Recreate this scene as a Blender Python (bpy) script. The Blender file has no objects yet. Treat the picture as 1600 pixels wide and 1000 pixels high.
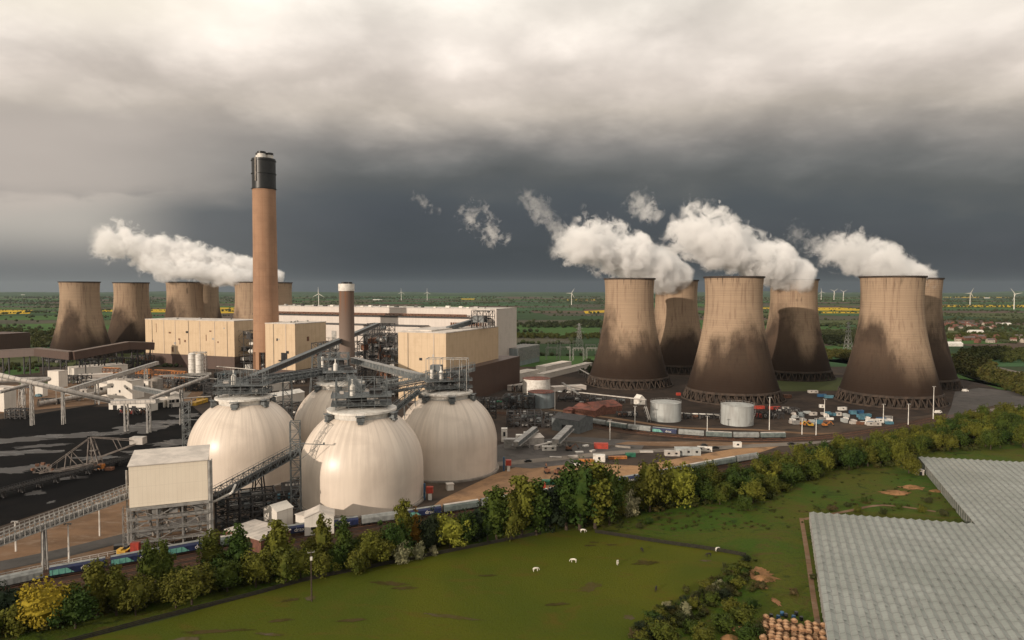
import bpy, math, random
from mathutils import Vector, noise as mnoise
random.seed(7)
S = bpy.context.scene
COL = S.collection
R = math.radians

# ------------------------------------------------------------ camera
CAM_H = 101.7
FPX = 1600 * 24 / 36
PITCH = math.atan(47 / FPX)
cam_d = bpy.data.cameras.new("camera"); cam = bpy.data.objects.new("camera", cam_d); COL.objects.link(cam)
cam.location = (0, 0, CAM_H); cam.rotation_euler = (math.pi / 2 - PITCH, 0, 0)
cam_d.sensor_width = 36; cam_d.lens = 24; cam_d.clip_start = 1; cam_d.clip_end = 60000
S.camera = cam
S.view_settings.view_transform = 'Standard'; S.view_settings.look = 'None'
S.view_settings.exposure = 0.0; S.view_settings.gamma = 1
S.render.engine = 'CYCLES'
try:
    S.cycles.volume_bounces = 8; S.cycles.volume_max_steps = 512
except Exception: pass

def lin(r, g, b):
    f = lambda c: (c / 255 / 12.92) if c / 255 <= 0.04045 else ((c / 255 + 0.055) / 1.055) ** 2.4
    return (f(r), f(g), f(b), 1)

# ------------------------------------------------------------ sun
SUN_AZ_LEFT = 43      # degrees left of straight behind the camera
SUN_EL = 12
sd = Vector((-math.sin(R(SUN_AZ_LEFT)) * math.cos(R(SUN_EL)), -math.cos(R(SUN_AZ_LEFT)) * math.cos(R(SUN_EL)), math.sin(R(SUN_EL))))
sun_l = bpy.data.lights.new("sun", 'SUN'); sun_l.energy = 3.5; sun_l.angle = R(0.6); sun_l.color = (1.0, 0.85, 0.70)
sun = bpy.data.objects.new("sun", sun_l); COL.objects.link(sun)
sun.rotation_euler = sd.to_track_quat('Z', 'Y').to_euler(); sun.location = (-400, -400, 600)

# ------------------------------------------------------------ world: storm clouds over a clear-sky base
W = bpy.data.worlds.new("World"); S.world = W; W.use_nodes = True
nt = W.node_tree; nt.nodes.clear()
def N(t, **kw):
    n = nt.nodes.new(t)
    for k, v in kw.items(): setattr(n, k, v)
    return n
def L(a, b): nt.links.new(a, b)
def math_(op, a, b=None, c=None, clamp=False):
    n = N('ShaderNodeMath', operation=op); n.use_clamp = clamp
    for i, x in enumerate((a, b, c)):
        if x is None: continue
        if isinstance(x, (int, float)): n.inputs[i].default_value = x
        else: L(x, n.inputs[i])
    return n.outputs[0]
def mrange(x, a, b, c=0.0, d=1.0, smooth=True):
    n = N('ShaderNodeMapRange'); n.interpolation_type = 'SMOOTHSTEP' if smooth else 'LINEAR'
    L(x, n.inputs[0])
    for i, q in enumerate((a, b, c, d)): n.inputs[i + 1].default_value = q
    return n.outputs[0]
def mixc(f, a, b, mode='MIX'):
    n = N('ShaderNodeMix', data_type='RGBA', blend_type=mode)
    for s, x in ((n.inputs[0], f), (n.inputs[6], a), (n.inputs[7], b)):
        if isinstance(x, (int, float)): s.default_value = x
        elif isinstance(x, tuple): s.default_value = x
        else: L(x, s)
    return n.outputs[2]
def ramp(x, stops, mode='LINEAR'):
    n = N('ShaderNodeValToRGB'); L(x, n.inputs[0]); cr = n.color_ramp; cr.interpolation = mode
    while len(cr.elements) > 1: cr.elements.remove(cr.elements[-1])
    cr.elements[0].position = stops[0][0]; cr.elements[0].color = stops[0][1]
    for p, c in stops[1:]:
        e = cr.elements.new(p); e.color = c
    return n.outputs[0]
def noise_(vec, scale, detail=4, rough=0.5, dist=0.0):
    n = N('ShaderNodeTexNoise'); L(vec, n.inputs['Vector'])
    n.inputs['Scale'].default_value = scale; n.inputs['Detail'].default_value = detail
    n.inputs['Roughness'].default_value = rough; n.inputs['Distortion'].default_value = dist
    return n.outputs[0]
def mapping(vec, scale=(1, 1, 1), loc=(0, 0, 0), rot=(0, 0, 0)):
    n = N('ShaderNodeMapping'); L(vec, n.inputs[0])
    n.inputs[1].default_value = loc; n.inputs[2].default_value = rot; n.inputs[3].default_value = scale
    return n.outputs[0]
tc = N('ShaderNodeTexCoord'); D = tc.outputs['Generated']
sep = N('ShaderNodeSeparateXYZ'); L(D, sep.inputs[0]); dx, dy, dz = sep.outputs
az = math_('ARCTAN2', dx, dy)                       # 0 straight ahead, negative to the left
zc = math_('MAXIMUM', dz, 0.0)
den = math_('ADD', zc, 0.24)
cv = N('ShaderNodeCombineXYZ'); L(math_('DIVIDE', dx, den), cv.inputs[0]); L(math_('DIVIDE', dy, den), cv.inputs[1])
uv = cv.outputs[0]
n_big = noise_(mapping(uv, (0.8, 1.0, 1), (3.1, 0.4, 0)), 1.0, 2, 0.5, 0.3)
n_mid = noise_(mapping(uv, (1.3, 1.3, 1), (7.7, 2.0, 0)), 1.7, 5, 0.5, 0.35)
n_fine = noise_(mapping(uv, (1.9, 1.9, 1), (1.7, 5.0, 0)), 3.2, 9, 0.55, 0.5)
wv = N('ShaderNodeVectorMath', operation='ADD'); L(mapping(uv, (1.6, 1.5, 1), (2.0, 1.0, 0)), wv.inputs[0])
wn = N('ShaderNodeTexNoise'); L(uv, wn.inputs['Vector']); wn.inputs['Scale'].default_value = 2.6; wn.inputs['Detail'].default_value = 7; wn.inputs['Roughness'].default_value = 0.6
ws = N('ShaderNodeVectorMath', operation='SCALE'); L(wn.outputs['Color'], ws.inputs[0]); ws.inputs['Scale'].default_value = 0.9; L(ws.outputs[0], wv.inputs[1])
vo = N('ShaderNodeTexVoronoi'); vo.feature = 'SMOOTH_F1'; L(wv.outputs[0], vo.inputs['Vector']); vo.inputs['Scale'].default_value = 2.2; vo.inputs['Smoothness'].default_value = 0.45
puff = math_('SUBTRACT', 0.5, vo.outputs['Distance'])
# elevation warped by the big cloud shapes, so the dark storm base has an uneven edge
e0 = math_('ADD', math_('ADD', dz, 0.02), math_('MULTIPLY', math_('MINIMUM', math_('MULTIPLY', az, az), 0.5), 0.096))
e1 = math_('ADD', e0, math_('MULTIPLY', math_('SUBTRACT', n_big, 0.5), 0.04))
e2 = math_('ADD', e1, math_('MULTIPLY', math_('SUBTRACT', n_mid, 0.5), 0.04))
e3 = math_('ADD', e2, math_('MULTIPLY', puff, 0.02))
base = ramp(math_('MULTIPLY', e3, 2.0), [
    (0.00, lin(58, 67, 75)), (0.13, lin(58, 65, 73)), (0.24, lin(70, 75, 83)), (0.30, lin(76, 81, 87)), (0.355, lin(91, 93, 94)), (0.40, lin(112, 112, 111)),
    (0.45, lin(138, 134, 130)), (0.50, lin(168, 160, 152)), (0.55, lin(198, 187, 175)), (0.63, lin(220, 208, 197)), (0.71, lin(242, 231, 220)), (0.80, lin(250, 241, 229)), (1.0, lin(252, 243, 232))])
# cloud lumps: brighter edges and grey undersides in the lit part of the sky
lit = mrange(e3, 0.15, 0.25)
lump = math_('ADD', math_('MULTIPLY', math_('SUBTRACT', n_mid, 0.5), 0.75), math_('MULTIPLY', math_('SUBTRACT', n_fine, 0.5), 0.42))
lump = math_('ADD', lump, math_('MULTIPLY', puff, 0.85))
lumpf = math_('ADD', 1.0, math_('MULTIPLY', lump, math_('ADD', 0.07, math_('MULTIPLY', lit, 0.50))))
lc = N('ShaderNodeCombineXYZ')
for i in range(3): L(lumpf, lc.inputs[i])
clouds = mixc(1.0, base, lc.outputs[0], 'MULTIPLY')
# paler slot of sky low on the left, under the storm base
left = mrange(az, -0.42, -0.58)
edge = math_('ADD', dz, math_('ADD', math_('MULTIPLY', math_('ADD', az, 0.6), -0.10), math_('MULTIPLY', math_('SUBTRACT', n_fine, 0.5), 0.03)))
slot = math_('MULTIPLY', mrange(dz, 0.02, 0.085), mrange(edge, 0.118, 0.106))
clouds = mixc(math_('MULTIPLY', math_('MULTIPLY', left, slot), 0.95), clouds, lin(208, 198, 186))
left = mrange(az, -0.15, -0.60)
clouds = mixc(math_('MULTIPLY', left, math_('MULTIPLY', mrange(dz, 0.26, 0.12), 0.42)), clouds, lin(150, 150, 147))
ul = math_('MULTIPLY', mrange(az, -0.22, -0.62), math_('MULTIPLY', mrange(e3, 0.13, 0.19), mrange(e3, 0.30, 0.23)))
clouds = mixc(math_('MULTIPLY', ul, 0.8), clouds, lin(200, 188, 178))
# warm bright patches high up
wp = math_('MULTIPLY', mrange(az, -0.25, -0.62), mrange(dz, 0.27, 0.36))
clouds = mixc(math_('MULTIPLY', wp, 0.6), clouds, lin(255, 244, 222))
wp2 = math_('MULTIPLY', mrange(az, 0.2, 0.5), mrange(dz, 0.27, 0.38))
clouds = mixc(math_('MULTIPLY', wp2, 0.45), clouds, lin(248, 236, 220))
sky = N('ShaderNodeTexSky'); sky.sky_type = 'NISHITA'; sky.sun_disc = False
sky.sun_elevation = R(SUN_EL); sky.sun_rotation = R(180 + SUN_AZ_LEFT); sky.air_density = 1.3; sky.dust_density = 2.0
nish = mixc(1.0, sky.outputs[0], (0.08, 0.08, 0.08, 1), 'MULTIPLY')
out = mixc(0.96, nish, clouds)
bg = N('ShaderNodeBackground'); L(out, bg.inputs[0]); bg.inputs[1].default_value = 1.0
wo = N('ShaderNodeOutputWorld'); L(bg.outputs[0], wo.inputs[0])

# ------------------------------------------------------------ materials
MATS = {}
def new_mat(name):
    global nt
    m = bpy.data.materials.new(name); m.use_nodes = True; nt = m.node_tree; nt.nodes.clear()
    return m
def finish(m, col, rough=0.8, metal=0.0, bump=None, bstr=0.3, bdist=1.0, spec=0.5, alpha=None):
    p = N('ShaderNodeBsdfPrincipled')
    if isinstance(col, tuple): p.inputs['Base Color'].default_value = col
    else: L(col, p.inputs['Base Color'])
    if isinstance(rough, (int, float)): p.inputs['Roughness'].default_value = rough
    else: L(rough, p.inputs['Roughness'])
    p.inputs['Metallic'].default_value = metal
    p.inputs['Specular IOR Level'].default_value = spec
    if bump is not None:
        b = N('ShaderNodeBump'); b.inputs['Strength'].default_value = bstr; b.inputs['Distance'].default_value = bdist
        L(bump, b.inputs['Height']); L(b.outputs[0], p.inputs['Normal'])
    o = N('ShaderNodeOutputMaterial'); L(p.outputs[0], o.inputs[0]); MATS[m.name] = m
    return m
def ocoord(): return N('ShaderNodeTexCoord').outputs['Object']
def gpos(): return N('ShaderNodeNewGeometry').outputs['Position']
def orand(): return N('ShaderNodeObjectInfo').outputs['Random']
def mul(c, k): return (c[0] * k, c[1] * k, c[2] * k, 1)
def plain(name, c, c2=None, scale=0.25, rough=0.75, metal=0.0, stretch=(1, 1, 1), detail=6, bstr=0.0, amt=1.0, spec=0.4):
    """surface whose colour wanders between c and c2 with an irregular noise: grime, weathering"""
    m = new_mat(name)
    if c2 is None: c2 = mul(c, 0.68)
    v = mapping(gpos(), stretch)
    a = noise_(v, scale, detail, 0.6, 0.4)
    f = mrange(a, 0.38, 0.66, 0.0, amt)
    col = mixc(f, c, c2)
    return finish(m, col, rough, metal, a if bstr else None, bstr, 0.4, spec)
def cladding(name, c, c2, pitch=1.2, rough=0.5, along='x'):
    """profiled sheet cladding with panel joints and rain streaks"""
    m = new_mat(name)
    g = ocoord()
    st = noise_(mapping(g, (1, 1, 0.06)), 0.5, 6, 0.6)
    sm = noise_(g, 0.12, 4, 0.5)
    s = N('ShaderNodeSeparateXYZ'); L(g, s.inputs[0])
    ribs = math_('FRACT', math_('MULTIPLY', math_('ADD', s.outputs[0], math_('MULTIPLY', s.outputs[1], 0.87)), 1 / pitch))
    hj = math_('FRACT', math_('MULTIPLY', s.outputs[2], 1 / 6.5))
    j = math_('MAXIMUM', math_('LESS_THAN', ribs, 0.06), math_('LESS_THAN', hj, 0.02))
    col = mixc(mrange(st, 0.5, 0.75, 0, 0.55), c, c2)
    col = mixc(mrange(sm, 0.45, 0.7, 0, 0.3), col, c2)
    col = mixc(math_('MULTIPLY', j, 0.22), col, mul(c2, 0.5))
    return finish(m, col, rough, 0, ribs, 0.08, 0.3, 0.4)

cream = cladding('cream_cladding', (0.58, 0.44, 0.29, 1), (0.42, 0.30, 0.18, 1), 6.0)
palewall = cladding('pale_grey_cladding', (0.60, 0.54, 0.49, 1), (0.45, 0.40, 0.36, 1), 5.0)
brownclad = cladding('brown_cladding', (0.085, 0.052, 0.040, 1), (0.055, 0.035, 0.028, 1), 3.0)
whiteclad = cladding('white_cladding', (0.66, 0.62, 0.56, 1), (0.50, 0.46, 0.41, 1), 2.0)
loadclad = cladding('off_white_cladding', (0.80, 0.71, 0.58, 1), (0.70, 0.61, 0.49, 1), 1.5)
roofclad = plain('pale_roof_sheet', (0.62, 0.56, 0.50, 1), (0.45, 0.41, 0.37, 1), 0.15, 0.6)
steel = plain('blue_grey_steel', (0.15, 0.165, 0.17, 1), (0.095, 0.105, 0.108, 1), 0.4, 0.55, 0.2)
darksteel = plain('dark_steel', (0.045, 0.045, 0.047, 1), (0.03, 0.026, 0.024, 1), 0.4, 0.6, 0.2)
galv = plain('galvanised_steel', (0.36, 0.35, 0.33, 1), (0.22, 0.21, 0.20, 1), 0.4, 0.5, 0.3)
palepipe = plain('pale_conveyor_sheet', (0.50, 0.46, 0.42, 1), (0.34, 0.31, 0.28, 1), 0.3, 0.55)
rusty = plain('rusty_steel', (0.20, 0.09, 0.05, 1), (0.10, 0.05, 0.03, 1), 0.5, 0.8)
orangep = plain('orange_paint', (0.50, 0.19, 0.04, 1), (0.25, 0.09, 0.03, 1), 0.5, 0.5)
redp = plain('red_paint', (0.42, 0.055, 0.035, 1), (0.26, 0.045, 0.03, 1), 0.5, 0.5)
bluep = plain('blue_paint', (0.03, 0.10, 0.20, 1), (0.02, 0.06, 0.12, 1), 0.5, 0.5)
cyanp = plain('light_blue_paint', (0.08, 0.19, 0.25, 1), (0.05, 0.12, 0.15, 1), 0.5, 0.5)
greenp = plain('green_paint', (0.03, 0.16, 0.09, 1), (0.02, 0.09, 0.06, 1), 0.5, 0.5)
yellowp = plain('yellow_paint', (0.60, 0.36, 0.04, 1), (0.36, 0.2, 0.03, 1), 0.5, 0.5)
whitep = plain('white_paint', (0.74, 0.71, 0.66, 1), (0.55, 0.52, 0.47, 1), 0.4, 0.5)
blackp = plain('black_paint', (0.012, 0.013, 0.013, 1), (0.02, 0.02, 0.02, 1), 0.3, 0.4)
darkwin = plain('dark_opening', (0.012, 0.013, 0.015, 1), (0.02, 0.02, 0.022, 1), 0.5, 0.3)
rubber = plain('black_rubber', (0.015, 0.015, 0.015, 1), None, 1, 0.8)
brickred = plain('red_brick', (0.17, 0.075, 0.05, 1), (0.10, 0.045, 0.032, 1), 0.6, 0.9)
redroof = plain('red_roof_sheet', (0.20, 0.065, 0.045, 1), (0.09, 0.04, 0.03, 1), 0.2, 0.85)
tankgrey = plain('grey_tank_paint', (0.40, 0.42, 0.41, 1), (0.28, 0.28, 0.27, 1), 0.2, 0.5, 0, (1, 1, 0.15))
tankblue = plain('blue_grey_tank_paint', (0.22, 0.26, 0.27, 1), (0.15, 0.17, 0.18, 1), 0.2, 0.5, 0, (1, 1, 0.15))
concrete = plain('concrete', (0.28, 0.25, 0.22, 1), (0.18, 0.16, 0.14, 1), 0.2, 0.9)
barkm = plain('bark', (0.07, 0.05, 0.035, 1), (0.035, 0.025, 0.018, 1), 2.0, 0.95)

# ------------------------------------------------------------ pixel <-> world helpers (photo is 1600 x 1000)
FW = Vector((0, math.cos(PITCH), -math.sin(PITCH))); UP = Vector((0, math.sin(PITCH), math.cos(PITCH))); RT = Vector((1, 0, 0))
CAMP = Vector((0, 0, CAM_H))
def ray(px, py): return RT * ((px - 800) / FPX) + UP * ((500 - py) / FPX) + FW
def G(px, py, z=0.0):
    d = ray(px, py); t = (z - CAM_H) / d.z; return CAMP + d * t
def A(px, py, Y):
    d = ray(px, py); return CAMP + d * (Y / d.y)
def proj(p):
    q = Vector(p) - CAMP; d = q.dot(FW); return (800 + FPX * q.dot(RT) / d, 500 - FPX * q.dot(UP) / d)

# ------------------------------------------------------------ mesh builder
XF = {}
class MB:
    def __init__(s): s.v = []; s.f = []; s.m = []
    def add(s, vs, fs, m=0):
        b = len(s.v); s.v += [tuple(x) for x in vs]; s.f += [tuple(b + i for i in f) for f in fs]; s.m += [m] * len(fs); return s
    def box(s, c, sz, rz=0.0, m=0):
        hx, hy, hz = sz[0] / 2, sz[1] / 2, sz[2] / 2; ca, sa = math.cos(rz), math.sin(rz)
        vs = [(c[0] + x * ca - y * sa, c[1] + x * sa + y * ca, c[2] + z) for z in (-hz, hz) for x, y in ((-hx, -hy), (hx, -hy), (hx, hy), (-hx, hy))]
        return s.add(vs, [(3, 2, 1, 0), (4, 5, 6, 7), (0, 1, 5, 4), (1, 2, 6, 5), (2, 3, 7, 6), (3, 0, 4, 7)], m)
    def bx(s, x0, x1, y0, y1, z0, z1, m=0): return s.box(((x0 + x1) / 2, (y0 + y1) / 2, (z0 + z1) / 2), (x1 - x0, y1 - y0, z1 - z0), 0, m)
    def bar(s, p, q, w, h=None, m=0):
        p = Vector(p); q = Vector(q); h = h or w; d = q - p
        if d.length < 1e-6: return s
        d.normalize(); up = Vector((0, 0, 1)) if abs(d.z) < 0.97 else Vector((0, 1, 0))
        a = d.cross(up).normalized() * (w / 2); b = a.cross(d).normalized() * (h / 2)
        vs = [p - a - b, p + a - b, p + a + b, p - a + b, q - a - b, q + a - b, q + a + b, q - a + b]
        return s.add(vs, [(3, 2, 1, 0), (4, 5, 6, 7), (0, 1, 5, 4), (1, 2, 6, 5), (2, 3, 7, 6), (3, 0, 4, 7)], m)
    def tube(s, p, q, r0, r1=None, n=10, m=0, caps=True):
        p = Vector(p); q = Vector(q); r1 = r0 if r1 is None else r1; d = (q - p).normalized()
        up = Vector((0, 0, 1)) if abs(d.z) < 0.97 else Vector((1, 0, 0))
        a = d.cross(up).normalized(); b = a.cross(d).normalized()
        vs = []
        for c, r in ((p, r0), (q, r1)):
            for i in range(n):
                t = 2 * math.pi * i / n; vs.append(c + a * (r * math.cos(t)) + b * (r * math.sin(t)))
        fs = [((i + 1) % n, i, n + i, n + (i + 1) % n) for i in range(n)]
        if caps: fs += [tuple(range(n)), tuple(range(2 * n - 1, n - 1, -1))]
        return s.add(vs, fs, m)
    def lathe(s, prof, n=48, c=(0, 0, 0), m=0, top=False, bottom=False):
        b = [(c[0] + r * math.cos(2 * math.pi * i / n), c[1] + r * math.sin(2 * math.pi * i / n), c[2] + z) for r, z in prof for i in range(n)]
        fs = [(k * n + i, k * n + (i + 1) % n, (k + 1) * n + (i + 1) % n, (k + 1) * n + i) for k in range(len(prof) - 1) for i in range(n)]
        if top: fs.append(tuple((len(prof) - 1) * n + i for i in range(n)))
        if bottom: fs.append(tuple(reversed(range(n))))
        return s.add(b, fs, m)
    def prism(s, poly, z0, z1, m=0):
        n = len(poly); vs = [(p[0], p[1], z0) for p in poly] + [(p[0], p[1], z1) for p in poly]
        ar = sum(poly[i][0] * poly[(i + 1) % n][1] - poly[(i + 1) % n][0] * poly[i][1] for i in range(n))
        fs = [tuple(reversed(range(n))), tuple(range(n, 2 * n))] + [(i, (i + 1) % n, n + (i + 1) % n, n + i) for i in range(n)]
        if ar < 0: fs = [tuple(reversed(f)) for f in fs]
        return s.add(vs, fs, m)
    def gable(s, x0, x1, y0, y1, z0, ze, zr, m=0, mr=None, oh=0.3):
        """walls + pitched roof with the ridge along x"""
        s.bx(x0, x1, y0, y1, z0, ze, m); ym = (y0 + y1) / 2; mr = m if mr is None else mr
        s.add([(x0, y0, ze), (x0, y1, ze), (x0, ym, zr), (x1, y0, ze), (x1, y1, ze), (x1, ym, zr)], [(0, 2, 1), (3, 4, 5)], m)
        k = (zr - ze) / ((y1 - y0) / 2); t = 0.12
        for a, e in ((y0 - oh, -1), (y1 + oh, 1)):
            zo = ze - oh * k + 0.05
            vs = [(x0 - oh, a, zo), (x1 + oh, a, zo), (x1 + oh, ym, zr + 0.05), (x0 - oh, ym, zr + 0.05)]
            vs += [(x, y, z + t) for x, y, z in vs]
            s.add(vs, [(0, 1, 2, 3), (7, 6, 5, 4), (0, 4, 5, 1), (1, 5, 6, 2), (2, 6, 7, 3), (3, 7, 4, 0)], mr)
        return s
    def truss(s, p, q, w, h, n=8, t=0.3, m=0, deck=True, deckm=None, diag=True):
        """open box girder from p to q: chords, posts, diagonals, deck"""
        p = Vector(p); q = Vector(q); d = (q - p); dn = d.normalized(); a = dn.cross(Vector((0, 0, 1))).normalized() * (w / 2); u = Vector((0, 0, h))
        for sgn in (-1, 1):
            for zz in (Vector(), u): s.bar(p + a * sgn + zz, q + a * sgn + zz, t, t, m)
            for i in range(n + 1):
                b = p + d * (i / n) + a * sgn; s.bar(b, b + u, t * 0.7, None, m)
                if i < n and diag:
                    c = p + d * ((i + 1) / n) + a * sgn
                    if i % 2: s.bar(b, c + u, t * 0.6, None, m)
                    else: s.bar(b + u, c, t * 0.6, None, m)
        for i in range(n + 1):
            b = p + d * (i / n); s.bar(b - a + u, b + a + u, t * 0.6, None, m); s.bar(b - a, b + a, t * 0.6, None, m)
        return s
    def frame(s, x0, x1, y0, y1, z0, z1, nx, ny, nz, t=0.4, m=0, brace=True, rail=False):
        """steel frame of columns and beams"""
        X = [x0 + (x1 - x0) * i / nx for i in range(nx + 1)]; Y = [y0 + (y1 - y0) * i / ny for i in range(ny + 1)]; Z = [z0 + (z1 - z0) * i / nz for i in range(nz + 1)]
        for i, x in enumerate(X):
            for j, y in enumerate(Y):
                s.bx(x - t / 2, x + t / 2, y - t / 2, y + t / 2, z0, z1, m)
        for z in Z[1:]:
            for y in Y: s.bx(x0 + t / 2, x1 - t / 2, y - t * .35, y + t * .35, z - t * .8, z - t * .1, m)
            for x in X: s.bx(x - t * .35, x + t * .35, y0 + t / 2, y1 - t / 2, z - t * .78, z - t * .12, m)
        if brace:
            for k in range(nz):
                for i in range(nx):
                    for y in (y0, y1):
                        if (i + k) % 2 == 0: s.bar((X[i], y, Z[k]), (X[i + 1], y, Z[k + 1]), t * .5, None, m)
                        else: s.bar((X[i + 1], y, Z[k]), (X[i], y, Z[k + 1]), t * .5, None, m)
                for j in range(ny):
                    for x in (x0, x1):
                        if (j + k) % 2 == 0: s.bar((x, Y[j], Z[k]), (x, Y[j + 1], Z[k + 1]), t * .5, None, m)
                        else: s.bar((x, Y[j + 1], Z[k]), (x, Y[j], Z[k + 1]), t * .5, None, m)
        return s
    def rails(s, x0, x1, y0, y1, z, h=1.1, t=0.12, step=2.5, m=0):
        pts = [(x0, y0), (x1, y0), (x1, y1), (x0, y1), (x0, y0)]
        for a, b in zip(pts, pts[1:]):
            for k in (0.5, 1.0): s.bar((a[0], a[1], z + h * k), (b[0], b[1], z + h * k), t, None, m)
            Ln = math.hypot(b[0] - a[0], b[1] - a[1]); n = max(1, int(Ln / step))
            for i in range(n): s.bar((a[0] + (b[0] - a[0]) * i / n, a[1] + (b[1] - a[1]) * i / n, z), (a[0] + (b[0] - a[0]) * i / n, a[1] + (b[1] - a[1]) * i / n, z + h), t, None, m)
        return s
    def build(s, name, mat, parent=None, smooth=False, world=False, flat_caps=True):
        me = bpy.data.meshes.new(name)
        vs = s.v
        root = parent
        if parent is not None and world:
            loc, rz = XF[parent.name]; ca, sa = math.cos(-rz), math.sin(-rz)
            vs = [((x - loc[0]) * ca - (y - loc[1]) * sa, (x - loc[0]) * sa + (y - loc[1]) * ca, z - loc[2]) for x, y, z in vs]
        me.from_pydata(vs, [], s.f)
        for m in (mat if isinstance(mat, (list, tuple)) else [mat]): me.materials.append(m)
        if isinstance(mat, (list, tuple)): me.polygons.foreach_set('material_index', s.m)
        if smooth: me.polygons.foreach_set('use_smooth', [len(f) < 5 for f in s.f])
        me.update()
        o = bpy.data.objects.new(name, me); COL.objects.link(o)
        if parent is not None:
            o.parent = parent; XF[o.name] = XF.get(parent.name, ((0, 0, 0), 0))
        return o

def thing(name, label, cat, loc=(0, 0, 0), rz=0.0, group=None):
    o = bpy.data.objects.new(name, None); COL.objects.link(o); o.location = loc; o.rotation_euler = (0, 0, rz)
    o.empty_display_size = 1; o['label'] = label; o['category'] = cat
    if group: o['group'] = group
    XF[o.name] = (tuple(loc), rz)
    return o
def tag(o, label, cat, group=None):
    o['label'] = label; o['category'] = cat
    if group: o['group'] = group
    return o
def struct(o): o['kind'] = 'structure'; return o
def kids(o): return [c for c in KIDS.get(o.name, [])] if o.name in KIDS else list(o.children)
KIDS = {}
def dup(o, loc, rz=0.0, label=None, group=None, scale=None, parent=None):
    c = o.copy(); COL.objects.link(c)
    if parent is None:
        c.location = loc; c.rotation_euler = (0, 0, rz)
        if label: c['label'] = label
        if group: c['group'] = group
        if scale: c.scale = scale
    else: c.parent = parent
    for ch in kids(o): dup(ch, None, parent=c)
    return c
def cache(o):
    """remember an object's children once (o.children scans the whole file)"""
    KIDS[o.name] = list(o.children)
    for c in KIDS[o.name]: cache(c)
def ordn(n): return str(n) + ('th' if 10 <= n % 100 <= 20 else {1: 'st', 2: 'nd', 3: 'rd'}.get(n % 10, 'th'))
def rb(a, b): return random.uniform(a, b)
# ============================================================ the ground
def groundmat(name, c1, c2, c3, s1=0.02, s2=0.15, rough=0.95, wet=False, stretch=(1, 1, 1), rz=0.0):
    m = new_mat(name)
    v = mapping(gpos(), stretch, (0, 0, 0), (0, 0, rz))
    a = noise_(v, s1, 6, 0.6, 0.8); b = noise_(v, s2, 8, 0.65, 0.3); c = noise_(v, s2 * 7, 3, 0.6)
    col = mixc(mrange(a, 0.4, 0.62), c1, c2)
    col = mixc(mrange(b, 0.48, 0.68, 0, 0.8), col, c3)
    col = mixc(mrange(c, 0.4, 0.7, 0, 0.25), col, mul(c2, 0.6))
    r = mrange(a, 0.5, 0.62, rough, 0.25 if wet else rough)
    return finish(m, col, r, 0, b, 0.25, 0.5, 0.4 if wet else 0.05)
m_yard = groundmat('yard_dirt_and_tarmac', (0.055, 0.044, 0.038, 1), (0.095, 0.07, 0.052, 1), (0.032, 0.028, 0.026, 1), 0.012, 0.06)
m_coal = groundmat('coal', (0.006, 0.006, 0.0065, 1), (0.010, 0.009, 0.009, 1), (0.004, 0.004, 0.005, 1), 0.015, 0.1, 0.95)
m_slurry = groundmat('wet_coal_slurry', (0.026, 0.022, 0.021, 1), (0.012, 0.011, 0.011, 1), (0.05, 0.042, 0.038, 1), 0.03, 0.08, 0.5, True, (1, 3, 1))
m_sand = groundmat('sandy_ground', (0.36, 0.22, 0.12, 1), (0.26, 0.16, 0.095, 1), (0.18, 0.115, 0.075, 1), 0.02, 0.09)
m_brownyard = groundmat('brown_bare_ground', (0.21, 0.13, 0.08, 1), (0.15, 0.095, 0.06, 1), (0.25, 0.18, 0.13, 1), 0.02, 0.10, 0.9, False, (1, 2.5, 1), 0.5)
m_tarmac = groundmat('tarmac', (0.085, 0.080, 0.076, 1), (0.11, 0.10, 0.095, 1), (0.06, 0.057, 0.054, 1), 0.02, 0.12, 0.8)
m_conc = groundmat('pale_concrete_road', (0.20, 0.175, 0.15, 1), (0.15, 0.13, 0.115, 1), (0.24, 0.20, 0.165, 1), 0.03, 0.15, 0.85)
m_ballast = groundmat('rail_ballast', (0.055, 0.038, 0.03, 1), (0.075, 0.05, 0.038, 1), (0.04, 0.028, 0.023, 1), 0.03, 0.4)
m_dark = groundmat('dark_wet_ground', (0.04, 0.032, 0.028, 1), (0.065, 0.048, 0.038, 1), (0.028, 0.024, 0.022, 1), 0.015, 0.09)

# short grazed pasture
m = new_mat('pasture_grass'); g = gpos()
a = noise_(g, 0.014, 4, 0.55, 0.5); b = noise_(mapping(g, (1, 2.2, 1), (0, 0, 0), (0, 0, 0.5)), 0.05, 7, 0.65, 0.8); c = noise_(g, 1.2, 5, 0.7); d2 = noise_(mapping(g, (1, 1, 1), (40, 9, 0)), 0.035, 5, 0.6, 1.2)
col = mixc(mrange(a, 0.36, 0.64), (0.076, 0.082, 0.003, 1), (0.050, 0.068, 0.003, 1))
col = mixc(mrange(b, 0.50, 0.68, 0, 0.6), col, (0.088, 0.060, 0.008, 1))
col = mixc(mrange(c, 0.45, 0.75, 0, 0.45), col, (0.034, 0.038, 0.004, 1))
col = mixc(mrange(d2, 0.67, 0.73, 0, 0.55), col, (0.055, 0.038, 0.018, 1))
m_pasture = finish(m, col, 0.95, 0, c, 0.5, 0.4, 0.15)
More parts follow.
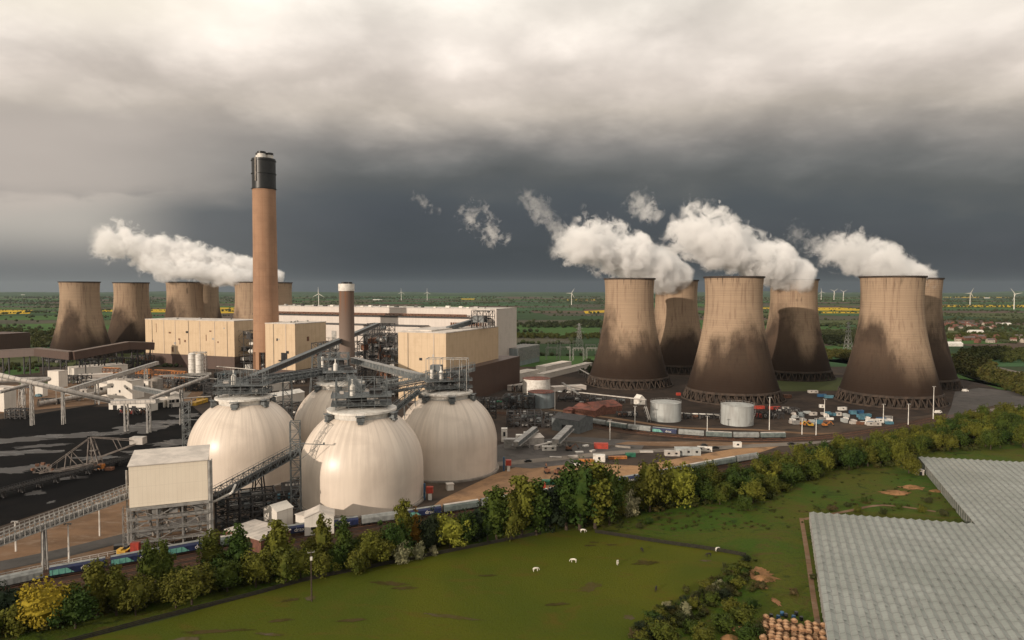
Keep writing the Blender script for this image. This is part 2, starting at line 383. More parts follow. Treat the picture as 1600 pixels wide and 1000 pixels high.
# rough tussocky meadow
m = new_mat('rough_meadow_grass'); g = gpos()
a = noise_(g, 0.02, 5, 0.6, 0.8); b = noise_(mapping(g, (1, 1.7, 1)), 0.09, 8, 0.7, 0.8); c = noise_(g, 0.8, 5, 0.7)
col = mixc(mrange(a, 0.38, 0.62), (0.040, 0.080, 0.005, 1), (0.070, 0.078, 0.007, 1))
col = mixc(mrange(b, 0.5, 0.66, 0, 0.85), col, (0.080, 0.056, 0.016, 1))
col = mixc(mrange(b, 0.44, 0.34, 0, 0.7), col, (0.012, 0.024, 0.005, 1))
col = mixc(mrange(c, 0.45, 0.75, 0, 0.5), col, (0.022, 0.030, 0.007, 1))
m_meadow = finish(m, col, 0.95, 0, c, 0.8, 0.7, 0.15)
def fieldmat(name, c, c2=None, rows=True):
    m = new_mat(name); c2 = c2 or mul(c, 0.7); g = gpos()
    a = noise_(g, 0.004, 4, 0.6, 0.5); b = noise_(g, 0.03, 5, 0.6)
    col = mixc(mrange(a, 0.35, 0.65), c, c2); col = mixc(mrange(b, 0.45, 0.7, 0, 0.4), col, mul(c2, 0.75))
    return finish(m, col, 0.95, 0, None, 0, 1, 0.1)
m_base = fieldmat('farmland', (0.035, 0.05, 0.022, 1), (0.05, 0.05, 0.03, 1))
F_GREEN = fieldmat('field_bright_green', (0.060, 0.125, 0.030, 1)); F_DARK = fieldmat('field_dark_green', (0.036, 0.070, 0.026, 1))
F_OLIVE = fieldmat('field_olive', (0.080, 0.095, 0.036, 1)); F_BROWN = fieldmat('field_ploughed', (0.105, 0.075, 0.055, 1))
F_TEAL = fieldmat('field_young_wheat', (0.048, 0.105, 0.042, 1)); F_YEL = fieldmat('field_rapeseed', (0.55, 0.36, 0.02, 1), (0.42, 0.28, 0.02, 1))
F_FALLOW = fieldmat('field_fallow', (0.085, 0.08, 0.055, 1))

def poly_obj(name, pts, z, mat):
    mb = MB(); vs = [(p[0], p[1], z) for p in pts]
    ar = sum(vs[i][0] * vs[(i + 1) % len(vs)][1] - vs[(i + 1) % len(vs)][0] * vs[i][1] for i in range(len(vs)))
    f = tuple(range(len(vs))); f = f if ar > 0 else tuple(reversed(f))
    mb.add(vs, [f]); return struct(mb.build(name, mat))
def sheet(name, pix, z, mat): return poly_obj(name, [G(x, y, z) for x, y in pix], z, mat)
def smooth_line(P, k=6):
    P = [Vector(p) for p in P]; out = []
    for i in range(len(P) - 1):
        p0 = P[max(i - 1, 0)]; p1 = P[i]; p2 = P[i + 1]; p3 = P[min(i + 2, len(P) - 1)]
        for j in range(k):
            t = j / k; out.append(0.5 * ((2 * p1) + (-p0 + p2) * t + (2 * p0 - 5 * p1 + 4 * p2 - p3) * t * t + (-p0 + 3 * p1 - 3 * p2 + p3) * t ** 3))
    out.append(P[-1]); return out
def strip_mb(P, w, z, mb=None, off=0.0):
    mb = mb or MB(); n = len(P); vs = []
    for i, p in enumerate(P):
        d = (P[min(i + 1, n - 1)] - P[max(i - 1, 0)]); d.z = 0; d.normalize(); s = Vector((d.y, -d.x, 0))
        vs += [(p + s * (off + w / 2)), (p + s * (off - w / 2))]
    vs = [(v.x, v.y, z) for v in vs]
    return mb.add(vs, [(2 * i, 2 * i + 2, 2 * i + 3, 2 * i + 1) for i in range(n - 1)])
def road(name, pix, w, z, mat, k=6):
    P = smooth_line([G(x, y) for x, y in pix], k); return struct(strip_mb(P, w, z).build(name, mat)), P

def patch(name, cx, cy, rx, ry, ang, mat, z=0.16, seed=0):
    c = G(cx, cy); e = G(cx + rx, cy); r = (e - c).length; f = G(cx, cy - ry); f2 = G(cx, cy + ry); r2 = (f - f2).length / 2; pts = []; n = 72
    for i in range(n):
        t = 2 * math.pi * i / n; k = 1 + 0.45 * mnoise.noise(Vector((math.cos(t) * 1.3, math.sin(t) * 1.3, seed + 0.3))) + 0.5 * mnoise.noise(Vector((math.cos(t) * 4.5, math.sin(t) * 4.5, seed + 9.3))) + 0.3 * mnoise.noise(Vector((math.cos(t) * 12, math.sin(t) * 12, seed + 2.3)))
        x, y = r * math.cos(t) * k, r2 * math.sin(t) * k; pts.append((c.x + x * math.cos(ang) - y * math.sin(ang), c.y + x * math.sin(ang) + y * math.cos(ang)))
    return poly_obj(name, pts, z, mat)
m_mud = groundmat('mud', (0.070, 0.052, 0.022, 1), (0.045, 0.038, 0.010, 1), (0.060, 0.056, 0.008, 1), 0.09, 0.4, 0.9)
m_mudpale = groundmat('dried_mud', (0.10, 0.08, 0.055, 1), (0.075, 0.062, 0.02, 1), (0.060, 0.056, 0.008, 1), 0.12, 0.5, 0.9)
m_earth = groundmat('bare_earth', (0.30, 0.16, 0.08, 1), (0.20, 0.11, 0.05, 1), (0.07, 0.055, 0.02, 1), 0.08, 0.35, 0.95)
poly_obj('ground', [(-19000, -400), (19000, -400), (19000, 17500), (9000, 19500), (-9000, 19500), (-19000, 17500)], 0, m_base)

# patchwork of far fields with hedgerows between them
fm = [F_GREEN, F_DARK, F_OLIVE, F_BROWN, F_TEAL, F_YEL, F_FALLOW, m_base]
rf = random.Random(21)
rows = [900]
while rows[-1] < 15000: rows.append(rows[-1] + rf.uniform(130, 260) * (1 + (rows[-1] - 900) / 2600))
mbf = MB(); edges = []
for j in range(len(rows) - 1):
    y0, y1 = rows[j], rows[j + 1]; x = -y1 * 0.95 - 300; skp = 0
    while x < y1 * 0.95 + 300:
        w = rf.uniform(180, 420) * (1 + y0 / 6000); sk0, sk1 = skp, rf.uniform(-40, 40); skp = sk1
        r = rf.random(); k = 0 if r < .22 else 1 if r < .40 else 2 if r < .58 else 3 if r < .70 else 4 if r < .86 else 5 if (r > .985 and y0 > 2500) else 6
        mbf.add([(x, y0, 0.3), (x + w - 4, y0, 0.3), (x + w - 4 + sk1, y1 - 4, 0.3), (x + sk0, y1 - 4, 0.3)], [(0, 1, 2, 3)], k)
        edges.append(((x, y0), (x + w, y0))); edges.append(((x + w, y0), (x + w + sk1, y1)))
        x += w
struct(mbf.build('fields', fm))
def yellow(pix, z=0.6): return sheet('rapeseed_field', pix, z, F_YEL)
for q in ([(0, 484.5), (52, 484.5), (46, 490), (0, 491)], [(160, 484), (184, 484), (184, 487), (160, 487)], [(236, 483), (262, 483), (262, 488), (236, 488)],
          [(330, 480.5), (372, 480.5), (372, 489), (330, 490)], [(1462, 476.5), (1605, 476.5), (1605, 480), (1462, 479.5)], [(912, 486), (948, 484.5), (948, 488), (915, 490)],
          [(884, 468), (930, 468), (930, 469.2), (884, 469.2)], [(720, 466.5), (742, 466.5), (742, 468), (720, 468)], [(1278, 487), (1345, 487), (1345, 489.5), (1278, 489.5)]): yellow(q)
sheet('green_field', [(0, 506), (95, 506), (90, 522), (0, 524)], 0.5, F_GREEN)
sheet('green_field', [(805, 512), (938, 512), (935, 524), (805, 526)], 0.5, F_GREEN)
sheet('green_field', [(1285, 540), (1340, 540), (1335, 552), (1290, 552)], 0.5, F_GREEN)
sheet('green_field', [(1468, 520), (1620, 517), (1620, 523), (1475, 524)], 0.5, F_OLIVE)
sheet('ploughed_field', [(1540, 538), (1640, 532), (1640, 545), (1548, 546)], 0.5, F_BROWN)
# distant low ridges
mbh = MB()
for (yy, hh, sd_) in ((11500, 30, 1), (15000, 45, 5), (18500, 70, 9)):
    n = 90; pts = [(-yy + 2 * yy * i / n) for i in range(n + 1)]
    vs = []
    for x in pts:
        h = hh * (0.35 + 0.9 * max(0, mnoise.noise(Vector((x / 2600, sd_, 0))) + 0.35))
        vs += [(x, yy - 900, 0), (x, yy, h), (x, yy + 900, 0)]
    mbh.add(vs, [(3 * i + a, 3 * i + 3 + a, 3 * i + 4 + a, 3 * i + 1 + a) for i in range(n) for a in (0, 1)])
struct(mbh.build('hills', F_DARK, smooth=True))

# power station yard
sheet('yard', [(-260, 600), (-200, 560), (100, 552), (230, 556), (560, 545), (840, 548), (1000, 560), (1200, 556), (1350, 562), (1500, 590), (1590, 606), (1700, 640), (1480, 655), (1380, 690), (1250, 705), (1080, 745), (880, 815), (640, 860), (0, 990), (-300, 1060)], 0.04, m_yard)
sheet('gravel_lot', [(900, 575), (1150, 580), (1500, 592), (1590, 606), (1600, 622), (1440, 650), (1200, 668), (950, 660), (860, 640), (840, 600)], 0.08, m_dark)
sheet('verge', [(1180, 590), (1330, 590), (1325, 610), (1200, 612)], 0.12, F_OLIVE)
sheet('verge', [(1488, 590), (1600, 604), (1610, 615), (1560, 608), (1492, 583)], 0.14, F_GREEN)
sheet('verge', [(10, 568), (60, 568), (62, 582), (0, 588)], 0.12, F_GREEN)
sheet('verge', [(30, 598), (140, 592), (150, 600), (30, 612)], 0.12, F_OLIVE)
sheet('coal_yard', [(-250, 690), (-60, 664), (60, 646), (150, 632), (300, 634), (330, 660), (330, 745), (215, 752), (0, 822), (-200, 900)], 0.12, m_coal)
for i, (x, y, rx, ry, an) in enumerate([(232, 667, 34, 8, 0), (205, 672, 14, 5, 0), (275, 692, 32, 4, .1), (262, 660, 24, 3, 0), (20, 708, 70, 4, .25), (70, 697, 40, 2, .3), (0, 736, 50, 5, .25), (60, 728, 16, 2, .2), (55, 771, 13, 3, .3), (80, 785, 5, 2, .2), (120, 680, 60, 3, .25), (20, 688, 60, 3, .3), (250, 705, 40, 4, .1), (100, 748, 30, 2, .3), (290, 650, 20, 3, 0), (150, 716, 30, 3, .1)]):
    patch('wet_slurry', x, y, rx, ry, an, m_slurry, 0.165 + 0.004 * i, i + 80)
# coal heaps: long low ridges of coal
def heap(name, pix, hgt, mat, label, seed, wfac=0.5, cat='coal heap', kind=None):
    P = smooth_line([G(x, y) for x, y in pix[0]], 5); Q = smooth_line([G(x, y) for x, y in pix[1]], 5); mb = MB(); n = len(P); k = 7; vs = []
    c0 = P[0]
    for i in range(n):
        e = math.sin(math.pi * min(1, i / (n * 0.25) * .5)) * math.sin(math.pi * min(1, (n - 1 - i) / (n * 0.25) * .5)) if 0 < i < n - 1 else 0
        for j in range(k):
            t = j / (k - 1); p = P[i].lerp(Q[i], t); h = hgt * e * min(1, min(t, 1 - t) * 2.6) * (1 + 0.35 * mnoise.noise(Vector((p.x / 22, p.y / 22, seed))))
            vs.append((p.x - c0.x, p.y - c0.y, 0.13 + max(0, h)))
    mb.add(vs, [(i * k + j, i * k + j + 1, (i + 1) * k + j + 1, (i + 1) * k + j) for i in range(n - 1) for j in range(k - 1)])
    o = mb.build(name, mat, smooth=True); o.location = (c0.x, c0.y, 0); tag(o, label, cat); return o
heap('coal_heap', ([(-60, 668), (60, 652), (150, 640), (230, 646)], [(-60, 700), (40, 688), (130, 668), (180, 662)]), 9, m_coal, 'long black coal ridge at the far edge of the coal yard', 1)
heap('coal_heap', ([(-70, 770), (20, 758), (120, 740), (205, 722)], [(-70, 850), (10, 812), (120, 778), (205, 748)]), 9, m_coal, 'black coal heap right behind the inclined truss conveyor', 2)
heap('coal_heap', ([(60, 700), (110, 694), (150, 700)], [(60, 716), (110, 716), (150, 712)]), 6, m_coal, 'small black coal heap behind the bucket wheel machine', 3)
# yards left
sheet('bare_ground', [(-120, 900), (-60, 862), (210, 757), (300, 760), (330, 830), (215, 862), (0, 912), (-120, 950)], 0.16, m_brownyard)
road('concrete_road', [(-120, 905), (0, 885), (110, 862), (215, 836), (330, 808)], 11, 0.22, m_tarmac)
road('service_road', [(150, 634), (260, 634), (330, 628), (400, 618)], 9, 0.16, m_dark)
sheet('bare_ground', [(-60, 604), (60, 600), (160, 596), (250, 598), (330, 604), (300, 628), (170, 630), (60, 640), (-60, 652)], 0.135, m_brownyard)
sheet('concrete_pad', [(120, 606), (230, 603), (300, 612), (290, 622), (190, 624), (120, 618)], 0.15, m_conc)
# sandy works ground around the domes
sheet('sandy_ground', [(640, 820), (690, 780), (770, 742), (830, 722), (900, 722), (1000, 728), (1060, 716), (1200, 692), (1240, 690), (1100, 735), (930, 760), (850, 790), (700, 822), (610, 832)], 0.12, m_sand)
sheet('lay_down_yard', [(775, 728), (760, 700), (800, 690), (905, 682), (1010, 690), (1000, 706), (900, 724), (830, 732)], 0.16, m_tarmac)
sheet('sandy_strip', [(980, 690), (1080, 690), (1250, 687), (1200, 693), (1080, 699), (960, 694)], 0.18, m_brownyard)
r1, ROAD1 = road('site_road', [(770, 726), (860, 718), (960, 708), (1060, 703), (1180, 697), (1280, 690), (1380, 672), (1440, 660), (1470, 652), (1560, 640), (1640, 632)], 9, 0.24, m_conc)
sheet('tarmac_apron', [(1476, 658), (1486, 636), (1492, 612), (1530, 606), (1590, 612), (1650, 626), (1640, 636), (1560, 632), (1515, 642)], 0.30, m_tarmac)
road('site_road', [(860, 640), (960, 654), (1060, 668), (1180, 672), (1300, 678), (1420, 665)], 6, 0.20, m_brownyard)
road('main_road', [(1520, 564), (1550, 574), (1600, 585), (1680, 600)], 16, 0.7, m_conc)
road('far_road', [(1300, 566), (1340, 564), (1360, 560)], 60, 0.3, m_conc)
# railway formation
RAIL = [(-160, 966), (0, 926), (100, 905), (200, 887), (310, 866), (430, 845), (500, 834), (640, 815), (760, 796), (880, 776), (1000, 756), (1120, 732), (1240, 712)]
for k, off in enumerate((-7, 3)):
    pass
rb_, RP = road('rail_ballast_bed', RAIL, 26, 0.20, m_ballast)
RAIL2 = [(700, 640), (800, 648), (900, 661), (980, 674), (1080, 684), (1180, 688), (1290, 684), (1400, 668), (1480, 652), (1560, 645)]
rb2, RP2 = road('rail_ballast_bed', RAIL2, 16, 0.28, m_ballast)
def rails_obj(P, offs, z, name='railway_track'):
    for off in offs:
        mb = MB()
        for e in (-0.72, 0.72):
            n = len(P); Q = []
            for i, p in enumerate(P):
                d = (P[min(i + 1, n - 1)] - P[max(i - 1, 0)]); d.z = 0; d.normalize(); Q.append(p + Vector((d.y, -d.x, 0)) * (off + e))
            for a, b in zip(Q, Q[1:]): mb.bar((a.x, a.y, z), (b.x, b.y, z), 0.14, 0.16)
        struct(mb.build(name, rusty))
rails_obj(RP, (-8, -2, 4, 9), 0.30); rails_obj(RP2, (-3, 2), 0.40)
# pasture and meadow
sheet('pasture', [(-200, 1130), (-60, 1050), (0, 1030), (250, 970), (480, 906), (700, 862), (830, 836), (880, 829), (940, 831), (1040, 850), (1165, 868), (1110, 912), (1010, 960), (930, 1060), (800, 1200)], 0.10, m_pasture)
sheet('grass_verge', [(-200, 1060), (0, 975), (250, 925), (480, 880), (700, 842), (880, 812), (940, 800), (1000, 785), (1150, 745), (1330, 705), (1450, 672), (1700, 640), (1700, 700), (1450, 715), (1300, 745), (1000, 820), (940, 831), (880, 829), (480, 906), (0, 1030), (-200, 1100)], 0.07, m_meadow)
sheet('meadow', [(930, 832), (1000, 806), (1300, 735), (1450, 712), (1700, 700), (1900, 800), (1900, 1100), (1200, 1250), (900, 1250), (930, 1060), (1010, 960), (1110, 912), (1165, 868), (1040, 850)], 0.13, m_meadow)
road('meadow_track', [(1252, 810), (1262, 870), (1272, 940), (1284, 1010), (1290, 1060)], 1.7, 0.17, m_brownyard)
road('meadow_track', [(1462, 800), (1380, 790), (1320, 800), (1256, 812)], 2.2, 0.21, m_brownyard, 5)
m_worn = groundmat('worn_grass', (0.080, 0.074, 0.012, 1), (0.060, 0.070, 0.005, 1), (0.050, 0.066, 0.004, 1), 0.12, 0.5, 0.95)
# bare muddy patches in the pasture
for i, (x, y, rx, ry, an, mt) in enumerate([(925, 917, 22, 4, .75, m_mudpale), (982, 965, 7, 4, .3, m_mudpale), (710, 965, 42, 2.2, -.25, m_mudpale), (607, 912, 30, 3, -.2, m_mud), (630, 920, 18, 2, .1, m_mud),
        (440, 970, 18, 2, .2, m_mud), (485, 935, 9, 3, .1, m_mudpale), (340, 987, 45, 2.5, .1, m_mud), (921, 853, 9, 1.2, .1, m_mud), (927, 848, 7, 1.0, 0, m_mud), (955, 852, 8, 1.2, 0, m_mud), (420, 992, 22, 2, -.1, m_mudpale), (1103, 877, 8, 1.5, 0, m_mudpale), (455, 938, 14, 2, .3, m_mud), (550, 970, 20, 2, .1, m_mud), (1010, 880, 20, 3, .1, m_mud), (760, 900, 14, 1.5, .1, m_mud), (870, 945, 16, 2, .1, m_mud), (290, 1000, 20, 3, .1, m_mudpale)]):
    patch('mud_patch', x, y, rx, ry, an, mt, 0.17 + 0.004 * i, i)
for i, (x, y, rx, ry) in enumerate([(1190, 900, 20, 10), (1188, 916, 9, 5), (1400, 770, 20, 2.5), (1425, 763, 16, 2.5), (1212, 940, 5, 6)]):
    patch('earth_patch', x, y, rx, ry, 0.0, m_earth, 0.25 + 0.004 * i, i + 40)
# ============================================================ cooling towers
def tower_mat():
    m = new_mat('stained_tower_concrete'); g = ocoord(); oi = orand()
    s = N('ShaderNodeSeparateXYZ'); L(g, s.inputs[0]); z = s.outputs[2]
    off = N('ShaderNodeCombineXYZ'); L(math_('MULTIPLY', oi, 900.0), off.inputs[0]); L(math_('MULTIPLY', oi, 310.0), off.inputs[1])
    va = N('ShaderNodeVectorMath', operation='ADD'); L(g, va.inputs[0]); L(off.outputs[0], va.inputs[1]); p = va.outputs[0]
    lobes = noise_(mapping(p, (1, 1, 0.25)), 0.022, 2, 0.5, 0.2)          # where the damp stain climbs
    drips = noise_(mapping(p, (1, 1, 0.05)), 0.35, 6, 0.65)
    blot = noise_(mapping(p, (1, 1, 0.6)), 0.06, 7, 0.62, 0.5)
    h = math_('ADD', z, math_('MULTIPLY', math_('SUBTRACT', lobes, 0.5), -210.0))
    h = math_('ADD', h, math_('MULTIPLY', math_('SUBTRACT', drips, 0.5), 46.0))
    h = math_('ADD', h, math_('MULTIPLY', math_('SUBTRACT', blot, 0.5), -60.0))
    dark = mrange(h, 76.0, 30.0)
    low = mrange(math_('ADD', z, math_('MULTIPLY', math_('SUBTRACT', blot, 0.5), 30.0)), 50.0, 12.0)
    # lift joints of the concrete shell
    band = math_('FRACT', math_('MULTIPLY', z, 1 / 2.1)); joint = math_('LESS_THAN', band, 0.2)
    bandn = noise_(mapping(p, (0.02, 0.02, 0.9)), 1.0, 3, 0.6)
    clean = mixc(mrange(bandn, 0.35, 0.65, 0, 0.5), (0.37, 0.27, 0.185, 1), (0.29, 0.21, 0.148, 1))
    clean = mixc(mrange(drips, 0.48, 0.68, 0, 0.65), clean, (0.19, 0.125, 0.088, 1))
    st = mixc(mrange(blot, 0.4, 0.6), (0.050, 0.032, 0.023, 1), (0.026, 0.017, 0.013, 1))
    col = mixc(math_('MULTIPLY', dark, 0.88), clean, st)
    col = mixc(math_('MULTIPLY', low, 0.96), col, (0.026, 0.016, 0.011, 1))
    col = mixc(math_('MULTIPLY', joint, 0.13), col, (0.05, 0.035, 0.03, 1))
    # black drips from the rim
    d2 = noise_(mapping(p, (1, 1, 0.015)), 0.5, 3, 0.5)
    top = math_('MULTIPLY', mrange(z, 98.0, 113.5), mrange(d2, 0.56, 0.68))
    col = mixc(math_('MULTIPLY', top, 0.8), col, (0.03, 0.022, 0.018, 1))
    sp = noise_(mapping(p, (1, 1, 0.35), (31, 7, 4)), 0.045, 3, 0.5)
    spot = math_('MULTIPLY', mrange(sp, 0.66, 0.70), math_('MULTIPLY', mrange(z, 84.0, 92.0), mrange(z, 112.0, 104.0)))
    col = mixc(math_('MULTIPLY', spot, 0.85), col, (0.035, 0.025, 0.02, 1))
    return finish(m, col, 0.9, 0, band, 0.12, 0.25, 0.15)
m_tower = tower_mat()
m_rim = plain('blackened_concrete', (0.035, 0.026, 0.022, 1), (0.07, 0.05, 0.04, 1), 0.2, 0.9)
m_leg = plain('tower_leg_concrete', (0.065, 0.045, 0.033, 1), (0.03, 0.023, 0.018, 1), 0.2, 0.9)
def tr(z): return math.sqrt(25.6 ** 2 + (z - 95) ** 2 * 0.150)
def cooling_tower(x, y, label):
    t = thing('cooling_tower', label, 'cooling tower', (x, y, 0), 0, 'hyperbolic cooling towers')
    mb = MB(); zs = [9 + (114 - 9) * i / 30 for i in range(31)]
    prof = [(tr(z), z) for z in zs] + [(tr(z) - 0.9, z) for z in reversed(zs)]; prof.append(prof[0])
    mb.lathe(prof, 80); mb.build('shell', m_tower, t, smooth=True)
    mb = MB(); r = tr(114); mb.lathe([(r + 0.03, 112.6), (r + 1.0, 112.8), (r + 1.0, 114.2), (r - 1.2, 114.2), (r - 1.2, 113.4)], 80); mb.build('rim', m_rim, t)
    mb = MB(); r0 = tr(9); mb.lathe([(r0 + 0.05, 8.2), (r0 + 0.9, 8.4), (r0 + 0.6, 10.2), (r0 - 0.1, 10.4)], 80); mb.build('ring_beam', m_leg, t)
    mb = MB(); mb.lathe([(r0 + 5, 0), (r0 + 5, 1.6), (r0 + 4.3, 1.6), (r0 + 4.3, 0.1)], 64); mb.lathe([(r0 - 6, 0.0), (r0 - 6, 7.2), (r0 - 6.6, 7.2)], 48); mb.build('basin', m_leg, t, smooth=False)
    first = []
    n = 40
    mb = MB(); a = Vector((r0 + 3.2, 0, 0.2)); w = 2 * math.pi / n * 0.42
    for k, sg in enumerate((-1, 1)):
        mb = MB(); q = Vector((r0 + 0.2, 0, 8.6)); q = Vector((q.x * math.cos(w * sg), q.x * math.sin(w * sg), 8.6)); mb.bar(a, q, 0.8, 0.8)
        first.append(mb.build('leg', m_leg, t))
    for i in range(1, n):
        for lg in first:
            c = lg.copy(); COL.objects.link(c); c.parent = t; c.rotation_euler = (0, 0, 2 * math.pi * i / n)
    return t
T0 = cooling_tower(207, 638, 'cooling tower with dark stain up its left side, second from left in the right group')
cache(T0)
TW = [(126, 734, 'leftmost cooling tower of the right group, with a black stain near its rim'),
      (346, 622, 'largest looking cooling tower, rightmost in the front row, with three storage yards before it'),
      (207, 861, 'cooling tower half hidden between the two left front towers, its rim under falling steam'),
      (329, 798, 'cooling tower with steam spilling over its rim, in the gap between two big front towers'),
      (427, 726, 'cooling tower mostly hidden behind the rightmost front tower, showing only its right edge'),
      (-649, 1026, 'leftmost cooling tower in the picture with no steam above it'),
      (-630, 1131, 'second cooling tower from the left edge, overlapped by the first steam'),
      (-507, 1059, 'cooling tower rising right behind the left end of the cream clad building'),
      (-541, 1195, 'cooling tower partly hidden behind the third one from the left'),
      (-401, 1057, 'cooling tower just left of the tall chimney'),
      (-388, 1120, 'cooling tower just right of the tall chimney, partly behind it')]
for x, y, lb in TW: dup(T0, (x, y, 0), rb(0, 6.28), lb)

# ============================================================ chimneys
def m_chim():
    m = new_mat('tan_chimney_concrete'); g = ocoord(); s = N('ShaderNodeSeparateXYZ'); L(g, s.inputs[0])
    st = noise_(mapping(g, (1, 1, 0.02)), 0.3, 5, 0.6); b = noise_(g, 0.05, 4, 0.6)
    band = math_('LESS_THAN', math_('FRACT', math_('MULTIPLY', s.outputs[2], 1 / 9.0)), 0.04)
    col = mixc(mrange(b, 0.4, 0.65), (0.36, 0.215, 0.135, 1), (0.30, 0.18, 0.115, 1))
    col = mixc(mrange(st, 0.5, 0.72, 0, 0.6), col, (0.24, 0.12, 0.07, 1))
    col = mixc(math_('MULTIPLY', band, 0.25), col, (0.2, 0.1, 0.06, 1))
    return finish(m, col, 0.85, 0, None, 0, 1, 0.2)
mch = m_chim()
t = thing('chimney', 'very tall tan concrete chimney with a black top section and three flues', 'chimney', (-287, 796, 0))
mb = MB(); mb.lathe([(14.6, 34), (14.0, 90), (13.3, 150), (12.9, 218)], 56); mb.build('shaft', mch, t, smooth=True)
mb = MB()
for i in range(8):
    a = 2 * math.pi * (i + .5) / 8; mb.box((13.6 * math.cos(a), 13.6 * math.sin(a), 17), (2.6, 4.2, 34), a)
mb.lathe([(14.9, 30), (14.9, 34.2), (13, 34.2)], 48)
mb.build('legs_and_ring', mch, t)
mb = MB(); mb.lathe([(13.2, 217.5), (13.2, 252.5), (12.2, 252.5), (12.2, 218)], 56, top=False)
for z in (218, 235, 250): mb.lathe([(13.2, z), (14.0, z), (14.0, z + 0.5), (13.2, z + 0.5)], 56)
mb.build('black_windshield', blackp, t, smooth=False)
mb = MB(); mb.bx(-5.6, -3.8, -13.6, -12.9, 226, 252.6); mb.build('pale_duct', concrete, t)
for a in (R(150), R(270), R(30)):
    mb = MB(); x, y = 6.2 * math.cos(a), 6.2 * math.sin(a)
    mb.lathe([(4.6, 248), (4.6, 257.5)], 24, (x, y, 0)); fl = mb.build('flue', whitep, t, smooth=True)
    mb = MB(); mb.lathe([(4.75, 257.5), (4.75, 260), (4.2, 260), (4.2, 255)], 24, (x, y, 0)); mb.build('flue_tip', blackp, fl)
mb = MB(); mb.lathe([(12.2, 250), (0.1, 250.2)], 40); mb.build('cap_deck', darksteel, t)

def m_chim2():
    m = new_mat('stained_small_chimney'); g = ocoord(); s = N('ShaderNodeSeparateXYZ'); L(g, s.inputs[0])
    st = noise_(mapping(g, (1, 1, 0.012)), 0.55, 4, 0.6)
    col = mixc(mrange(s.outputs[2], 30, 105), (0.19, 0.145, 0.12, 1), (0.14, 0.09, 0.065, 1))
    rust = math_('MULTIPLY', mrange(st, 0.5, 0.62), mrange(s.outputs[2], 70, 100))
    col = mixc(math_('MULTIPLY', rust, 0.8), col, (0.20, 0.085, 0.04, 1))
    return finish(m, col, 0.8)
mc2 = m_chim2()
SC = G(543, 622)
t = thing('chimney', 'shorter slim brown chimney with a white band near its top, right of the tall one', 'chimney', (SC.x, SC.y, 0))
k = SC.y / 648; r2 = 7.2 * k
mb = MB(); mb.lathe([(r2 * 1.04, 0), (r2, 40), (r2 * .98, 101)], 36); mb.build('shaft', mc2, t, smooth=True)
mb = MB(); mb.lathe([(r2 * 1.0, 100.6), (r2 * 1.04, 100.8), (r2 * 1.04, 107.4), (r2 * .8, 107.4), (r2 * .8, 101)], 36); mb.build('white_band', whitep, t, smooth=False)
for i in range(3):
    a = i * 2.1; mb = MB(); mb.lathe([(r2 * .36, 104), (r2 * .36, 109)], 16, (r2 * .42 * math.cos(a), r2 * .42 * math.sin(a), 0)); mb.build('flue_tip', blackp, t)
# ============================================================ steam
def steam_mat(name, Ln, r0, r1, dens, seed, flat=0.8, wisp=0.0):
    m = new_mat(name); g = ocoord(); s = N('ShaderNodeSeparateXYZ'); L(g, s.inputs[0])
    t = math_('DIVIDE', s.outputs[0], Ln, clamp=True)
    tt = math_('POWER', t, 0.75)
    rad = math_('ADD', r0, math_('MULTIPLY', tt, r1 - r0))
    yy = s.outputs[1]; zz = math_('DIVIDE', s.outputs[2], flat)
    d = math_('SQRT', math_('ADD', math_('MULTIPLY', yy, yy), math_('MULTIPLY', zz, zz)))
    dist = math_('DIVIDE', d, rad)
    gp = mapping(g, (1, 1, 1), (seed * 37.0, seed * 11.0, 0))
    rr = min(34, r1 * .8); n1 = noise_(gp, 1 / rr, 2.0, 0.5, 0.5); n2 = noise_(gp, 2.6 / rr, 7, 0.66, 0.6)
    wk = 2.2 if wisp else 1.0; k1 = math_('ADD', 0.7 * wk, math_('MULTIPLY', t, 1.1)); k2 = math_('ADD', 0.6 * wk * wk, math_('MULTIPLY', t, 2.2))
    f = math_('SUBTRACT', 0.84 - wisp, dist)
    f = math_('ADD', f, math_('MULTIPLY', math_('SUBTRACT', n1, 0.5), k1))
    f = math_('ADD', f, math_('MULTIPLY', math_('SUBTRACT', n2, 0.5), k2))
    f = math_('SUBTRACT', f, math_('MULTIPLY', math_('POWER', t, 3.0), 0.5))
    dd = mrange(f, 0.0, 0.22)
    dd = math_('MULTIPLY', dd, math_('ADD', 1.0, math_('MULTIPLY', t, -0.6)))
    dd = math_('MULTIPLY', dd, mrange(dist, 1.0, 0.9)); dd = math_('MULTIPLY', dd, mrange(s.outputs[0], Ln, Ln * 0.93)); dd = math_('MULTIPLY', dd, mrange(s.outputs[0], -1.0, 4.0))
    v = N('ShaderNodeVolumePrincipled'); v.inputs['Color'].default_value = (1, 1, 1, 1); v.inputs['Anisotropy'].default_value = 0.0
    L(math_('MULTIPLY', dd, dens), v.inputs['Density'])
    o = N('ShaderNodeOutputMaterial'); L(v.outputs[0], o.inputs[1])
    try: m.cycles.volume_step_rate = 0.35
    except Exception: pass
    return m
